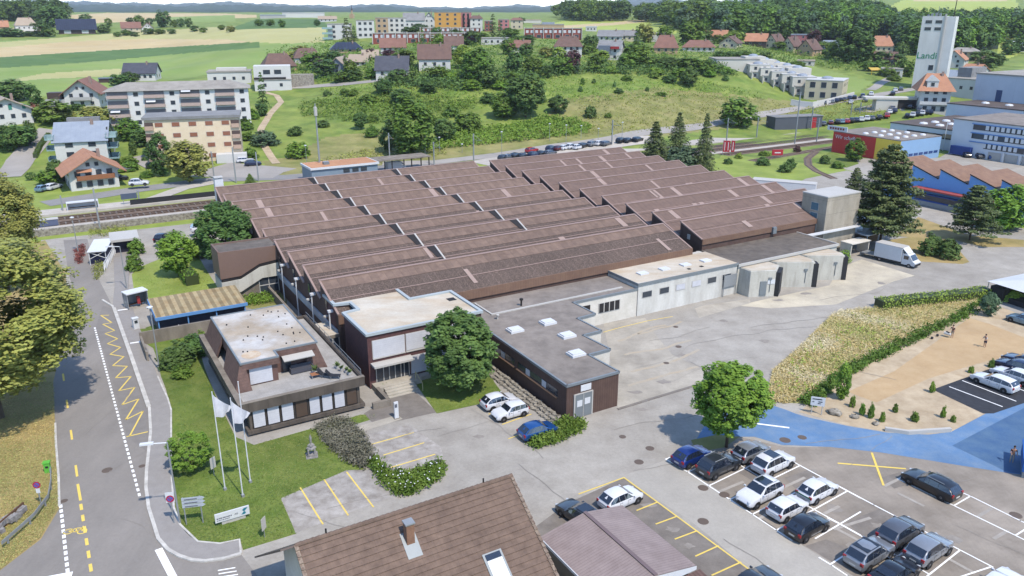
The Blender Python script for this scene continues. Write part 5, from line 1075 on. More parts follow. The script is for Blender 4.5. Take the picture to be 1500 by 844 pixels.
# company sign board: white, grey writing that cannot be read, a teal S-shaped emblem
t = thing('sign_board', 'white company sign board with teal emblem on the front lawn', 'sign board', G(341,764), R(30))
MB().box(-1.35,-.12,.35,1.4,0,1.15).obj('panel', M['whitem'], t); MB().box(-.85,-.05,0,1.05,.15,.34).obj('plinth', M['trimw'], t)
gt = plain('grey_lettering', S(120,122,132)); tl = plain('teal_emblem', S(44,146,168))
b = MB(); x = -1.22
for w_ in (.16,.12,.2,.1,.18,.14,.2,.12): b.box(x,-.135,.66,x+w_*.75,-.122,.76); x += w_
x = -1.22
for w_ in (.14,.2,.1,.18,.12,.16,.14): b.box(x,-.135,.5,x+w_*.75,-.122,.56); x += w_
b.obj('faded_writing', gt, t); text('AG',.2,t,(.33,-.13,.72),(R(90),0,0),gt)
face(MB(),[(.72,.5),(1.02,.5),(1.12,.62),(.98,.74),(1.28,1.05),(.98,1.05),(.82,.9),(.96,.76)],-.14,-.122).obj('emblem', tl, t)
# direction signs and no-stopping signs
def nostop(t, x, y, z, rz, sq=False):
    b = MB().lathe([(.01,0),(.32,0),(.32,.02),(.01,.02)],18); b.v = [(a,-c,b_) for a,b_,c in b.v]; o = b.obj('sign_face', plain('sign_red', S(206,44,74)), t, False, (x,y,z), rz)
    b = MB().lathe([(.01,.025),(.22,.025)],18); b.v = [(a,-c,b_) for a,b_,c in b.v]; b.obj('blue_disc', plain('sign_blue', S(96,110,206)), o)
    MB().obox((0,-.03,0),(.46,.01,.07)).obj('red_bar', plain('sign_red_bar', S(206,44,74)), o).rotation_euler = (0,R(45),0)
    if sq: MB().box(-.34,.005,-.34,.34,.03,.6).obj('backing_panel', M['whitem'], o)
t = thing('no_stopping_sign', 'round red and blue no-stopping sign on white panel beside the pavement', 'road sign', G(263,770)+Vector((-.5,.2,.12)), R(10)); MB().tube((0,0,0),(0,0,2.9),.05).obj('pole', M['steel'], t); nostop(t,0,-.06,2.35,0,True)
t = thing('no_stopping_sign', 'round red and blue no-stopping sign on a pole in the dry verge', 'road sign', G(61,741), R(10)); MB().tube((0,0,0),(0,0,2.4),.05).obj('pole', M['steel'], t); nostop(t,0,-.06,2.1,0); MB().box(-.16,-.05,1.3,.16,-.03,1.75).obj('plate', M['whitem'], t)
t = thing('arrow_signpost', 'signpost with three grey-white arrow boards beside the tall street lamp', 'signpost', G(266,772)+Vector((.3,.3,0)), R(12)); MB().tube((0,0,0),(0,0,2.6),.05).tube((1.3,0,0),(1.3,0,2.6),.05).obj('pole', M['steel'], t)
for k in range(3): face(MB(),[(-.1,0),(1.5,0),(1.7,.14),(1.5,.28),(-.1,.28)],-.08,-.05).obj('arrow_board', plain('arrow_board_blue_grey', S(208,216,226)), t, False, (0,0,1.65+k*.33))
b = MB(); [b.box(.1,-.1,1.72+k*.33,1.1,-.081,1.8+k*.33) for k in range(3)]; b.obj('faded_writing', gt, t)
for px, py, rz, lab in [(314,697,1.1,'small white lawn sign beside the round bush'),(388,788,1.3,'small white lawn sign near the gravel parking corner')]:
    t = thing('lawn_sign', lab, 'sign', G(px,py), rz); MB().tube((0,0,0),(0,0,1.9),.03).obj('post', M['steel'], t); MB().box(-.3,-.05,.8,.3,-.02,1.9).obj('panel', M['trimw'], t)
# stone lantern sculpture
t = thing('stone_lantern', 'grey tiered stone lantern sculpture with pointed finial on the front lawn', 'sculpture', G(457,668), .3); ls = mat('grey_granite', S(190,186,182), S(140,136,134), 4, coord='O')
MB().box(-.55,-.55,0,.55,.55,.12).box(-.42,-.42,.12,.42,.42,.3).obj('base', ls, t); b = MB(); [b.box(x-.07,y-.07,.3,x+.07,y+.07,.85) for x in (-.3,.3) for y in (-.3,.3)]; b.obj('pillars', ls, t); MB().lathe([(.5,.85),(.46,.95),(.2,1.1),(.36,1.15),(.3,1.25),(.1,1.4)],4).obj('roof', ls, t); MB().lathe([(.09,1.38),(.1,1.6),(.13,1.95),(.03,2.3)],8).obj('finial', ls, t)
# white pillar at the entrance path, sculpture in the garden, stack near the path
t = thing('info_pillar', 'slim white information pillar beside the entrance path', 'pillar', G(581,613), SITE); MB().box(-.22,-.1,0,.22,.1,1.9).obj('panel', M['whitem'], t); MB().box(-.18,-.115,1.3,.1,-.102,1.7).obj('faded_writing', gt, t); MB().box(-.3,-.2,0,.3,.2,.06).obj('foot', M['oldconc'], t)
t = thing('garden_figure', 'small white garden figure by the concrete garden wall', 'sculpture', G(264,492), 0); MB().lathe([(.2,0),(.16,.1),(.12,.5),(.22,.9),(.12,1.3),(.02,1.6)],8).obj('figure', M['whitem'], t); MB().box(-.25,-.25,0,.25,.25,.08).obj('base', M['oldconc'], t)
# guard rail, green hydrant-like post, log trough
pts = spath([G(*q) for q in [(75,694),(76,712),(72,735),(52,762),(30,782),(4,805)]],.6); t = thing('guard_rail', 'curved galvanised guard rail at the edge of the dry verge', 'guard rail', (0,0,0))
b = MB()
for a, c in zip(pts, pts[1:]): b.slab(a+Vector((0,0,.45)),c+Vector((0,0,.45)),c+Vector((0,0,.75)),a+Vector((0,0,.75)),.06)
b.obj('rail', M['steel'], t); b = MB(); [b.box(q.x-.06,q.y-.06,0,q.x+.06,q.y+.06,.5) for q in pts[::4]]; b.obj('posts', M['steel'], t)
t = thing('green_post', 'bright green marker box at the upper end of the guard rail', 'marker', G(71,692), .3); MB().box(-.25,-.2,0,.25,.2,1.0).box(-.3,-.25,1.0,.3,.25,1.12).obj('box', plain('bright_green', S(120,214,80)), t); MB().box(-.12,-.22,.55,.12,-.2,.75).obj('slot', M['dark'], t)
t = thing('stone_trough', 'weathered grey stone trough on the dry verge at the left edge', 'trough', G(10,770), R(84)); b = MB(); [b.obox((rnd.uniform(-1.8,1.8),rnd.uniform(-.3,.3),rnd.uniform(.15,.5)),(rnd.uniform(.4,.9),rnd.uniform(.3,.5),rnd.uniform(.3,.5)),rnd.uniform(-.4,.4)) for _ in range(22)]; b.obj('stones', ls, t); MB().box(-2.2,-.06,0,2.2,.04,.8).obj('plank', M['wood'], t)
# white notice board at the blue ground
t = thing('notice_board', 'white notice board with dark writing beside the blue ground', 'notice board', G(1203,608), R(-18)); MB().box(-1.2,-.05,1.0,.2,0,2.0).obj('panel', M['whitem'], t); MB().tube((0,0.02,0),(0,.02,2.0),.05).tube((-1.0,.02,0),(-1.0,.02,2.0),.05).obj('post', M['trimw'], t)
b = MB(); [b.box(-1.05,-.065,1.72,-.1,-.052,1.82),b.box(-.45,-.065,1.45,-.05,-.052,1.54),b.box(-.5,-.065,1.25,-.2,-.052,1.34),b.box(-1.05,-.065,1.4,-.85,-.052,1.48)]; b.obj('faded_writing', M['black'], t)
# low stone kerb and boulders of the play area
tag(ribbon(MB(), spath([G(1296,631),G(1330,636),G(1392,632)]), .35, .4, None, 0, .4).obj('low_wall', M['trimw']), 'low pale wall edging the planted gravel beside the blue ground', 'low wall')
for k, (x, y, s_) in enumerate([(1222,606,.7),(1228,608,.5),(1215,604,.4),(1252,612,.5),(1283,622,.4)]):
    b = MB(); n = 7; b.lathe([(.05,0),(s_,.1),(s_*.9,s_*.5),(.1,s_*.75)],n); b.v = [(a*rnd.uniform(.8,1.2),c*rnd.uniform(.7,1.1),d) for a,c,d in b.v]; tag(b.obj('boulder', M['stone'], None, False, G(x,y)+Vector((0,0,.01)), k), f'{ORD[k]} pale boulder from the left along the edge of the blue ground', 'boulder', 'boulders at the blue ground')
# pallets and shelter beside the stair tower
t = thing('pallet_stack', 'stack of brown timber pallets in the lean-to beside the stair tower', 'pallets', G(1266,352), SITE); b = MB(); [b.box(-2+.0,-1.2,.15*k,2.2,1.2,.15*k+.1) for k in range(9)]; b.obj('pallets', plain('pallet_wood', S(156,120,84)), t)
t = thing('open_shelter', 'open shelter with blue-grey roof beside the stair tower and pine', 'shelter', G(1262,345), SITE); MB().slab((-3,-2.5,3.3),(3.5,-2.5,3.1),(3.5,3,3.3),(-3,3,3.5),.12).obj('roof', M['bluegl'], t); b = MB(); [b.tube((x,y,0),(x,y,3.2),.08) for x in (-2.6,3.2) for y in (-2.2,2.6)]; b.obj('posts', M['steel'], t)
# marquee
p = G(1480,447); t = thing('marquee', 'white pitched marquee roof with dark interior at the right edge', 'marquee', p+Vector((5,2,0)), R(25)); MB().add([(-6,-4,2.6),(6,-4,2.6),(6,4,2.6),(-6,4,2.6),(-3.5,0,3.6),(3.5,0,3.6)],[(0,1,5,4),(1,2,5),(2,3,4,5),(3,0,4)]).obj('roof', M['whitem'], t); b = MB(); [b.tube((x,y,0),(x,y,2.6),.06) for x in (-5.8,0,5.8) for y in (-3.8,3.8)]; b.obj('posts', M['steel'], t); MB().box(-5.5,1.5,0,5.5,3.6,2.0).obj('dark_back', M['dark'], t); MB().box(-5,-2,0,4,1,.8).obj('tables', M['black'], t)
# white container by the hall, banners, red sign
p = G(1147,284); t = thing('white_container', 'long white container building at the far end of the brown hall', 'container', p, R(-25)); MB().box(-7,-1.6,0,7,1.6,3.0).obj('wall', M['whitem'], t); MB().box(-7.05,-1.65,3.0,7.05,1.65,3.08).obj('roof', M['trimw'], t)
for k, x in enumerate((1058,1063,1070)):
    p = G(x,228); h = hgt(x,228,206); t = thing('banner', ['red banner flag nearest the dark firs','middle red banner flag beside the railway siding','red banner flag furthest from the dark firs'][k], 'banner', p, R(-20), 'red banners at the siding'); MB().tube((0,0,0),(0,0,h+.2),.05).obj('pole', M['steel'], t); MB().box(.05,-.02,h*.25,1.0,.02,h).obj('cloth', plain('banner_red', S(214,52,70)), t); MB().box(.4,-.03,h*.35,.6,-.021,h*.9).obj('white_mark', M['whitem'], t)
t = thing('red_sign', 'low red sign board with white line beside the siding track', 'sign board', G(1138,231), R(5)); MB().box(-1.6,-.2,.7,1.6,.2,2.3).obj('panel', plain('sign_red_board', S(206,44,62)), t); MB().box(-.9,-.22,1.3,.9,-.201,1.6).obj('white_mark', M['whitem'], t); b = MB(); [b.tube((x,0,0),(x,0,.7),.06) for x in (-1.2,1.2)]; b.obj('post', M['steel'], t)
# platform bits
t = thing('platform_shelter', 'small white open shelter on the far platform beside the green bank', 'shelter', G(122,306,.5), SITE); MB().box(-3,-.7,1.5,3,.7,1.7).box(-3,-.7,0,-2.85,.7,1.5).box(2.85,-.7,0,3,.7,1.5).box(-3,.6,0,3,.7,1.5).obj('frame', M['whitem'], t); MB().box(-2.5,.1,.4,2.5,.5,.5).obj('bench', M['wood'], t)
t = thing('platform_kiosk', 'dark blue-grey kiosk box on the track side at the left', 'kiosk', G(72,330,.5), SITE); MB().box(-1.6,-.8,0,1.6,.8,1.2).obj('case', plain('kiosk_blue', S(110,120,150)), t); MB().box(-1.7,-.9,1.2,1.7,.9,1.3).obj('roof', M['trimw'], t)
t = thing('blue_station_sign', 'dark station sign on two posts beside the ramp path', 'station sign', G(191,302), SITE); MB().box(-1.6,-.06,1.6,1.6,.06,2.8).obj('panel', plain('sign_slate_blue', S(98,110,130)), t); MB().tube((-1.2,0,0),(-1.2,0,2.8),.06).tube((1.2,0,0),(1.2,0,2.8),.06).obj('post', M['steel'], t)
b = MB(); ribbon(b, rpts(186.5,14,44), .15, 1.6, None, 0, 1.1); tag(b.obj('platform_screen', M['black']), 'dark slatted screen along the platform left of the hall corner', 'screen')
# station building and coach shelter behind the hall
t = thing('station_building', 'low station building with orange gravel roof and white band behind the hall', 'station building', G(503,262), SITE); MB().box(-9,-3.5,0,8,4.5,3.9).obj('wall', plain('station_grey_blue', S(150,170,186)), t); MB().box(-9.3,-3.9,3.6,8.3,4.8,4.1).obj('roof_band', M['whitem'], t); MB().box(-9,-3.6,4.1,8,4.5,4.14).obj('roof', mat('orange_gravel_roof', S(224,168,124), S(206,150,112), .8), t)
for x in (-1,1.3,3.5): MB().box(x,-3.55,2.2,x+1.6,-3.45,3.2).obj('window', M['glass'], t)
MB().box(-5,-1,4.14,-3.6,.3,4.8).obj('roof_vent', M['metal'], t)
t = thing('coach_shelter', 'open steel shelter with flat roof behind the station building', 'shelter', G(585,250), SITE); MB().box(-9,-3,3.4,8,3,3.65).obj('roof', M['oldconc'], t); b = MB(); [b.box(x-.12,y-.12,0,x+.12,y+.12,3.4) for x in (-8.5,-3,2.5,7.5) for y in (-2.6,2.6)]; b.obj('posts', M['dark'], t); MB().box(-8.5,2.5,0,-7,2.9,2.5).obj('red_panel', plain('shelter_red', S(150,74,66)), t)
t = thing('white_van', 'white delivery van under the open steel shelter', 'van', G(580,249), SITE); b = MB(); b.extr([(-.95,.4),(.95,.4),(1.0,1.2),(.85,2.3),(-.85,2.3),(-1.0,1.2)],-2.6,1.4); b.slab((1.4,-.95,1.3),(2.6,-.9,.95),(2.6,.9,.95),(1.4,.95,1.3),.5); b.obj('body', M['whitem'], t); MB().slab((1.42,-.8,2.2),(2.1,-.8,1.3),(2.1,.8,1.3),(1.42,.8,2.2),-.04).obj('window', CG, t); b = MB(); [b.tube((x,y-.1,.35),(x,y+.1,.35),.35,10) for x in (-1.8,1.8) for y in (-.9,.9)]; b.obj('wheels', TY, t)
# ---------------------------------------------------------------- trees
def leafm(n, a, b_, rand=.12, hue=.012):
    a = tuple(x*1.2 for x in a); b_ = tuple(x*1.28 for x in b_); return mat('foliage_'+n, a, b_, .9, .6, .18, .25, coord='W', rand=rand, huer=hue, transl=.22, spec=.15, det=3)
LM = {'mid': leafm('green', S(132,160,70), S(92,124,48)), 'dark': leafm('dark_green', S(118,148,78), S(84,112,58)), 'light': leafm('light_green', S(176,200,92), S(138,168,70)), 'olive': leafm('olive', S(184,186,98), S(140,146,74), .08), 'purple': leafm('copper', S(118,84,80), S(84,60,62)), 'fir': leafm('fir', S(128,140,88), S(90,106,64)), 'bluegreen': leafm('blue_green', S(120,144,108), S(86,112,80)), 'lime': leafm('lime_green', S(152,186,74), S(112,150,56)), 'grey': leafm('lavender', S(150,146,128), S(114,114,94)), 'red': leafm('red', S(164,104,88), S(120,76,66))}
BARK = mat('bark', S(122,104,86), S(90,76,62), 6, coord='O'); 
def npmesh(name, V, Q, m):
    me = bpy.data.meshes.new(name); me.vertices.add(len(V)); me.vertices.foreach_set('co', V.astype(np.float32).ravel()); k = Q.shape[1]
    me.loops.add(Q.size); me.loops.foreach_set('vertex_index', Q.astype(np.int32).ravel()); me.polygons.add(len(Q)); me.polygons.foreach_set('loop_start', (np.arange(len(Q))*k).astype(np.int32)); me.update(calc_edges=True); me.materials.append(m); return me
def leaves(C, Nrm, size, rg, aspect=.6):
    n = len(C); t = rg.normal(size=(n,3)); t -= (t*Nrm).sum(1,keepdims=True)*Nrm; t /= np.linalg.norm(t,axis=1,keepdims=True)+1e-9; s = np.cross(Nrm, t)
    sz = (size*rg.uniform(.6,1.3,n))[:,None]; a = t*sz; b_ = s*sz*aspect; V = np.stack([C-a, C-b_, C+a, C+b_],1).reshape(-1,3); return V, np.arange(4*n).reshape(-1,4)
def unit(rg, n): v = rg.normal(size=(n,3)); return v/np.linalg.norm(v,axis=1,keepdims=True)
def crown_pts(seed, nc, nl, cr, zlo, zhi, shape='round', leaf=.06, shell=.62, flat=1.0):
    # clumps in a normalised crown: radius 1, height zlo..zhi (1 = full height)
    rg = np.random.default_rng(seed); u = unit(rg, nc*3); rad = rg.uniform(shell, 1, len(u))**.6
    lob = unit(rg, 6); bump = 1+.22*np.max(u@lob.T,axis=1)-.16*rg.random(len(u)); u = u*(rad*bump*.86)[:,None]
    if shape == 'cone': h = rg.random(len(u)); r_ = (1-h)**.85*rg.uniform(.55,1,len(u)); a = rg.uniform(0,6.283,len(u)); u = np.stack([r_*np.cos(a), r_*np.sin(a), h*2-1],1)
    if shape == 'column': a = rg.uniform(0,6.283,len(u)); h = rg.random(len(u)); r_ = np.sqrt(np.clip(1-(2*h-1)**4,0,1))*rg.uniform(.7,1,len(u)); u = np.stack([r_*np.cos(a)*.8, r_*np.sin(a)*.8, h*2-1],1)
    if shape == 'dome': u[:,2] = np.abs(u[:,2])*1.5-.75
    u = u[:nc]; zc, zh = (zlo+zhi)/2, (zhi-zlo)/2; k = len(u)
    d = unit(rg, k*nl); crs = np.repeat(cr*rg.uniform(.6,1.25,k), nl)[:,None]
    d[:,2] = np.where(rg.random(len(d)) < .7, np.abs(d[:,2]), d[:,2]*.5)
    P = np.repeat(u, nl, 0)+d*crs*rg.uniform(.55,1,len(d))[:,None]*np.array([1,1,flat])
    o = np.repeat(u, nl, 0); o = o/(np.linalg.norm(o,axis=1,keepdims=True)+1e-6); nr = d*.7+o*.5+rg.normal(size=d.shape)*.45+np.array([0,0,.35]); nr /= np.linalg.norm(nr,axis=1,keepdims=True)
    V, Q = leaves(P, nr, leaf, rg); V[:,2] = V[:,2]*zh+zc
    return V, Q
def conifer_pts(seed, nw, nb, nl, leaf, zlo=.06, droop=.25, gap=.0, taper=.9):
    rg = np.random.default_rng(seed); C = []; D = []
    for w_ in range(nw):
        h = (w_+rg.uniform(-.3,.3))/nw; z = zlo+(1-zlo)*h; R_ = (1-h)**taper*rg.uniform(.8,1.1)+.03
        for b_ in range(nb):
            if rg.random() < gap: continue
            a = 6.283*(b_+rg.random())/nb+w_*1.1; L_ = R_*rg.uniform(.7,1.1); k = max(4, int(nl*(.35+L_)))
            t = rg.uniform(.12,1,k)**.75; dx, dy = math.cos(a), math.sin(a); wd = rg.normal(0,.09*(1.1-t)+.03,k)*(.5+L_)
            P = np.stack([dx*t*L_-dy*wd, dy*t*L_+dx*wd, z-droop*L_*t**1.6*.35+rg.normal(0,.008,k)+.02],1); C.append(P)
            nn = np.stack([dx*.35+rg.normal(0,.35,k), dy*.35+rg.normal(0,.35,k), np.full(k,.9)],1); D.append(nn)
    C = np.concatenate(C); D = np.concatenate(D); D /= np.linalg.norm(D,axis=1,keepdims=True); return leaves(C, D, leaf, rg, .5)
def squash(V, s): V[:,2] *= s; return V
PROTO = {}
def proto(kind, V, Q, tr, lo):
    me = npmesh('crown', V, Q, LM['mid']); b = MB(); b.tube((0,0,0),(0,0,lo),tr,7,0,tr*.75)
    for i in range(5):
        a = i*1.3+.4; b.tube((0,0,lo*.9),(.45*math.cos(a),.45*math.sin(a),lo+(1-lo)*.45),tr*.5,5,0,tr*.15)
    b.tube((0,0,lo*.95),(0,0,.85),tr*.7,6,0,tr*.1); PROTO[kind] = (me, b.mesh('trunk', BARK, True))
def leafz(V, Q, asp):   # keep leaf shape when the crown is stretched: asp = height/radius used for this prototype
    C = V.reshape(-1,4,3); c = C.mean(1,keepdims=True); D = C-c; D[:,:,2] /= asp; return (c+D).reshape(-1,3), Q
proto('big', *leafz(*crown_pts(1,420,130,.19,.16,1,leaf=.033,shell=.6), 2.1), .05, .22)
proto('big2', *leafz(*crown_pts(31,340,100,.2,.12,1,leaf=.042,shell=.55), 2.1), .05, .2)
proto('round', *leafz(*crown_pts(2,270,75,.18,.08,1,leaf=.07,shell=.68), 2), .05, .16)
proto('lot', *leafz(*crown_pts(3,260,75,.17,.2,1,leaf=.066,shell=.66), 2), .05, .25)
for i in range(3): proto(f'mid{i}', *leafz(*crown_pts(10+i,125,38,.25,.02,1,leaf=.105,shell=.55), 2), .05, .2)
for i in range(3): proto(f'far{i}', *leafz(*crown_pts(20+i,62,22,.32,-.04,1,leaf=.17,shell=.5), 2), .05, .2)
for i in range(3): proto(f'bush{i}', *leafz(*crown_pts(40+i,80,26,.28,-.05,1,'dome',leaf=.13,shell=.45), 1.4), .04, .1)
proto('ball', *leafz(*crown_pts(50,150,60,.16,.02,1,leaf=.05,shell=.75), 1.6), .04, .1)
proto('cone', *leafz(*crown_pts(51,110,34,.2,.03,1,'cone',leaf=.09), 3), .04, .1)
proto('column', *leafz(*crown_pts(52,110,30,.3,.02,1,'column',leaf=.14), 4), .05, .1)
proto('fir', *leafz(*conifer_pts(60,26,11,34,.055), 2.6), .035, .2)
proto('fir2', *leafz(*conifer_pts(61,24,10,34,.055,gap=.1,taper=1.0), 2.6), .035, .2)
proto('pine', *leafz(*conifer_pts(62,22,9,170,.04,.16,-.12,.08,.62), 2.4), .03, .3)
proto('pine2', *leafz(*conifer_pts(63,15,8,100,.052,.16,-.1,.1,.6), 2.0), .035, .3)
proto('farfir', *leafz(*conifer_pts(64,12,7,10,.13), 2.6), .035, .2)
TREES = []
def tree(kind, px, py, w, h, lm, label, group=None, name=None, cat='tree', z=None):
    p = G(px,py) if z is not None else T(px,py); m = mpp(p); r_ = w*m/2; 
    hh = hgt(px, py, py-h, None if z is None else 0.0)
    t = thing(name or ('conifer' if 'fir' in kind or 'pine' in kind else 'bush' if 'bush' in kind or kind == 'ball' else 'tree'), label, cat, (p.x,p.y,p.z-.05), rnd.uniform(0,6.28), group)
    cm, tm = PROTO[kind]; t.scale = (r_, r_, hh)
    c = put('crown', cm, t); c.material_slots[0].link = 'OBJECT'; c.material_slots[0].material = LM[lm]; put('trunk', tm, t); TREES.append(t); return t
# near and middle trees
tree('big', 0, 612, 280, 258, 'olive', 'huge broad tree overhanging the street at the left edge', None, z=0)
tree('big2', 12, 425, 118, 172, 'olive', 'broad tree behind the huge one at the left edge, beside the railway', None, z=0)
tree('round', 673, 573, 104, 116, 'dark', 'dense dark round tree on the lawn before the brick office', None, z=0)
tree('lot', 1064, 655, 104, 122, 'lime', 'round bright green tree at the corner of the car park', None, z=0)
tree('round', 335, 392, 82, 94, 'dark', 'dense round tree behind the stair building at the hall corner', None, z=0)
tree('mid1', 262, 405, 50, 66, 'lime', 'light green young tree on the sunny station lawn', None, z=0)
for k, (x,y,w,h,lm) in enumerate([(200,372,24,26,'mid'),(198,396,24,28,'mid')]): tree('bush1',x,y,w,h,lm,['upper bush beside the underpass ramp','lower bush beside the underpass ramp'][k],'bushes by the underpass ramp',cat='bush',z=0)
tree('bush2',290,376,40,30,'lime','bright shrub behind the light green young tree on the station lawn',cat='bush',z=0)
tree('ball',281,688,64,54,'lime','rounded bright green bush on the front lawn beside the pavement',cat='bush',z=0)
for k, (x,y,w,h,lm) in enumerate([(262,535,52,36,'dark'),(286,520,42,34,'dark'),(268,552,30,22,'mid'),(296,505,24,22,'mid')]): tree('bush%d'%(k%3),x,y,w,h,lm,['large dark shrub at the lawn corner left of the pavilion','dark shrub close against the left wall of the pavilion','small low shrub in front of the large dark shrub by the pavilion','green shrub behind the pavilion corner beside the red paving'][k],'shrubs left of the pavilion',cat='bush',z=0)
def planting(name, poly, n, hmin, hmax, lm, label, cat='plants', leaf=.16, white=0, zb=0.0, dens=6):
    # a bed of low growth: one mass of leaves that nobody could count
    rg = np.random.default_rng(len(poly)*7+n); xs = [q[0] for q in poly]; ys = [q[1] for q in poly]; P = []
    while len(P) < n:
        x, y = rg.uniform(min(xs),max(xs)), rg.uniform(min(ys),max(ys))
        if inpoly(np.array([x]),np.array([y]),poly)[0]: P.append(G(x,y))
    C = []
    for p in P:
        h = rg.uniform(hmin,hmax); k = dens
        C.append(np.stack([p.x+rg.normal(0,.22,k),p.y+rg.normal(0,.22,k),zb+h*rg.uniform(.15,1,k)],1))
    C = np.concatenate(C); N_ = rg.normal(size=C.shape)*.6+np.array([0,0,.5]); N_ /= np.linalg.norm(N_,axis=1,keepdims=True); V, Q = leaves(C,N_,leaf,rg,.45)
    o = put(name, npmesh(name,V,Q,LM[lm]))
    if white:
        F_ = np.stack([np.array([p.x+rg.normal(0,.2),p.y+rg.normal(0,.2),hmax*rg.uniform(.8,1.1)]) for p in P[:white]]); N_ = np.tile([0,-.3,.9],(white,1)).astype(float); N_ /= np.linalg.norm(N_,axis=1,keepdims=True); V, Q = leaves(F_,N_,.075,rg,.9); put('blossom', npmesh('blossom',V,Q,M['whitem']), o)
    return tag(o, label, cat, None, 'stuff')
planting('lavender_bed', [(462,628),(490,612),(515,618),(540,650),(546,672),(535,688),(505,676),(478,650)], 900, .3, .75, 'grey', 'grey-green lavender mass beside the front lawn', dens=8, leaf=.13)
planting('flower_hedge', [(540,680),(552,672),(565,690),(600,695),(640,678),(652,682),(645,704),(610,722),(582,728),(560,706)], 800, .25, .7, 'mid', 'low hedge with white flowers between the gravel parking bays', white=45, dens=7)
planting('shrub_bed', [(772,652),(800,630),(830,618),(856,620),(852,632),(825,646),(785,658)], 700, .3, 1.0, 'mid', 'long low bush at the workshop corner beside the blue car', dens=8)
planting('ivy_bed', [(536,536),(556,530),(572,560),(562,575),(548,566)], 250, .3, .9, 'dark', 'dark bushes beside the office side wall')
planting('garden_plants', [(352,436),(398,430),(402,444),(360,450)], 260, .4, 1.2, 'lime', 'bright garden plants behind the garden wall')
planting('red_bed', [(110,368),(122,358),(124,370),(118,388),(112,385)], 160, .2, .6, 'red', 'small red flower bed at the station forecourt')
planting('dry_shrubs', [(135,384),(155,382),(154,398),(140,412)], 120, .3, .8, 'olive', 'dry olive shrubs beside the ramp canopy')
planting('bank_shrubs', [(130,338),(185,330),(188,342),(132,350)], 160, .3, 1.0, 'olive', 'shrubs along the railway wall above the ramp canopy')
planting('dock_plants', [(1229,380),(1242,370),(1246,386),(1232,392)], 120, .4, 1.6, 'lime', 'bright shrub at the corner of the loading hall')
planting('bramble_slope', [(600,250),(700,228),(770,212),(860,200),(840,178),(790,172),(700,185),(640,200)], 1500, .5, 1.6, 'lime', 'bright green bramble thicket on the slope above the road', leaf=.5, zb=0.0) if False else None
def drape(name, poly, n, hmin, hmax, lm, label, leaf, dens=5, spread=.6):
    rg = np.random.default_rng(n); xs = [q[0] for q in poly]; ys = [q[1] for q in poly]; X = rg.uniform(min(xs),max(xs),n*3); Y = rg.uniform(min(ys),max(ys),n*3); k_ = inpoly(X,Y,poly); C = []
    for x, y in list(zip(X[k_],Y[k_]))[:n]:
        p = T(x,y); h = rg.uniform(hmin,hmax); C.append(np.stack([p.x+rg.normal(0,spread,dens),p.y+rg.normal(0,spread,dens),p.z+h*rg.uniform(.1,1,dens)],1))
    C = np.concatenate(C); N_ = rg.normal(size=C.shape)*.5+np.array([0,-.2,.7]); N_ /= np.linalg.norm(N_,axis=1,keepdims=True); V, Q = leaves(C,N_,leaf,rg,.55); return tag(put(name, npmesh(name,V,Q,LM[lm])), label, 'plants', None, 'stuff')
drape('bramble_thicket', [(620,222),(690,214),(760,208),(860,196),(866,186),(845,176),(800,170),(770,180),(700,190),(650,200)], 1500, .5, 1.8, 'lime', 'bright green bramble thicket on the slope above the road', .42)
drape('meadow_herbs', [(470,130),(560,122),(700,125),(760,115),(1000,110),(1150,148),(1000,145),(840,150),(700,160),(560,165),(470,160)], 1800, .3, 1.3, 'lime', 'tall weeds scattered over the upper hillside meadow', .34, 4)
drape('meadow_scrub', [(440,150),(560,140),(640,140),(700,150),(640,185),(520,180),(440,170)], 1300, .4, 1.8, 'mid', 'low scrub spread across the left part of the hillside meadow', .4, 5)
drape('meadow_tufts', [(440,240),(600,205),(660,225),(560,240)], 500, .2, .6, 'olive', 'dry grass tufts at the foot of the hillside meadow', .3, 4)
drape('meadow_tufts', [(840,150),(960,132),(1170,152),(1160,162),(1020,186),(860,200)], 1300, .15, .55, 'olive', 'dry grass tufts on the lower right part of the hillside meadow', .3, 4)
drape('slope_grass', [(1130,180),(1160,164),(1240,148),(1300,150),(1290,168),(1200,178)], 500, .3, 1.0, 'olive', 'dry weeds on the bank between road and parked cars', .3, 4)
drape('garden_greenery', [(386,112),(390,78),(470,62),(560,70),(700,58),(870,62),(960,58),(1060,62),(1060,104),(960,106),(860,98),(720,118),(560,118),(440,124)], 2600, .6, 3.4, 'mid', 'garden shrubs and hedges filling the spaces between the village houses', .5, 7, 1.0)
drape('slope_bushes', [(560,116),(690,112),(760,104),(880,98),(960,92),(1060,100),(1080,112),(960,112),(860,108),(760,120),(690,134),(560,126)], 1300, .8, 3.6, 'dark', 'dark bushes along the top edge of the hillside meadow', .5, 8, 1.0)
drape('valley_greenery', [(1060,66),(1200,78),(1320,84),(1320,100),(1240,104),(1180,96),(1110,92),(1060,96)], 700, .6, 3.2, 'mid', 'garden shrubs among the houses below the hillside wood', .5, 7, 1.0)
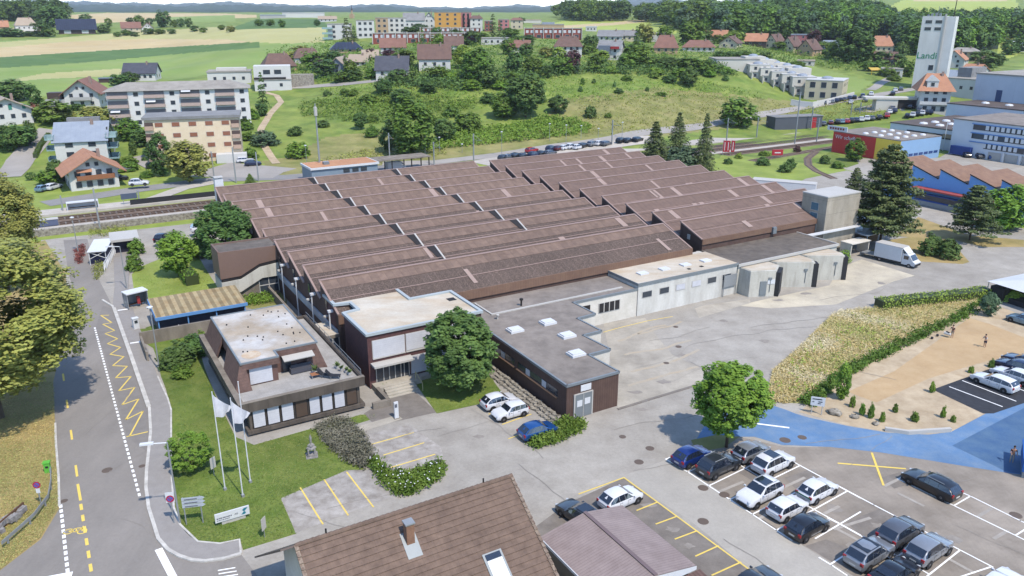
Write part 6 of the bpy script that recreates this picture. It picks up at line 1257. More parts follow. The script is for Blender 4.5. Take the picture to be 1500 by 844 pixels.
# dry tall grass
def blades(name, poly, n, h0, h1, cols, label):
    rg = np.random.default_rng(n); xs = [q[0] for q in poly]; ys = [q[1] for q in poly]; X = rg.uniform(min(xs),max(xs),n*3); Y = rg.uniform(min(ys),max(ys),n*3); k_ = inpoly(X,Y,poly); P = np.array([tuple(G(x,y)) for x,y in list(zip(X[k_],Y[k_]))[:n]]); n = len(P)
    P[:,2] += rg.uniform(.15,.85,n)*rg.uniform(h0,h1,n); N_ = rg.normal(size=(n,3))*.5+np.array([0,0,.9]); N_ /= np.linalg.norm(N_,axis=1,keepdims=True); V, Q = leaves(P,N_,.19 if h1 > .5 else .11,rg,.15)
    me = npmesh(name,V,Q,cols[0]); [me.materials.append(c) for c in cols[1:]]; pn = np.sin(P[:,0]*.55+1.7*np.sin(P[:,1]*.31))+np.sin(P[:,1]*.47+P[:,0]*.21)+rg.normal(0,.8,n); me.polygons.foreach_set('material_index', np.clip(((pn+2.2)/4.4*len(cols)).astype(int),0,len(cols)-1).astype(np.int32)); return tag(put(name,me), label, 'grass', None, 'stuff')
gl1, gl2, gl3 = plain('blade_green', S(122,146,58)), plain('blade_yellow', S(160,166,84)), plain('blade_deep', S(98,126,48))
g1, g2, g3, g4 = plain('hay_straw', S(240,220,160,1.8)), plain('hay_gold', S(228,200,124,1.8)), plain('hay_green', S(196,192,112,1.8)), plain('hay_pale', S(246,232,190,1.7))
blades('tall_dry_grass', [(1131,545),(1180,500),(1218,462),(1230,456),(1282,451),(1440,434),(1395,468),(1315,506),(1240,545),(1185,585),(1150,592),(1122,588)], 50000, .2, .65, [g3,g1,g2,g1,g4], 'tall dry yellow grass between the yard and the sand court')
blades('lawn_blades', lawn, 22000, .04, .1, [gl1,gl3,gl2], 'short mown grass of the front lawn')
blades('lawn_blades', [(607,560),(625,552),(715,540),(724,560),(735,575),(722,588),(640,606)], 5000, .04, .1, [gl3,gl1,gl2], 'short mown grass before the brick office')
blades('lawn_blades', [(203,392),(238,378),(285,365),(300,392),(318,420),(322,440),(225,455),(212,440),(196,424)], 7000, .04, .1, [gl1,gl2,gl2], 'sunny mown grass of the station lawn')
blades('verge_grass', [(0,560),(80,560),(81,633),(86,740),(60,788),(0,835)], 20000, .06, .2, [g2,g3,gl2,g3], 'short dry grass on the verge left of the street')
planting('shrub_row', [(1172,590),(1240,540),(1315,502),(1400,462),(1440,440),(1456,436),(1450,450),(1400,474),(1320,512),(1245,550),(1188,598)], 700, .25, 1.0, 'mid', 'green hedge of young shrubs along the dry meadow edge', leaf=.2, dens=10)
# clipped hedges
def hedge(name, pxs, w_, h, lm, label, z=None):
    pts = [G(*q) if z is not None else T(*q) for q in pxs]; rg = np.random.default_rng(int(pxs[0][0])); C = []; N_ = []
    for a, c in zip(pts, pts[1:]):
        d = c-a; L_ = d.length; dn = d.normalized(); sd = Vector((-dn.y,dn.x,0)); k = int(L_*h*60)
        t = rg.random(k)*L_; f = rg.integers(0,3,k); o = np.where(f == 0, rg.uniform(-.5,.5,k), np.where(f == 1,-.5,.5))*w_; zz = np.where(f == 0, h, rg.uniform(0,h,k))+rg.normal(0,.04,k)
        C.append(np.stack([a.x+dn.x*t+sd.x*o, a.y+dn.y*t+sd.y*o, a.z+(c.z-a.z)*t/L_+zz],1)); n_ = np.where((f == 0)[:,None],[0,0,1.],np.where((f == 1)[:,None],[-sd.x,-sd.y,0.],[sd.x,sd.y,0.]))+rg.normal(0,.4,(k,3)); N_.append(n_)
    C = np.concatenate(C); N_ = np.concatenate(N_); N_ /= np.linalg.norm(N_,axis=1,keepdims=True); V, Q = leaves(C,N_,.15,rg,.6); o = tag(put(name, npmesh(name,V,Q,LM[lm])), label, 'hedge')
    b = MB(); ribbon(b, pts, w_*.86, h*.93, (terr if z is None else None), 0, h*.93); b.obj('inner_twigs', plain('hedge_twigs', S(70,84,40)), o); return o
planting('meadow_weeds', [(1128,575),(1170,520),(1225,480),(1290,470),(1330,480),(1240,540),(1180,584)], 150, .3, .9, 'light', 'green weeds scattered through the tall dry grass', dens=8, leaf=.16)
planting('meadow_weeds', [(1240,462),(1330,452),(1420,440),(1390,464),(1310,500),(1260,490)], 90, .3, .8, 'olive', 'olive weeds scattered through the upper dry grass', dens=8, leaf=.16)
hedge('clipped_hedge', [(1286,452),(1340,446),(1400,440),(1445,434)], 2.0, 1.4, 'light', 'long clipped green hedge at the top edge of the dry meadow', 0)
hedge('clipped_hedge', [(272,405),(283,418)], 2.2, 1.6, 'lime', 'short clipped hedge block on the station lawn beside the light green tree', 0)
hedge('clipped_hedge', [(108,258),(112,268),(117,274)], 2.0, 2.2, 'lime', 'bright clipped hedge left of the orange-roofed chalet')
hedge('clipped_hedge', [(52,232),(60,215),(72,200)], 1.2, 1.2, 'mid', 'curved clipped hedge beside the village street')
# saplings on the planted gravel
for k, (x,y,h) in enumerate([(1232,585,52),(1248,596,20),(1262,608,22),(1275,612,24),(1292,618,18),(1339,617,18),(1381,612,20),(1396,618,12),(1365,575,20),(1452,538,14),(1422,546,12),(1311,604,16)]):
    tree('bush%d'%(k%3) if k else 'mid0',x,y,[22,9,9,10,8,12,8,8,9,10,9,8][k],h,'mid' if k%2 else 'lime',['slender young tree at the lower corner of the dry meadow'][0] if k == 0 else f'{ORD[k-1]} young sapling counted left to right on the planted gravel','saplings on the planted gravel',name='sapling',cat='sapling',z=0)
tree('mid2',1447,462,26,34,'bluegreen','thin young tree at the top end of the sand court',z=0); tree('bush0',1480,440,36,20,'light','yellow-green bush before the marquee',cat='bush',z=0); tree('bush2',1462,438,26,22,'dark','dark bush left of the marquee',cat='bush',z=0)
# conifers by the hall and pines
for k, (kd,x,y,w,h,lm) in enumerate([('fir',958,240,58,62,'fir'),('fir2',992,232,56,68,'fir'),('fir',1030,252,44,86,'fir')]): tree(kd,x,y,w,h,lm,['dark fir left of three behind the right hall','paler fir in the middle of three behind the right hall','tall narrow fir right of three behind the right hall'][k],'firs behind the hall',z=0)
tree('bush1',998,250,52,42,'bluegreen','broad dark yew bush at the foot of the three firs',cat='bush',z=0)
tree('pine',1288,360,122,146,'fir','largest pine beside the concrete stair tower',z=0)
tree('pine2',1250,290,34,44,'fir','small pine behind the stair tower, left of the largest pine',z=0)
tree('pine2',1420,352,84,80,'fir','dark pine right of the white lorry before the blue saw-tooth hall',z=0)
tree('mid0',1470,336,66,62,'lime','bright green broadleaf tree beside the dark pine at the right',z=0)
for k, (x,y,w,h) in enumerate([(1362,372,36,32),(1388,378,36,32)]): tree('bush%d'%k,x,y,w,h,'dark',['dark bush right of the white lorry, nearer it','dark bush right of the white lorry, further from it'][k],'bushes beside the lorry',cat='bush',z=0)
for k, (x,y,w,h,lm) in enumerate([(1251,236,30,32,'mid'),(1208,240,16,15,'dark'),(1227,246,20,12,'mid'),(1082,232,12,9,'light'),(1117,242,20,14,'dark'),(1150,252,22,18,'dark'),(1158,246,18,16,'dark'),(1066,240,14,10,'dark'),(1122,228,14,9,'light'),(1167,222,12,10,'purple'),(1116,228,10,8,'mid')]):
    tree('mid0' if k == 0 else 'bush%d'%(k%3),x,y,w,h,lm,'round green tree before the red wall' if k == 0 else f'{ORD[k-1]} shrub from the top of the list along the siding verge' if False else 'round green tree before the red wall' if k == 0 else ['','dark shrub left of the tree before the red wall','low shrub directly under the tree before the red wall','small yellow-green shrub beside the banners','dark shrub on the verge below the red sign','dark shrub pair, lower one, beside the white container','dark shrub pair, upper one, beside the white container','small dark shrub below the red banners','pale shrub between banners and red sign','purple shrub beside the siding track','tiny shrub beside the pale one near the red sign'][k],'shrubs along the siding',cat='tree' if k == 0 else 'bush',z=0)
tree('fir2',367,270,26,16,'mid','small dark conifer poking up behind the far edge of the hall',z=0)
# trees and bushes of the background, zone by zone
def zone(where, grp, lst, cat=None):
    lst = sorted(lst, key=lambda q: q[1]); cnt = {}; tot = {}
    nm = {'far':'tree','mid':'tree','bus':'bush','con':'conical tree','col':'columnar tree','fir':'fir','bal':'round bush','pin':'pine'}
    ad = {'mid':'green','dark':'dark green','light':'pale green','olive':'olive green','purple':'copper-leaved','fir':'dark','bluegreen':'blue-green','lime':'bright green','red':'reddish','grey':'grey'}
    key = lambda q: ('fir' if q[0] == 'farfir' else q[0][:3], q[5])
    for q in lst: tot[key(q)] = tot.get(key(q),0)+1
    for q in lst:
        k = key(q); cnt[k] = cnt.get(k,0)+1; n_ = nm[k[0]]
        lab = f'{ad[k[1]]} {n_} {where}' if tot[k] == 1 else f'{ORD[min(cnt[k]-1,19)]} {ad[k[1]]} {n_} from the left {where}'
        tree(q[0],q[1],q[2],q[3]*1.1,q[4],q[5],lab,grp,cat='bush' if 'bush' in n_ else 'tree')
zone('on the hillside meadow', 'bushes on the hillside meadow', [('mid0',603,228,66,84,'mid'),('mid1',650,208,30,34,'dark'),('mid2',568,222,22,38,'dark'),('bush0',545,200,20,18,'mid'),('mid1',528,190,18,26,'dark'),('bush1',437,230,34,26,'lime'),('bush2',432,198,22,16,'dark'),('mid0',562,138,26,22,'dark'),('mid1',588,152,30,22,'dark'),('mid2',628,136,24,20,'dark'),('bush1',540,150,24,14,'mid'),('bush2',515,140,18,12,'mid'),('bush0',545,178,18,12,'mid'),('bush2',474,186,18,12,'dark'),('mid1',770,172,52,66,'dark'),('mid0',738,172,40,34,'mid'),('mid2',817,165,28,26,'dark'),('bush0',790,150,20,14,'mid'),('bush1',685,190,42,30,'mid'),('bush0',715,150,24,16,'dark'),('mid2',1009,127,24,28,'dark'),('bush1',980,120,22,12,'dark'),('bush2',958,114,16,12,'mid'),('bush0',906,136,14,8,'dark'),('bush1',865,172,18,20,'dark'),('bush2',891,172,11,8,'mid'),('bush0',850,134,7,9,'dark'),('bush1',853,124,6,12,'mid'),('bush2',870,122,6,8,'dark'),('bush0',900,128,5,10,'dark'),('bush1',948,134,6,8,'dark'),('bush2',968,140,16,7,'mid'),('bush1',918,118,16,9,'mid'),('bush0',1040,112,18,14,'lime'),('bush2',1063,118,10,9,'dark'),('bush1',505,138,14,10,'mid'),('bush2',480,140,14,9,'dark'),('bush0',660,170,22,16,'mid'),('bush1',620,190,22,16,'dark'),('bush2',912,108,10,6,'dark')])
zone('along the foot of the village gardens', 'trees below the village gardens', [('mid0',700,122,44,50,'mid'),('mid1',680,100,30,34,'light'),('far0',716,128,28,34,'dark'),('farfir',605,122,22,36,'dark'),('far1',582,120,26,20,'dark'),('far2',640,116,30,20,'mid'),('bush0',660,118,26,16,'lime'),('bush1',690,130,30,16,'lime'),('bush2',735,130,26,16,'lime'),('far0',754,108,24,34,'dark'),('far1',781,108,26,26,'mid'),('far2',802,114,16,20,'dark'),('far0',823,108,28,26,'mid'),('far1',838,104,22,34,'purple'),('farfir',846,108,12,20,'bluegreen'),('far2',872,104,24,24,'mid'),('far0',880,90,22,18,'light'),('farfir',906,102,14,16,'dark'),('far1',918,100,26,26,'mid'),('far2',940,98,30,34,'mid'),('far0',962,96,28,14,'mid'),('far1',985,100,34,17,'dark'),('far2',1012,104,40,22,'mid'),('far0',1035,108,26,22,'mid'),('far1',930,84,30,24,'mid'),('bush0',895,106,20,12,'lime'),('bush1',1000,112,30,14,'lime'),('bush2',960,108,24,12,'lime'),('far2',820,88,20,20,'light'),('far0',752,124,22,20,'mid'),('bush1',550,112,30,16,'lime'),('far1',520,118,20,18,'dark'),('far0',500,120,22,16,'mid'),('bush0',1060,106,26,10,'lime'),('bush1',772,116,30,14,'mid')])
zone('around the left village houses', 'trees among the left village', [('mid0',238,258,34,62,'dark'),('mid1',278,268,56,62,'olive'),('far0',30,216,40,36,'dark'),('far1',45,205,18,30,'dark'),('mid2',12,222,30,40,'dark'),('far2',80,180,46,34,'mid'),('far0',60,178,20,22,'mid'),('far1',100,178,22,20,'olive'),('far2',140,178,34,24,'olive'),('far0',165,182,34,24,'olive'),('far1',190,205,34,34,'mid'),('far2',208,214,26,26,'dark'),('mid1',86,268,24,34,'dark'),('far0',72,270,28,22,'lime'),('bush0',190,240,24,14,'mid'),('bush1',188,250,26,16,'mid'),('far1',196,228,10,26,'dark'),('bal' if False else 'ball',46,264,14,12,'dark'),('bush2',178,252,20,12,'lime'),('bush0',216,260,18,12,'mid'),('far1',20,148,44,34,'dark'),('far2',52,156,20,34,'dark'),('far0',5,150,26,30,'dark'),('far2',155,152,26,20,'olive'),('bush1',115,162,24,12,'dark'),('far0',175,125,24,18,'dark'),('far1',192,122,22,18,'dark'),('bush0',52,166,18,16,'red'),('bush2',30,196,26,10,'mid'),('far2',225,200,18,20,'mid'),('bush0',364,205,20,14,'mid'),('farfir',386,158,20,56,'dark'),('far0',384,170,16,20,'dark'),('bush1',388,212,36,24,'bluegreen'),('bush2',360,190,22,20,'mid'),('bush0',372,175,14,18,'lime'),('bush1',367,232,20,18,'mid'),('bush2',208,212,12,10,'mid'),('bush1',212,236,8,8,'dark')])
zone('between the village roofs', 'trees among the village houses', [('far0',458,102,28,28,'mid'),('far1',476,112,34,26,'dark'),('far2',440,86,24,20,'olive'),('far0',424,92,14,18,'olive'),('col' if False else 'column',507,110,7,26,'dark'),('far1',515,112,18,26,'mid'),('far2',470,105,20,18,'purple'),('farfir',509,62,24,38,'fir'),('farfir',519,60,14,24,'dark'),('far0',480,88,22,12,'mid'),('far1',490,88,22,14,'dark'),('far2',525,92,20,14,'mid'),('far0',542,86,14,16,'purple'),('far1',572,86,24,14,'purple'),('far2',565,100,20,14,'mid'),('far0',592,96,30,26,'mid'),('farfir',619,70,13,34,'dark'),('farfir',634,68,16,20,'mid'),('far1',645,66,16,18,'lime'),('far2',570,62,16,12,'mid'),('far0',640,52,14,14,'dark'),('far1',668,60,24,18,'dark'),('far2',690,66,26,22,'dark'),('farfir',722,54,18,36,'fir'),('farfir',732,56,14,28,'dark'),('far0',705,62,20,16,'mid'),('far1',748,54,24,14,'mid'),('far2',762,36,14,11,'dark'),('far0',745,80,20,26,'mid'),('far1',770,82,20,20,'dark'),('far2',800,84,20,16,'olive'),('far0',866,70,22,20,'dark'),('far1',873,78,20,16,'mid'),('far2',858,80,18,16,'mid'),('farfir',932,66,14,30,'dark'),('far0',944,62,22,30,'olive'),('farfir',1000,66,20,42,'dark'),('far1',1012,66,34,40,'mid'),('farfir',1026,64,16,38,'dark'),('far2',975,66,22,30,'mid'),('far0',1052,64,22,14,'mid'),('far1',1076,62,28,18,'light'),('far2',1122,52,20,14,'light'),('far0',1075,86,24,12,'dark'),('far1',1100,90,26,12,'mid'),('far2',1056,90,22,16,'dark'),('far0',1120,92,18,18,'dark'),('far1',1090,90,20,16,'mid'),('far2',610,60,14,12,'mid'),('far0',600,48,22,10,'dark'),('far1',615,46,22,12,'dark'),('far2',585,46,20,10,'dark'),('far0',1032,60,20,22,'dark'),('far1',770,66,26,16,'dark'),('far2',755,70,24,18,'mid'),('far0',655,84,20,16,'dark'),('far2',1140,74,20,14,'mid')])
zone('on the right side of the valley', 'trees right of the valley road', [('far0',1191,66,18,24,'purple'),('mid0',1250,92,50,50,'dark'),('mid1',1232,88,36,32,'mid'),('far1',1265,90,28,34,'mid'),('far2',1290,96,24,22,'dark'),('far0',1275,104,26,16,'mid'),('far1',1320,84,18,24,'dark'),('far2',1316,98,20,20,'dark'),('bush0',1150,122,30,16,'mid'),('bush1',1130,120,20,14,'mid'),('far1',1080,185,46,44,'mid'),('bush2',1198,128,22,10,'lime'),('bush0',1225,128,20,12,'lime'),('bush1',1168,98,24,10,'mid'),('far2',1440,104,38,32,'dark'),('far0',1458,96,22,20,'dark'),('far1',1478,80,22,22,'dark'),('far2',1492,78,20,26,'dark'),('far0',1328,112,20,26,'mid'),('far1',1300,112,24,14,'mid'),('bush2',1310,118,20,10,'mid'),('far2',1205,78,24,18,'mid'),('far0',1215,84,20,14,'mid'),('bush0',1108,176,12,8,'mid')])
zone('around the far farms on the hill', 'trees around the far farms', [('far0',20,54,28,13,'dark'),('far1',40,53,24,8,'dark'),('far2',62,54,22,24,'dark'),('far0',72,54,18,16,'mid'),('far1',10,54,26,14,'dark'),('far2',88,40,30,32,'dark'),('far0',74,40,30,36,'dark'),('far1',52,38,20,22,'dark'),('far2',22,30,30,18,'dark'),('far0',8,28,24,22,'dark'),('far1',60,26,30,24,'dark'),('far2',32,22,24,16,'dark'),('far0',126,32,16,12,'dark'),('far1',152,49,18,14,'dark'),('far2',160,40,10,14,'mid'),('far0',191,34,10,9,'dark'),('far1',205,38,14,17,'mid'),('far2',219,36,12,10,'dark'),('far0',241,40,20,26,'dark'),('far1',256,40,9,12,'mid'),('far2',266,40,10,14,'dark'),('far0',277,40,10,15,'dark'),('far1',186,52,14,9,'mid'),('far2',198,54,12,8,'dark'),('far0',218,50,16,10,'mid'),('far1',235,50,14,8,'mid'),('far2',298,48,12,8,'mid'),('far0',338,47,12,10,'olive'),('far1',380,38,12,10,'mid'),('far2',396,38,12,10,'mid'),('far0',413,40,10,12,'mid'),('far1',465,38,9,10,'dark'),('far2',285,46,12,9,'dark'),('far0',325,44,10,8,'mid'),('far1',172,54,10,8,'mid'),('far2',252,50,12,8,'dark')])
# woods that read as one mass: one object each
def wood(name, label, pts, seed, templ, cols):
    rg = np.random.default_rng(seed); Vs = []; Qs = []; mi = []; o = 0
    for (x, y, r_, h) in pts:
        V, Q = templ[rg.integers(len(templ))]; a = rg.uniform(0,6.28); c, s_ = math.cos(a), math.sin(a); p = np.stack([V[:,0]*c-V[:,1]*s_, V[:,0]*s_+V[:,1]*c, V[:,2]],1)*np.array([r_,r_,h])+np.array([x,y,terr(x,y)-.5]); Vs.append(p); Qs.append(Q+o); o += len(V); mi.append(np.full(len(Q),rg.integers(len(cols))))
    me = npmesh(name, np.concatenate(Vs), np.concatenate(Qs), LM[cols[0]]); [me.materials.append(LM[c]) for c in cols[1:]]; me.polygons.foreach_set('material_index', np.concatenate(mi).astype(np.int32)); return tag(put(name,me), label, 'wood', None, 'stuff')
ft = [leafz(*crown_pts(80+i,34,12,.36,.05,1,leaf=.2,shell=.35), 1.8) for i in range(4)]
def fill(poly, n, r0, r1, h0, h1, seed):
    rg = np.random.default_rng(seed); xs = [q[0] for q in poly]; ys = [q[1] for q in poly]; out = []; X = rg.uniform(min(xs),max(xs),n*4); Y = rg.uniform(min(ys),max(ys),n*4); k = inpoly(X,Y,poly)
    for x, y in list(zip(X[k],Y[k]))[:n]: p = T(x,y); out.append((p.x,p.y,rg.uniform(r0,r1),rg.uniform(h0,h1)))
    return out
wood('hill_wood', 'mixed wood covering the hillside behind the silo', fill([(1035,60),(1060,26),(1120,17),(1280,26),(1310,44),(1400,44),(1500,42),(1500,62),(1470,60),(1455,72),(1420,80),(1380,84),(1330,80),(1310,64),(1240,58),(1180,62),(1120,56),(1060,60)],900,5,8.5,13,20,3), 4, ft, ['dark','mid','dark','mid','lime','bluegreen'])
wood('hilltop_wood', 'dark wood on the field hill behind the village', fill([(808,26),(830,22),(880,24),(918,24),(922,30),(880,33),(830,30)],170,7,10,18,24,5), 6, ft, ['dark','dark','mid'])
wood('valley_wood', 'distant wood between the field hill and the big hillside wood', fill([(925,30),(960,22),(1040,22),(1050,40),(1000,44),(960,34)],160,7,10,14,20,8), 9, ft, ['dark','mid','bluegreen'])
wood('far_wood', 'dark wood left of the far farms', fill([(-60,34),(0,24),(50,20),(100,24),(96,34),(40,30),(0,34),(-60,38)],120,7,11,16,24,11), 12, ft, ['dark','mid','dark'])
# ---------------------------------------------------------------- background buildings
WM = {'white': plain('house_white', S(240,238,232,2)), 'cream': plain('house_cream', S(236,222,188)), 'yellow': mat('pale_yellow_render', S(252,232,200,1.9), S(246,224,190,1.95), .6, big=.03), 'grey': plain('house_grey', S(206,204,198)), 'tan': plain('house_tan', S(214,182,142)), 'brown': plain('house_dark_timber', S(86,66,58)), 'red': plain('house_brick_red', S(166,82,66)), 'orange': plain('house_orange', S(240,178,84)), 'pink': plain('house_pink', S(222,140,138)), 'stone': M['stone'], 'pale': mat('pale_blue_grey_panels', S(230,236,244,1.75), S(220,228,238,1.75), .2, big=.04, coord='O'), 'bluegrey': plain('house_blue_grey', S(132,142,158)), 'concrete': plain('house_concrete', S(232,227,214,1.95)), 'greyblock': plain('house_light_grey', S(244,242,238,1.85)), 'khaki': plain('house_dark_khaki', S(150,140,120))}
RM = {'brown': mat('roof_brown_tiles', S(140,112,100), S(120,96,88), .8, big=.1, bigsc=.4, coord='O', stripe=[('Z',.5,.2,-.08)]), 'orange': mat('roof_orange_tiles', S(214,158,124), S(196,142,112), .8, big=.1, bigsc=.4, coord='O', stripe=[('Z',.5,.2,-.06)]), 'red': mat('roof_red_tiles', S(164,122,106), S(144,106,94), .8, big=.1, bigsc=.4, coord='O'), 'slate': mat('roof_dark_slate', S(98,99,108), S(84,86,96), .8, big=.06, coord='O', rough=.5), 'grey': mat('roof_grey', S(166,166,166), S(146,146,146), .5, big=.08, coord='O'), 'metal': mat('roof_blue_grey_metal', S(176,186,198), S(164,174,188), .5, big=.04, coord='O', rough=.5, stripe=[('X',1.2,.06,-.1)]), 'solar': mat('solar_panels', S(66,72,90), S(56,62,78), .6, big=.04, coord='O', rough=.25, stripe=[('X',1.6,.1,.5)]), 'tan': plain('roof_tan', S(196,176,152)), 'flat': mat('roof_flat_gravel', S(190,184,174), S(168,162,152), .4, big=.1), 'darkflat': mat('roof_dark_flat', S(120,108,102), S(98,88,84), .3, big=.12), 'white': plain('roof_white', S(236,234,230))}
WM['shutbrown'] = plain('brown_shutter', S(172,112,84))
_wc = {}
def winmesh(w, h, m):
    k = (round(w,2),round(h,2),m)
    if k not in _wc: _wc[k] = (MB().box(-w/2-.09,-.05,-h/2-.09,w/2+.09,.1,h/2+.09).mesh('window', M['trimw']), MB().box(-w/2,-.09,-h/2,w/2,-.055,h/2).box(-.03,-.11,-h/2,.03,-.091,h/2).mesh('pane', M.get(m) or WM[m]))
    return _wc[k]
def windows(t, x0, x1, zs, n, y=0, w=1.2, h=1.3, m='glass', side=0, pane=True):
    a, b_ = winmesh(w, h, m)
    for z in zs:
        for i in range(n):
            s_ = x0+(x1-x0)*(i+.5)/n; loc, rz = ((s_,y,z),0) if side == 0 else ((y,s_,z), math.pi/2 if side > 0 else -math.pi/2)
            o = put('window', a if pane else b_, t, loc, rz)
            if pane: put('pane', b_, o)
def roofing(t, kind, w, d, hw, rise, rm, over=.5):
    x0, x1, y0, y1 = -w/2-over, w/2+over, -over, d+over; b = MB(); k = rise/(d/2) if kind in ('gx','hip') else rise/(w/2); e = hw-over*k
    if kind == 'flat': b.box(-w/2-over*.4,-over*.4,hw,w/2+over*.4,d+over*.4,hw+max(rise,.25))
    elif kind == 'gx': b.slab((x0,y0,e),(x1,y0,e),(x1,d/2,hw+rise),(x0,d/2,hw+rise),.22); b.slab((x0,d/2,hw+rise),(x1,d/2,hw+rise),(x1,y1,e),(x0,y1,e),.22)
    elif kind == 'gy': b.slab((x0,y0,e),(0,y0,hw+rise),(0,y1,hw+rise),(x0,y1,e),.22); b.slab((0,y0,hw+rise),(x1,y0,e),(x1,y1,e),(0,y1,hw+rise),.22)
    else:
        r_ = min(w*.2, d*.42); V_ = [(x0,y0,e),(x1,y0,e),(x1,y1,e),(x0,y1,e),(-w/2+r_,d/2,hw+rise),(w/2-r_,d/2,hw+rise)]; b.add(V_,[(0,1,5,4),(1,2,5),(2,3,4,5),(3,0,4),(3,2,1,0)])
    return b.obj('roof', rm, t)
CHIM = plain('chimney_plaster', S(176,150,136))
def bld(label, px, py, wpx, hpx, dep, roof, rpx, rm, wm, rot=0, nw=(3,1), cat='house', name='house', group=None, wcol='glass', over=.6, chim=True, ww=1.1, wh=1.2, loc=None, side=True):
    p = loc or T(px,py); m = mpp(p); w, hw, rise = wpx*m, hpx*m, rpx*m; rz = math.atan2(p.y,p.x)-math.pi/2+R(rot)
    t = thing(name, label, cat, p, rz, group); b = MB().box(-w/2,0,-2.5,w/2,dep,hw)
    if roof == 'gx': b.add([(-w/2,0,hw),(-w/2,dep,hw),(-w/2,dep/2,hw+rise),(w/2,0,hw),(w/2,dep,hw),(w/2,dep/2,hw+rise)],[(1,0,2),(3,4,5)])
    if roof == 'gy': b.add([(-w/2,0,hw),(w/2,0,hw),(0,0,hw+rise),(-w/2,dep,hw),(w/2,dep,hw),(0,dep,hw+rise)],[(0,1,2),(4,3,5)])
    b.obj('wall', WM[wm] if isinstance(wm,str) else wm, t); rf = roofing(t, roof, w, dep, hw, rise, RM[rm], over)
    if chim and roof != 'flat': MB().box(w*.18,dep*.4,hw+rise*.3,w*.18+.7,dep*.4+.7,hw+rise+.7).obj('chimney', CHIM, rf)
    nx, ny = nw; fh = hw/max(ny,1)
    if ny: windows(t, -w*.44, w*.44, [fh*(i+.55) for i in range(ny)], nx, 0, min(ww,w*.5/max(nx,1)), min(wh,fh*.55), wcol)
    if roof == 'gy' and rise > 2: windows(t, -w*.18, w*.18, [hw+rise*.3], 2, 0, .8, .9, wcol)
    if side and ny:
        for s_ in (1,-1): windows(t, dep*.1, dep*.9, [fh*(i+.55) for i in range(ny)], max(2,int(dep/5)), s_*w/2, 1.0, min(1.2,fh*.5), wcol, s_)
    return t, w, hw, rise, m
def balcony(t, x0, x1, z, m, y=-1.1, h=.95): return MB().box(x0,y,z-.15,x1,0,z).box(x0,y,z,x1,y+.08,z+h).box(x0,y,z,x0+.08,0,z+h).box(x1-.08,y,z,x1,0,z+h).obj('balcony', m, t)
balc_b = plain('brown_balcony', S(176,116,76)); balc_r = plain('rust_balcony', S(216,190,178)); balc_g = plain('glass_balcony', S(176,206,206), .2, 0, .5); awn = M['whitem']
# left side of the railway
t, w, hw, rise, m = bld('white chalet with wide orange gable roof beside the station road',141,277,64,31,11,'gy',19,'orange','white',6,(4,2),over=1.8,ww=1.2,wh=1.5); balcony(t,-w*.36,w*.42,hw*.52,balc_b); MB().slab((-w*.34,-1.0,hw*.86),(-.3,-1.0,hw*.86),(-.3,0,hw*.98),(-w*.34,0,hw*.98),.05).obj('awning', RM['orange'], t)
t, w, hw, rise, m = bld('white apartment house with pale blue-grey metal roof and glass balconies',124,246,68,40,16,'gx',22,'metal','white',-9,(2,3),cat='apartments',name='apartment_house',ww=1.8)
for k in range(3): balcony(t,w/2+.0,w/2+2.6,2.2+k*2.8,balc_g,4,1.0); balcony(t,-w/2-2.0,-w/2,2.2+k*2.8,balc_g,3,1.0); MB().box(w/2,4,2.2+k*2.8,w/2+.3,10,4.4+k*2.8).obj('loggia', M['glass'], t)
MB().box(-w*.3,8.6,hw+rise-.2,w*.35,10.5,hw+rise+.9).obj('roof_terrace', RM['grey'], t)
t, w, hw, rise, m = bld('pale yellow four-storey apartment block with brown shutters and grey roof',289,237,128,62,11,'flat',4,'grey','yellow',-5,(5,4),cat='apartments',name='apartment_block',wcol='shutbrown',ww=1.9,wh=1.1,over=1.2,side=False)
for s_ in (-1,1):
    for k in range(4): lg = MB().box(s_*w*.5-(2.2 if s_ > 0 else 0),-.08,k*hw/4+.6,s_*w*.5+(0 if s_ > 0 else 2.2),.05,k*hw/4+2.3).obj('loggia', plain('loggia_shade', S(104,84,76)), t); balcony(t,s_*w*.5-(2.2 if s_ > 0 else 0),s_*w*.5+(0 if s_ > 0 else 2.2),k*hw/4+.4,plain('peach_balcony', S(222,190,166)),-.5)
MB().box(w*.22,-3.5,-.2,w*.55,-.1,2.2).obj('garage_front', WM['white'], t)
t, w, hw, rise, m = bld('long white apartment block with rust-red balconies and grey eternit roof',268,184,192,52,13,'hip',9,'flat','greyblock',-4,(0,0),cat='apartments',name='apartment_block',over=.8,chim=False)
LOGG = plain('loggia_grey_shade', S(150,142,140))
x = -w/2+.3
for k in range(4):
    bw = w/4-4.6
    for f in range(4):
        z = .6+f*hw/4; MB().box(x,-.1,z,x+bw,.05,z+2.0).obj('loggia', LOGG, t); balcony(t,x,x+bw,z,balc_r,-1.2,.8)
        if (k*3+f*5)%4 == 1: MB().slab((x+.5,-1.6,z+1.5),(x+bw*.55,-1.6,z+1.5),(x+bw*.55,-.1,z+2.1),(x+.5,-.1,z+2.1),.06).obj('awning', awn, t)
    windows(t,x+bw+.5,x+bw+4.1,[1.6+f*hw/4 for f in range(4)],1,0,1.3,1.2); x += w/4
windows(t,1.5,12,[1.6+f*hw/4 for f in range(4)],2,w/2,.8,1.2,'glass',1)
t, w, hw, rise, m = bld('white gable house with green shutters at the left edge',14,184,64,24,12,'gy',16,'tan','white',8,(4,1),over=1.2); [MB().box(x,-.14,hw*.62+1.6,x+.9,-.02,hw*.62+2.9).obj('green_shutter', plain('green_shutter', S(60,150,128)), t) for x in (-2.6,.6,4.2)]
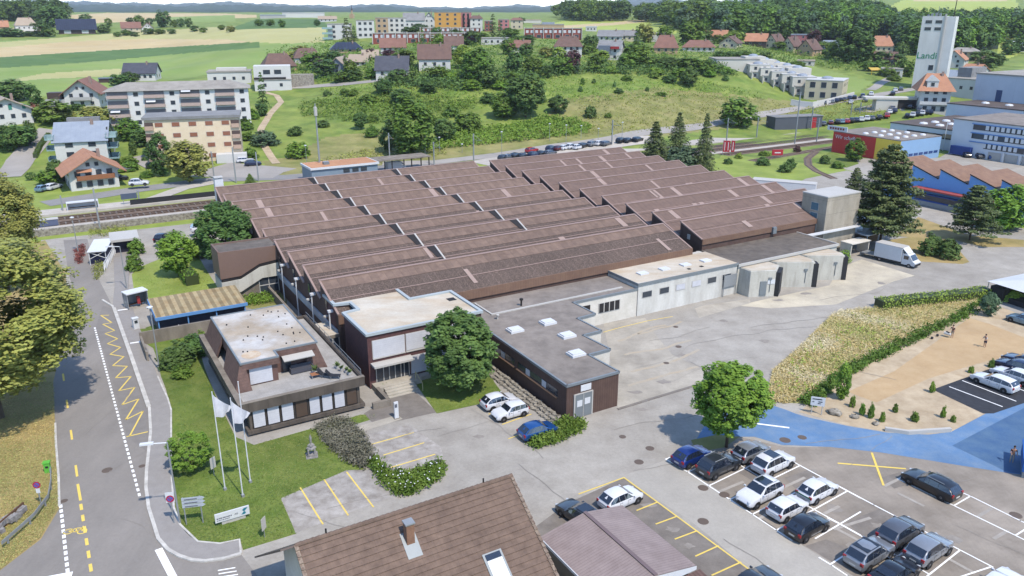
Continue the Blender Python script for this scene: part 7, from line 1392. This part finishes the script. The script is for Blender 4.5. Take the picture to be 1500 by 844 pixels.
t, w, hw, rise, m = bld('white house with red and grey gable roof and side terrace in the left village',122,158,46,23,13,'gy',17,'red','white',-14,(3,2),over=1.3); balcony(t,-w*.3,w*.3,hw*.5,WM['grey']); MB().box(-w/2-6,0,-2,-w/2-.02,8,hw*.55).obj('side_terrace', WM['grey'], t); MB().box(-w/2-5.5,1,hw*.55,-w/2-1,5,hw*.95).obj('dark_bay', WM['brown'], t)
bld('white house with dark slate roof at the edge of the fields',205,119,44,12,11,'gx',13,'slate','white',-14,(5,1)); bld('low grey shed with flat roof beside the slate-roofed house',160,121,26,5,6,'flat',1,'slate','brown',0,(0,0),cat='shed',name='shed')
t, w, hw, rise, m = bld('white modern flat-roofed house with dark window bay behind the long block',337,125,60,18,12,'flat',2,'flat','white',-4,(4,1)); MB().box(-w*.3,4,hw,w*.4,9,hw+1.6).obj('roof_storey', WM['concrete'], t)
t, w, hw, rise, m = bld('cubic white villa with long dark window band and garage base',401,133,52,15,12,'flat',1,'flat','white',-2,(2,1)); MB().box(-w*.5,1.5,hw,w*.5,11,hw*2.3).obj('upper_storey', WM['white'], t); windows(t,-w*.3,w*.3,[hw*1.75],2,1.5,2.6,1.6); MB().box(-w*.5,-.06,hw*.98,w*.36,1.5,hw*1.25).obj('shaded_terrace', M['dark'], t)
tag(MB().prism([(-5,0),(5,0),(4.4,6),(-5,6)],-2,4.6).obj('terraced_wall', M['stone'], None, False, T(442,127), R(12)), 'pale stone terraced retaining wall beside the cubic villa', 'retaining wall')
for a in [('dark brown half-hipped farmhouse roof left of the village',412,105,44,9,13,'hip',16,'brown','tan',8,(3,1)),('second dark brown hipped house behind the first, with small dormers',452,92,38,8,12,'hip',12,'brown','white',6,(3,1)),('low bungalow with dark solar panels on a hipped roof',508,77,46,5,12,'hip',9,'solar','tan',0,(4,1)),('chalet with tan roof and glazed dark blue gable front',494,110,34,9,14,'gy',16,'tan','bluegrey',-14,(3,1)),('small house with pale tan roof right of the glazed gable chalet',524,97,26,7,10,'gx',9,'tan','white',-10,(3,1)),('white house with slate roof and three bright skylights above the meadow',574,115,46,13,11,'gx',18,'slate','white',-6,(3,1)),('large white house with broad plain brown roof above the meadow',637,104,46,18,13,'gx',19,'brown','white',0,(3,1)),('white house with reddish-brown roof and small dormer in the village middle',576,78,36,9,11,'gx',12,'red','white',0,(4,1)),('small tan-roofed house half hidden behind trees in the village middle',543,88,22,5,9,'gx',9,'tan','tan',0,(2,1)),('brown-roofed house half behind the weeping trees',665,74,26,8,10,'gx',12,'brown','white',0,(2,1)),
          ('white house with broad dark brown hipped roof above the meadow middle',832,84,40,16,13,'hip',13,'brown','white',0,(4,2)),('long low house with faded brown roof left of the white hipped house',760,77,32,8,10,'gx',9,'red','white',0,(4,1)),('white house with blue-grey roof left of the cream gable house',893,61,36,8,11,'gx',8,'grey','white',-8,(4,1)),('cream house with light grey roof behind the meadow',922,61,26,9,10,'gx',7,'grey','cream',6,(3,1)),('small white cubic house on the field edge',866,46,16,6,8,'flat',1,'white','white',0,(3,1)),('white flat-roofed house behind the red hipped roof',965,62,33,12,10,'flat',1,'flat','white',0,(3,1)),('tan house with steep red hipped roof on the meadow crest',975,79,34,10,12,'hip',16,'red','tan',0,(3,1)),('long low white bungalow with faded brown hipped roof',1023,76,46,7,12,'hip',9,'red','white',0,(5,1)),('house with bright orange roof below the wood',1048,60,30,6,10,'gx',9,'orange','white',-6,(3,1)),('white gable house with brown roof below the orange-roofed one',1066,71,26,8,12,'gy',9,'brown','cream',-14,(2,1)),('dark timber house with orange roof and wide eaves below the wood',1106,68,30,8,11,'gx',10,'orange','brown',-6,(2,1)),
          ('first of three brown-roofed gable houses from the left',1128,72,20,9,12,'gy',12,'brown','cream',-24,(2,1)),('second of three brown-roofed gable houses from the left',1152,76,20,9,12,'gy',12,'brown','cream',-24,(2,1)),('third, tan-walled, of three brown-roofed gable houses from the left',1178,82,24,10,12,'gy',13,'brown','tan',-24,(2,1)),('pinkish flat block with pale grey roof behind the gable houses',1170,64,24,12,12,'flat',1,'metal','pink',0,(2,2)),('cream house with bright orange hipped roof at the wood edge right',1290,78,32,11,12,'hip',13,'orange','cream',4,(4,1)),('dark timber chalet with brown roof below the orange-roofed house',1296,97,30,11,10,'gx',9,'brown','brown',4,(3,1)),('white flat bungalow beside the yellow awning',1306,113,28,11,9,'flat',1,'flat','white',4,(3,1)),('pair of pale grey-roofed houses half hidden left of the dark trees',1218,72,26,6,10,'gx',6,'metal','white',-6,(3,1)),
          ('farmhouse with orange roof in the trees at the far left',40,46,28,9,14,'hip',10,'tan','white',4,(4,1)),('farmhouse with red roof among far orchard trees',193,47,26,6,12,'gx',8,'red','cream',0,(3,1)),('small far farmhouse with tan gable right of the orchard',217,47,16,6,12,'gy',7,'red','white',0,(2,1)),('orange-roofed house cut by the left edge on the far hill',2,45,20,6,10,'gx',8,'orange','tan',0,(2,1)),('cream house with grey and orange roofs right of the silo',1394,100,30,13,11,'gy',12,'orange','white',-10,(2,2)),('low white garage house with a flat roof among the dark trees',1180,96,24,6,9,'flat',1,'tan','concrete',0,(2,1)),('white house on the lime green field at the right edge',1495,76,24,13,10,'flat',1,'white','white',0,(2,2)),('small house with dark roof at the right behind the grey hall',1445,96,24,6,9,'gx',7,'brown','white',0,(2,1))]: bld(*a)
tag(MB().slab((-2.4,0,2.2),(2.4,0,2.2),(2.4,4,3.2),(-2.4,4,3.2),.15).box(-2.2,.1,-1,-2.0,.3,2.1).box(2.0,.1,-1,2.2,.3,2.1).obj('yellow_awning', plain('awning_yellow', S(240,200,80)), None, False, T(1283,110)), 'yellow awning beside the white bungalow', 'awning')
t, w, hw, rise, m = bld('grey clad house with red balcony and stepped slate roofs above the meadow',891,88,32,17,12,'gx',10,'grey','white',-10,(3,2)); balcony(t,w*.1,w*.48,hw*.95,plain('red_balcony', S(190,50,50))); MB().box(-w*.46,-1.5,hw*.45,w*.08,.0,hw*1.2).obj('grey_bay', WM['bluegrey'], t)
t, w, hw, rise, m = bld('dark barn with a solar panel roof on the far hill',114,50,48,8,18,'gx',13,'solar','brown',0,(0,0),cat='barn',name='barn',chim=False,over=1.5); [MB().box(x,-.2,.5,x+5,-.02,3).obj('gate', WM['white'], t) for x in (-w*.36,w*.12)]
# apartment and row buildings on the plateau
def block(label, px, py, wpx, hpx, dep, wm, nw, rot=0, rm='flat', wcol='glass', grp=None, ww=1.6): return bld(label,px,py,wpx,hpx,dep,'flat',1.0,rm,wm,rot,nw,'apartments','apartment_block',grp,wcol,.4,False,ww,1.4)
g_ = 'white apartment blocks on the plateau'
t, w, hw, rise, m = block('white three-storey block with stacked balconies nearest the pale field',497,58,32,21,14,'white',(2,3),-6,grp=g_); [balcony(t,-w*.5-3,-w*.5+3,.3+k*hw/3,balc_g,-1.5) for k in range(3)]
block('white apartment block behind the two tall firs',536,56,26,24,14,'white',(3,3),0,grp=g_); block('beige-fronted part of the white apartment row',560,50,18,22,12,'tan',(2,3),0,grp=g_); block('white apartment block with dark window bands, right end of the row',582,48,26,20,12,'white',(3,3),0,grp=g_)
bld('grey-roofed triple-gable house behind the apartment row',607,44,30,14,12,'gx',10,'grey','white',0,(4,1)); bld('small chalet with dark gable left of the orange block',629,42,16,14,10,'gy',9,'grey','white',0,(2,2))
block('orange apartment block, brightest building of the village skyline',656,45,38,25,12,'orange',(3,4),-3); t, w, hw, rise, m = block('pink apartment block attached right of the orange one',680,43,20,23,12,'pink',(3,4),-3); [MB().box(x,-.3,1,x+1.2,-.02,hw-1).obj('stair_glazing', M['dark'], t) for x in (-w*.46,-w*.1,w*.25)]
bld('white block with brown hipped cap right of the pink block',698,45,18,17,11,'hip',4,'brown','white',0,(2,3),cat='apartments',name='apartment_block'); block('reddish block half hidden by firs on the village skyline',716,46,12,14,10,'red',(2,3)); block('pink and white block right of the firs on the skyline',738,45,16,15,11,'pink',(2,3)); bld('cream block with red roof at the right end of the skyline row',757,43,18,13,11,'hip',3,'red','cream',0,(2,2),cat='apartments',name='apartment_block')
t, w, hw, rise, m = block('low beige commercial building before the field hill',803,45,46,8,16,'tan',(0,0)); MB().box(-w*.2,2,hw,w*.2,9,hw+1.8).obj('roof_storey', RM['metal'], t); block('long low building with tan roof behind the skyline row',780,34,26,4,14,'concrete',(0,0),rm='tan')
def row(label, px, py, wpx, hpx, n, wm):
    t, w, hw, rise, m = bld(label,px,py,wpx,hpx,10,'flat',.8,'flat',wm,0,(0,0),cat='terraced row',name='terraced_row',over=.5,chim=False); windows(t,-w*.49,w*.49,[hw*.72],n*2,0,1.5,1.5,'shutter'); windows(t,-w*.49,w*.49,[hw*.25],n,0,2.4,1.6)
    for i in range(n+1): MB().box(-w/2+w*i/n-.2,-1.0,-.5,-w/2+w*i/n+.2,-.02,hw+.9).obj('party_wall', M['trimw'], t)
    return t
row('red brick terraced row with white party walls behind the village trees',622,63,150,13,9,'red'); row('second brick terraced row, half hidden, before the orange block',660,50,88,8,6,'red'); row('red brick terraced row with white window frames right of the village centre',810,57,84,14,6,'red')
bld('white low house with flat roof between weeping trees and hipped house',725,66,40,9,10,'flat',1,'flat','white',0,(4,1))
bld('large pale warehouse far behind the maize field',445,26,60,6,40,'flat',1,'white','white',0,(0,0),cat='warehouse',name='warehouse',chim=False); bld('grey warehouse left of the large pale one',400,27,36,4,40,'flat',1,'metal','grey',0,(0,0),cat='warehouse',name='warehouse',chim=False); bld('row of small far houses before the church',480,32,26,4,10,'gx',4,'tan','white',0,(4,1))
p = T(516,27); m = mpp(p); t = thing('church', 'distant church with slim dark spire on the skyline', 'church', p); MB().box(-4*m,0,-2,2*m,8*m,6*m).obj('nave', WM['tan'], t); MB().box(-1*m,-1*m,0,1*m,1*m,11*m).obj('tower', WM['tan'], t); MB().lathe([(1.6*m,11*m),(.6*m,14*m),(.02,19*m)],4).obj('spire', WM['brown'], t)
# concrete terraced houses with domed roof lights
t, w, hw, rise, m = bld('large blank concrete end block of the stepped terrace',1080,104,62,16,16,'flat',1,'flat','concrete',14,(0,0),cat='terraced house',name='terraced_house',chim=False)
for k, (px, py, wp, hp) in enumerate([(1112,116,30,20),(1128,122,30,21),(1144,128,30,22),(1160,134,32,24),(1176,140,34,26)]):
    t, w, hw, rise, m = bld(f'{ORD[k]} stepped concrete terraced house from the left, with domed roof light',px,py,wp,hp,17,'flat',.8,'white','concrete',16,(2,2),cat='terraced house',name='terraced_house',group='stepped concrete terrace',chim=False,over=.3)
    MB().box(-w*.5,8.5,hw+.3,w*.5,16.8,hw+3.0).obj('upper_tier', WM['concrete'], t)
    for yy, zz_ in ((4,hw+.3),(12.5,hw+3.0)): MB().lathe([(2.2,0),(1.9,.5),(1.0,.9),(.02,1.0)],12,0,(0,yy,zz_)).obj('roof_dome', RM['metal'], t)
    MB().box(-w*.5,-4,-1,-w*.5+.3,-.02,hw*.5).obj('garden_wall', WM['concrete'], t); MB().box(-w*.4,-.5,hw*.5,w*.4,-.02,hw*.56).obj('slab_edge', M['trimw'], t)
t, w, hw, rise, m = bld('sunlit cream concrete house at the lower right end of the stepped terrace',1204,147,52,28,16,'flat',.8,'white','cream',-8,(3,2),cat='terraced house',name='terraced_house',chim=False,over=.3,ww=2.0,wh=2.2); MB().lathe([(2.4,0),(2.1,.5),(1.1,.9),(.02,1.0)],12,0,(0,8,hw+.3)).obj('roof_dome', RM['metal'], t)
tag(ribbon(MB(), spath([T(1158,154),T(1190,158),T(1225,150),T(1250,143)],3), .4, 2.2, terr, 0, 3).obj('garden_wall', WM['white']), 'long white garden wall at the foot of the stepped concrete terrace', 'wall')
# station hut, road retaining wall with black underpass
p = T(1163,187); t = thing('dark_hut', 'dark grey clad technical hut with red door beside the platform', 'hut', p, R(16)); MB().box(-9.5,-2.5,-.3,9.5,3,4.0).obj('wall', plain('dark_grey_cladding', S(100,104,114)), t); MB().box(-9.7,-2.7,4.0,9.7,3.2,4.25).obj('roof', RM['grey'], t); MB().box(5.0,-2.6,0,7.0,-2.4,3.6).obj('red_door', plain('hut_red', S(196,40,48)), t)
p = T(1316,160); t = thing('underpass_bridge', 'pale concrete road bridge with black underpass opening beside the silo', 'bridge', p, R(-8)); MB().box(-8,0,-1,-.5,5,3.4).obj('abutment', WM['concrete'], t); MB().box(-.5,.3,-1,6.5,4.5,3.3).obj('dark_opening', M['dark'], t); MB().box(-12,-.3,3.4,7,5.5,4.1).obj('parapet', WM['concrete'], t)
# grain silo tower
p = G(1350,159); t = thing('grain_silo', 'tall white concrete grain silo tower with green lettering and antenna', 'silo tower', p, R(-8)+math.atan2(p.y,p.x)-math.pi/2); H_ = hgt(1350,159,24); sm = mat('silo_concrete', S(244,242,236,1.85), S(230,228,222,1.9), .3, big=.05, coord='O', stretch=(1,1,.15))
MB().box(-5.4,0,-.5,3.4,9,H_).obj('shaft', sm, t); MB().box(3.4,.6,-.5,7.2,9,H_-.1).obj('stair_shaft', WM['greyblock'], t); MB().box(3.1,-.25,8,3.7,.6,H_+1).obj('corner_rib', M['trimw'], t)
for z in (H_-2.2,H_-5.0): windows(t,-4.6,3.0,[z],2,0,2.4,1.2)
windows(t,-1.4,3.2,[17.2],1,0,1.8,2.0); windows(t,-2.4,2.4,[10.5],1,0,1.8,.8); windows(t,-4.6,-.5,[2],1,0,2.6,1.0)
text('Landi', 3.7, t, (-1.35,-.05,22.0), (R(90),0,0), plain('silo_green', S(46,158,104)), .04)
MB().tube((6,2,H_-6),(6.4,2,H_+16),.28,6,0,.06).obj('antenna', M['dark'], t); b = MB(); [b.box(x,2,H_,x+.8,3,H_+rnd.uniform(.6,1.6)) for x in (-4,-2.6,-1,.5)]; b.tube((0,3,H_),(0,3,H_+4),.1); b.obj('roof_equipment', M['metal'], t)
# old house with orange hipped roof
t, w, hw, rise, m = bld('three-storey old house with orange hipped roof and dormer at the silo foot',1366,166,40,36,12,'hip',19,'orange','white',10,(3,3),over=1.4,ww=1.3,wh=1.8); MB().box(-3.2,.2,hw-.3,.4,4,hw+2.4).add([(-3.6,.0,hw+2.3),(.8,.0,hw+2.3),(-1.4,.0,hw+4.2),(-3.6,5,hw+2.3),(.8,5,hw+2.3),(-1.4,5,hw+4.2)],[(0,1,2),(1,4,5,2),(3,0,2,5)]).obj('dormer', WM['white'], t); windows(t,-2.6,-.2,[hw+1.2],1,.2,1.1,1.2); balcony(t,-w*.5,w*.5,hw*.36,WM['white'],-.9)
t, w, hw, rise, m = bld('long white industrial building behind the old orange-roofed house',1405,143,50,26,22,'flat',1,'flat','white',-26,(3,1),cat='industrial building',name='industrial_building',chim=False); MB().box(-w*.45,8,hw,-w*.05,20,hw+4).obj('roof_storey', RM['grey'], t)
bld('blue-grey roofed annex between silo and white industrial building',1388,122,26,8,14,'gx',10,'metal','greyblock',-20,(2,1),cat='industrial building',name='industrial_building'); bld('beige curved-roof apartment house behind the orange roofs',1408,90,36,14,12,'hip',5,'flat','tan',-8,(4,2),cat='apartments',name='apartment_block'); bld('long orange tile roof stepping down right of the silo',1416,112,22,8,14,'gx',9,'orange','white',-24,(2,1))
# industrial estate on the right, square to the factory
r = site('painted_hall', 'flat-roofed hall painted red, yellow and light blue', 'hall', 204.3, 136.0)
MB().box(.02,.02,0,18.4,22,6.0).obj('wall', plain('hall_grey', S(190,186,180)), r)
rw = MB().box(-.1,7.6,0,.02,22.1,6.2).obj('red_wall', plain('hall_red', S(214,60,54,1.6)), r); MB().box(-.1,-.1,0,.02,7.6,6.2).obj('yellow_wall', plain('hall_yellow', S(252,216,80,1.5)), r); bw = MB().box(.02,-.1,0,18.5,.02,6.2).obj('light_blue_wall', plain('hall_light_blue', S(158,196,234,1.9)), r)
rf = MB().box(-.12,-.12,6.0,18.5,22.2,6.2).obj('roof', M['flatroof'], r); [MB().lathe([(.85,0),(.7,.35),(.02,.5)],10,0,(x,y,6.2)).obj('roof_dome', M['whitem'], rf) for x in (3,7,11,15) for y in (3.5,8.5,13.5)]
text('Wir schaffen', 1.6, r, (-.14,17.2,4.7), (R(90),0,R(-90)), M['whitem'], .02); b = MB(); [b.box(-.13,1.6+k*.5,3.2,-.105,1.95+k*.5,3.5) for k in range(8)]; b.obj('faded_writing', plain('yellow_writing', S(190,150,40)), r)
sgn = MB().box(.5,18,6.2,.7,25,7.6).obj('roof_sign', M['whitem'], r); b = MB(); [b.box(.46,19+k*.9,6.6,.49,19.6+k*.9,7.2) for k in range(6)]; b.obj('faded_writing', plain('sign_writing_red', S(170,60,60)), sgn)
for k in range(7): MB().box(2+k*2.3,-.16,1.5,3.8+k*2.3,-.11,2.2).obj('window', plain('blue_glass', S(60,90,150), .2), r)
# blue saw-tooth hall
r = site('blue_hall', 'bright blue saw-tooth hall with rusty brown roofs at the right', 'factory hall', 164.3, 79.6); n = 6; sp = 6.5; prof = []
for i in range(n-1,-1,-1): prof += [(i*sp,8.0),(i*sp-sp+.05,6.0)]
ol = [(-sp,0),((n-1)*sp,0)]+prof; MB().extr(ol[::-1],0,.3).obj('gable_wall', plain('hall_bright_blue', S(120,182,246,1.7)), r); MB().extr(ol[::-1],13,13.3).obj('gable_wall', WM['grey'], r); MB().box(.3,-sp+.1,0,13,-sp+.3,5.9).obj('front_wall', plain('hall_bright_blue_side', S(120,182,246,1.7)), r)
for i in range(n):
    y = i*sp; rb = MB().slab((-.2,y-sp+.1,6.1),(13.4,y-sp+.1,6.1),(13.4,y,8.12),(-.2,y,8.12),.15).obj('roof_slope', mat('rusty_roof', S(166,132,108), S(146,114,96), .8, big=.1) if i == 0 else bpy.data.materials['rusty_roof'], r); MB().slab((-.26,y-sp+.1,6.16),(-.1,y-sp+.1,6.16),(-.1,y,8.2),(-.26,y,8.2),.2).obj('verge', M['dark'], rb)
    if i < n-1: MB().box(.4,y+.02,6.2,13,y+.07,7.8).obj('north_light', M['bluegl'], rb)
cn = MB().box(-2.4,2,3.5,0,24,3.8).obj('red_canopy', plain('canopy_red', S(196,92,84)), r); MB().box(-.9,2,.9,-.05,24,1.2).box(-.9,2,2.3,-.05,24,2.5).obj('blue_band', plain('band_blue', S(44,96,190)), r); MB().box(-.7,2.2,1.2,-.03,23.8,2.3).obj('window_band', M['glass'], r); MB().box(-1.0,2,-.0,-.05,24,.9).obj('plinth', WM['grey'], r)
# four-storey works with blue window bands
r = site('works_building', 'four-storey pale works building with blue window bands and white blinds', 'works building', 231.0, 84.0); MB().box(0,0,0,26,54,10.2).obj('wall', WM['pale'], r); MB().box(-.2,-.2,10.2,26.2,54.2,10.5).obj('roof', M['flatroof'], r)
bb = plain('window_band_blue', S(104,152,214,1.7))
for f, z in enumerate((2.9,5.4,7.9)):
    wb = MB().box(-.12,1,z,.02,48 if f else 44,z+1.5).obj('window_band', M['glass'], r); MB().box(-.3,.8,z+1.5,.02,48.4,z+1.75).obj('blue_canopy', bb, wb)
    for k in range(30):
        if (k*7+f*5)%11: MB().box(-.2,1.4+k*1.45,z+.25,-.13,2.3+k*1.45,z+1.45).obj('blind', M['whitem'], wb)
for k in range(9): MB().box(-.1,2+k*4.6,.1,.02,5.6+k*4.6,2.3).obj('garage_door', WM['grey'], r); MB().box(-.6,.9+k*4.6,0,0,1.3+k*4.6,2.6).obj('pier', WM['greyblock'], r)
MB().box(-1.2,47,.4,.02,53,2.8).obj('blue_gate', plain('gate_blue', S(44,84,170)), r)
r = site('low_works', 'low pale works wing with dark roof full of white domes', 'works building', 236.5, 139.0); MB().box(0,0,0,35,23,6.0).obj('wall', WM['pale'], r); rf = MB().box(-.2,-.2,6.0,35.2,23.2,6.3).obj('roof', RM['darkflat'], r)
[MB().lathe([(1.3,0),(1.1,.4),(.02,.6)],10,0,(x,y,6.3)).obj('roof_dome', M['whitem'], rf) for x in (5,11,17,23,29) for y in (4,9.5,15)]
wb = MB().box(-.1,2,3.2,.02,17,4.6).obj('window_band', M['glass'], r); MB().box(-.16,7,3.1,-.11,10,4.4).box(-.16,2,3.6,-.11,5,4.8).obj('tinted_panes', plain('tinted_panes', S(190,170,140)), wb); MB().tube((-2,3,0),(-2,3,9),.1).obj('lamp_mast', M['whitem'], r)
r = site('pale_block', 'windowless pale blue-grey block with dark flat roof behind the low works wing', 'works building', 272.0, 118.0); MB().box(0,0,0,18,48,9.8).obj('wall', WM['pale'], r); rf = MB().box(-.2,-.2,9.8,18,48.2,10.1).obj('roof', RM['darkflat'], r); [MB().lathe([(1.3,0),(1.1,.4),(.02,.6)],10,0,(9,y,10.1)).obj('roof_dome', M['whitem'], rf) for y in (12,22,32,40)]
r = site('high_hall', 'tall windowless blue-grey hall, highest building of the estate at the right edge', 'works building', 290.0, 112.0); MB().box(0,0,0,40,56,19).obj('wall', mat('grey_blue_panels', S(212,222,234,1.8), S(202,212,226,1.8), .2, big=.04, coord='O', stripe=[('Y',6,.02,-.12)]), r); MB().box(-.3,-.3,19,40.3,56.3,19.4).obj('roof', RM['flat'], r); MB().box(-.1,46,10.1,.02,48,14).obj('blue_door', plain('door_blue', S(50,80,130)), r); MB().box(-.15,28,10,-.02,28.4,19).obj('downpipe', M['metal'], r)
# pylon and power line
p = T(1178,32); t = thing('lattice_pylon', 'thin lattice electricity pylon in front of the hillside wood', 'pylon', p); m = mpp(p); b = MB(); [b.tube((x*1.6*m,y*1.6*m,0),(x*.3*m,y*.3*m,34*m),.25) for x in (-1,1) for y in (-1,1)]; [b.tube((-w_*m,0,z*m),(w_*m,0,z*m),.22) for z, w_ in ((22,5),(27,4.4),(31,3.4))]
for k in range(8): z0, z1 = k*4*m, (k+1)*4*m; f0, f1 = 1.6-1.3*k/8.5, 1.6-1.3*(k+1)/8.5; b.tube((-f0*m,-f0*m,z0),(f1*m,-f1*m,z1),.16); b.tube((f0*m,-f0*m,z0),(-f1*m,-f1*m,z1),.16)
b.obj('frame', M['steel'], t)
# ---------------------------------------------------------------- light, sky, camera
SUN_AZ, SUN_EL = R(143), R(57)
w = bpy.data.worlds.new('World'); scene.world = w; w.use_nodes = True; nt = w.node_tree
sky = nt.nodes.new('ShaderNodeTexSky'); sky.sky_type = 'NISHITA'; sky.sun_disc = False; sky.sun_elevation = SUN_EL; sky.sun_rotation = SUN_AZ; sky.altitude = 1500; sky.air_density = 1.0; sky.dust_density = .3; sky.ozone_density = 2.0
nt.links.new(sky.outputs[0], nt.nodes['Background'].inputs['Color']); nt.nodes['Background'].inputs['Strength'].default_value = .15
ld = bpy.data.lights.new('sun', 'SUN'); ld.energy = 2.4; ld.angle = R(1.2); ld.color = (1,.92,.815); so = bpy.data.objects.new('sun', ld); col.objects.link(so)
sv = Vector((math.sin(SUN_AZ)*math.cos(SUN_EL), math.cos(SUN_AZ)*math.cos(SUN_EL), math.sin(SUN_EL))); so.rotation_euler = sv.to_track_quat('Z','Y').to_euler(); so.location = (0,0,100)
hz = MB(); hz.box(-16600,-16600,-2,16600,16600,330); ho = hz.obj('haze', None); ho.data.materials.clear(); hm = bpy.data.materials.new('haze_air'); hm.use_nodes = True; hn = hm.node_tree; hn.nodes.remove(hn.nodes['Principled BSDF'])
pv = hn.nodes.new('ShaderNodeVolumePrincipled'); pv.inputs['Color'].default_value = (.88,.92,1,1); pv.inputs['Density'].default_value = 6.5e-5; pv.inputs['Anisotropy'].default_value = .2; hn.links.new(pv.outputs[0], hn.nodes['Material Output'].inputs['Volume']); ho.data.materials.append(hm); ho['kind'] = 'stuff'; ho['label'] = 'thin summer haze over the valley'
cd = bpy.data.cameras.new('camera'); cd.sensor_width = 36; cd.lens = 36*F/1500; cd.clip_start = .5; cd.clip_end = 40000
co = bpy.data.objects.new('camera', cd); col.objects.link(co); co.location = (0,0,CAM_H); co.rotation_euler = (R(90)-PITCH, 0, 0); scene.camera = co
vs = scene.view_settings; vs.view_transform = 'Standard'; vs.look = 'None'; vs.exposure = 1.4; vs.gamma = 1; vs.use_curve_mapping = False
scene.render.film_transparent = False
try: scene.cycles.max_bounces = 5; scene.cycles.diffuse_bounces = 3; scene.cycles.transparent_max_bounces = 4; scene.cycles.volume_bounces = 0
except Exception: pass
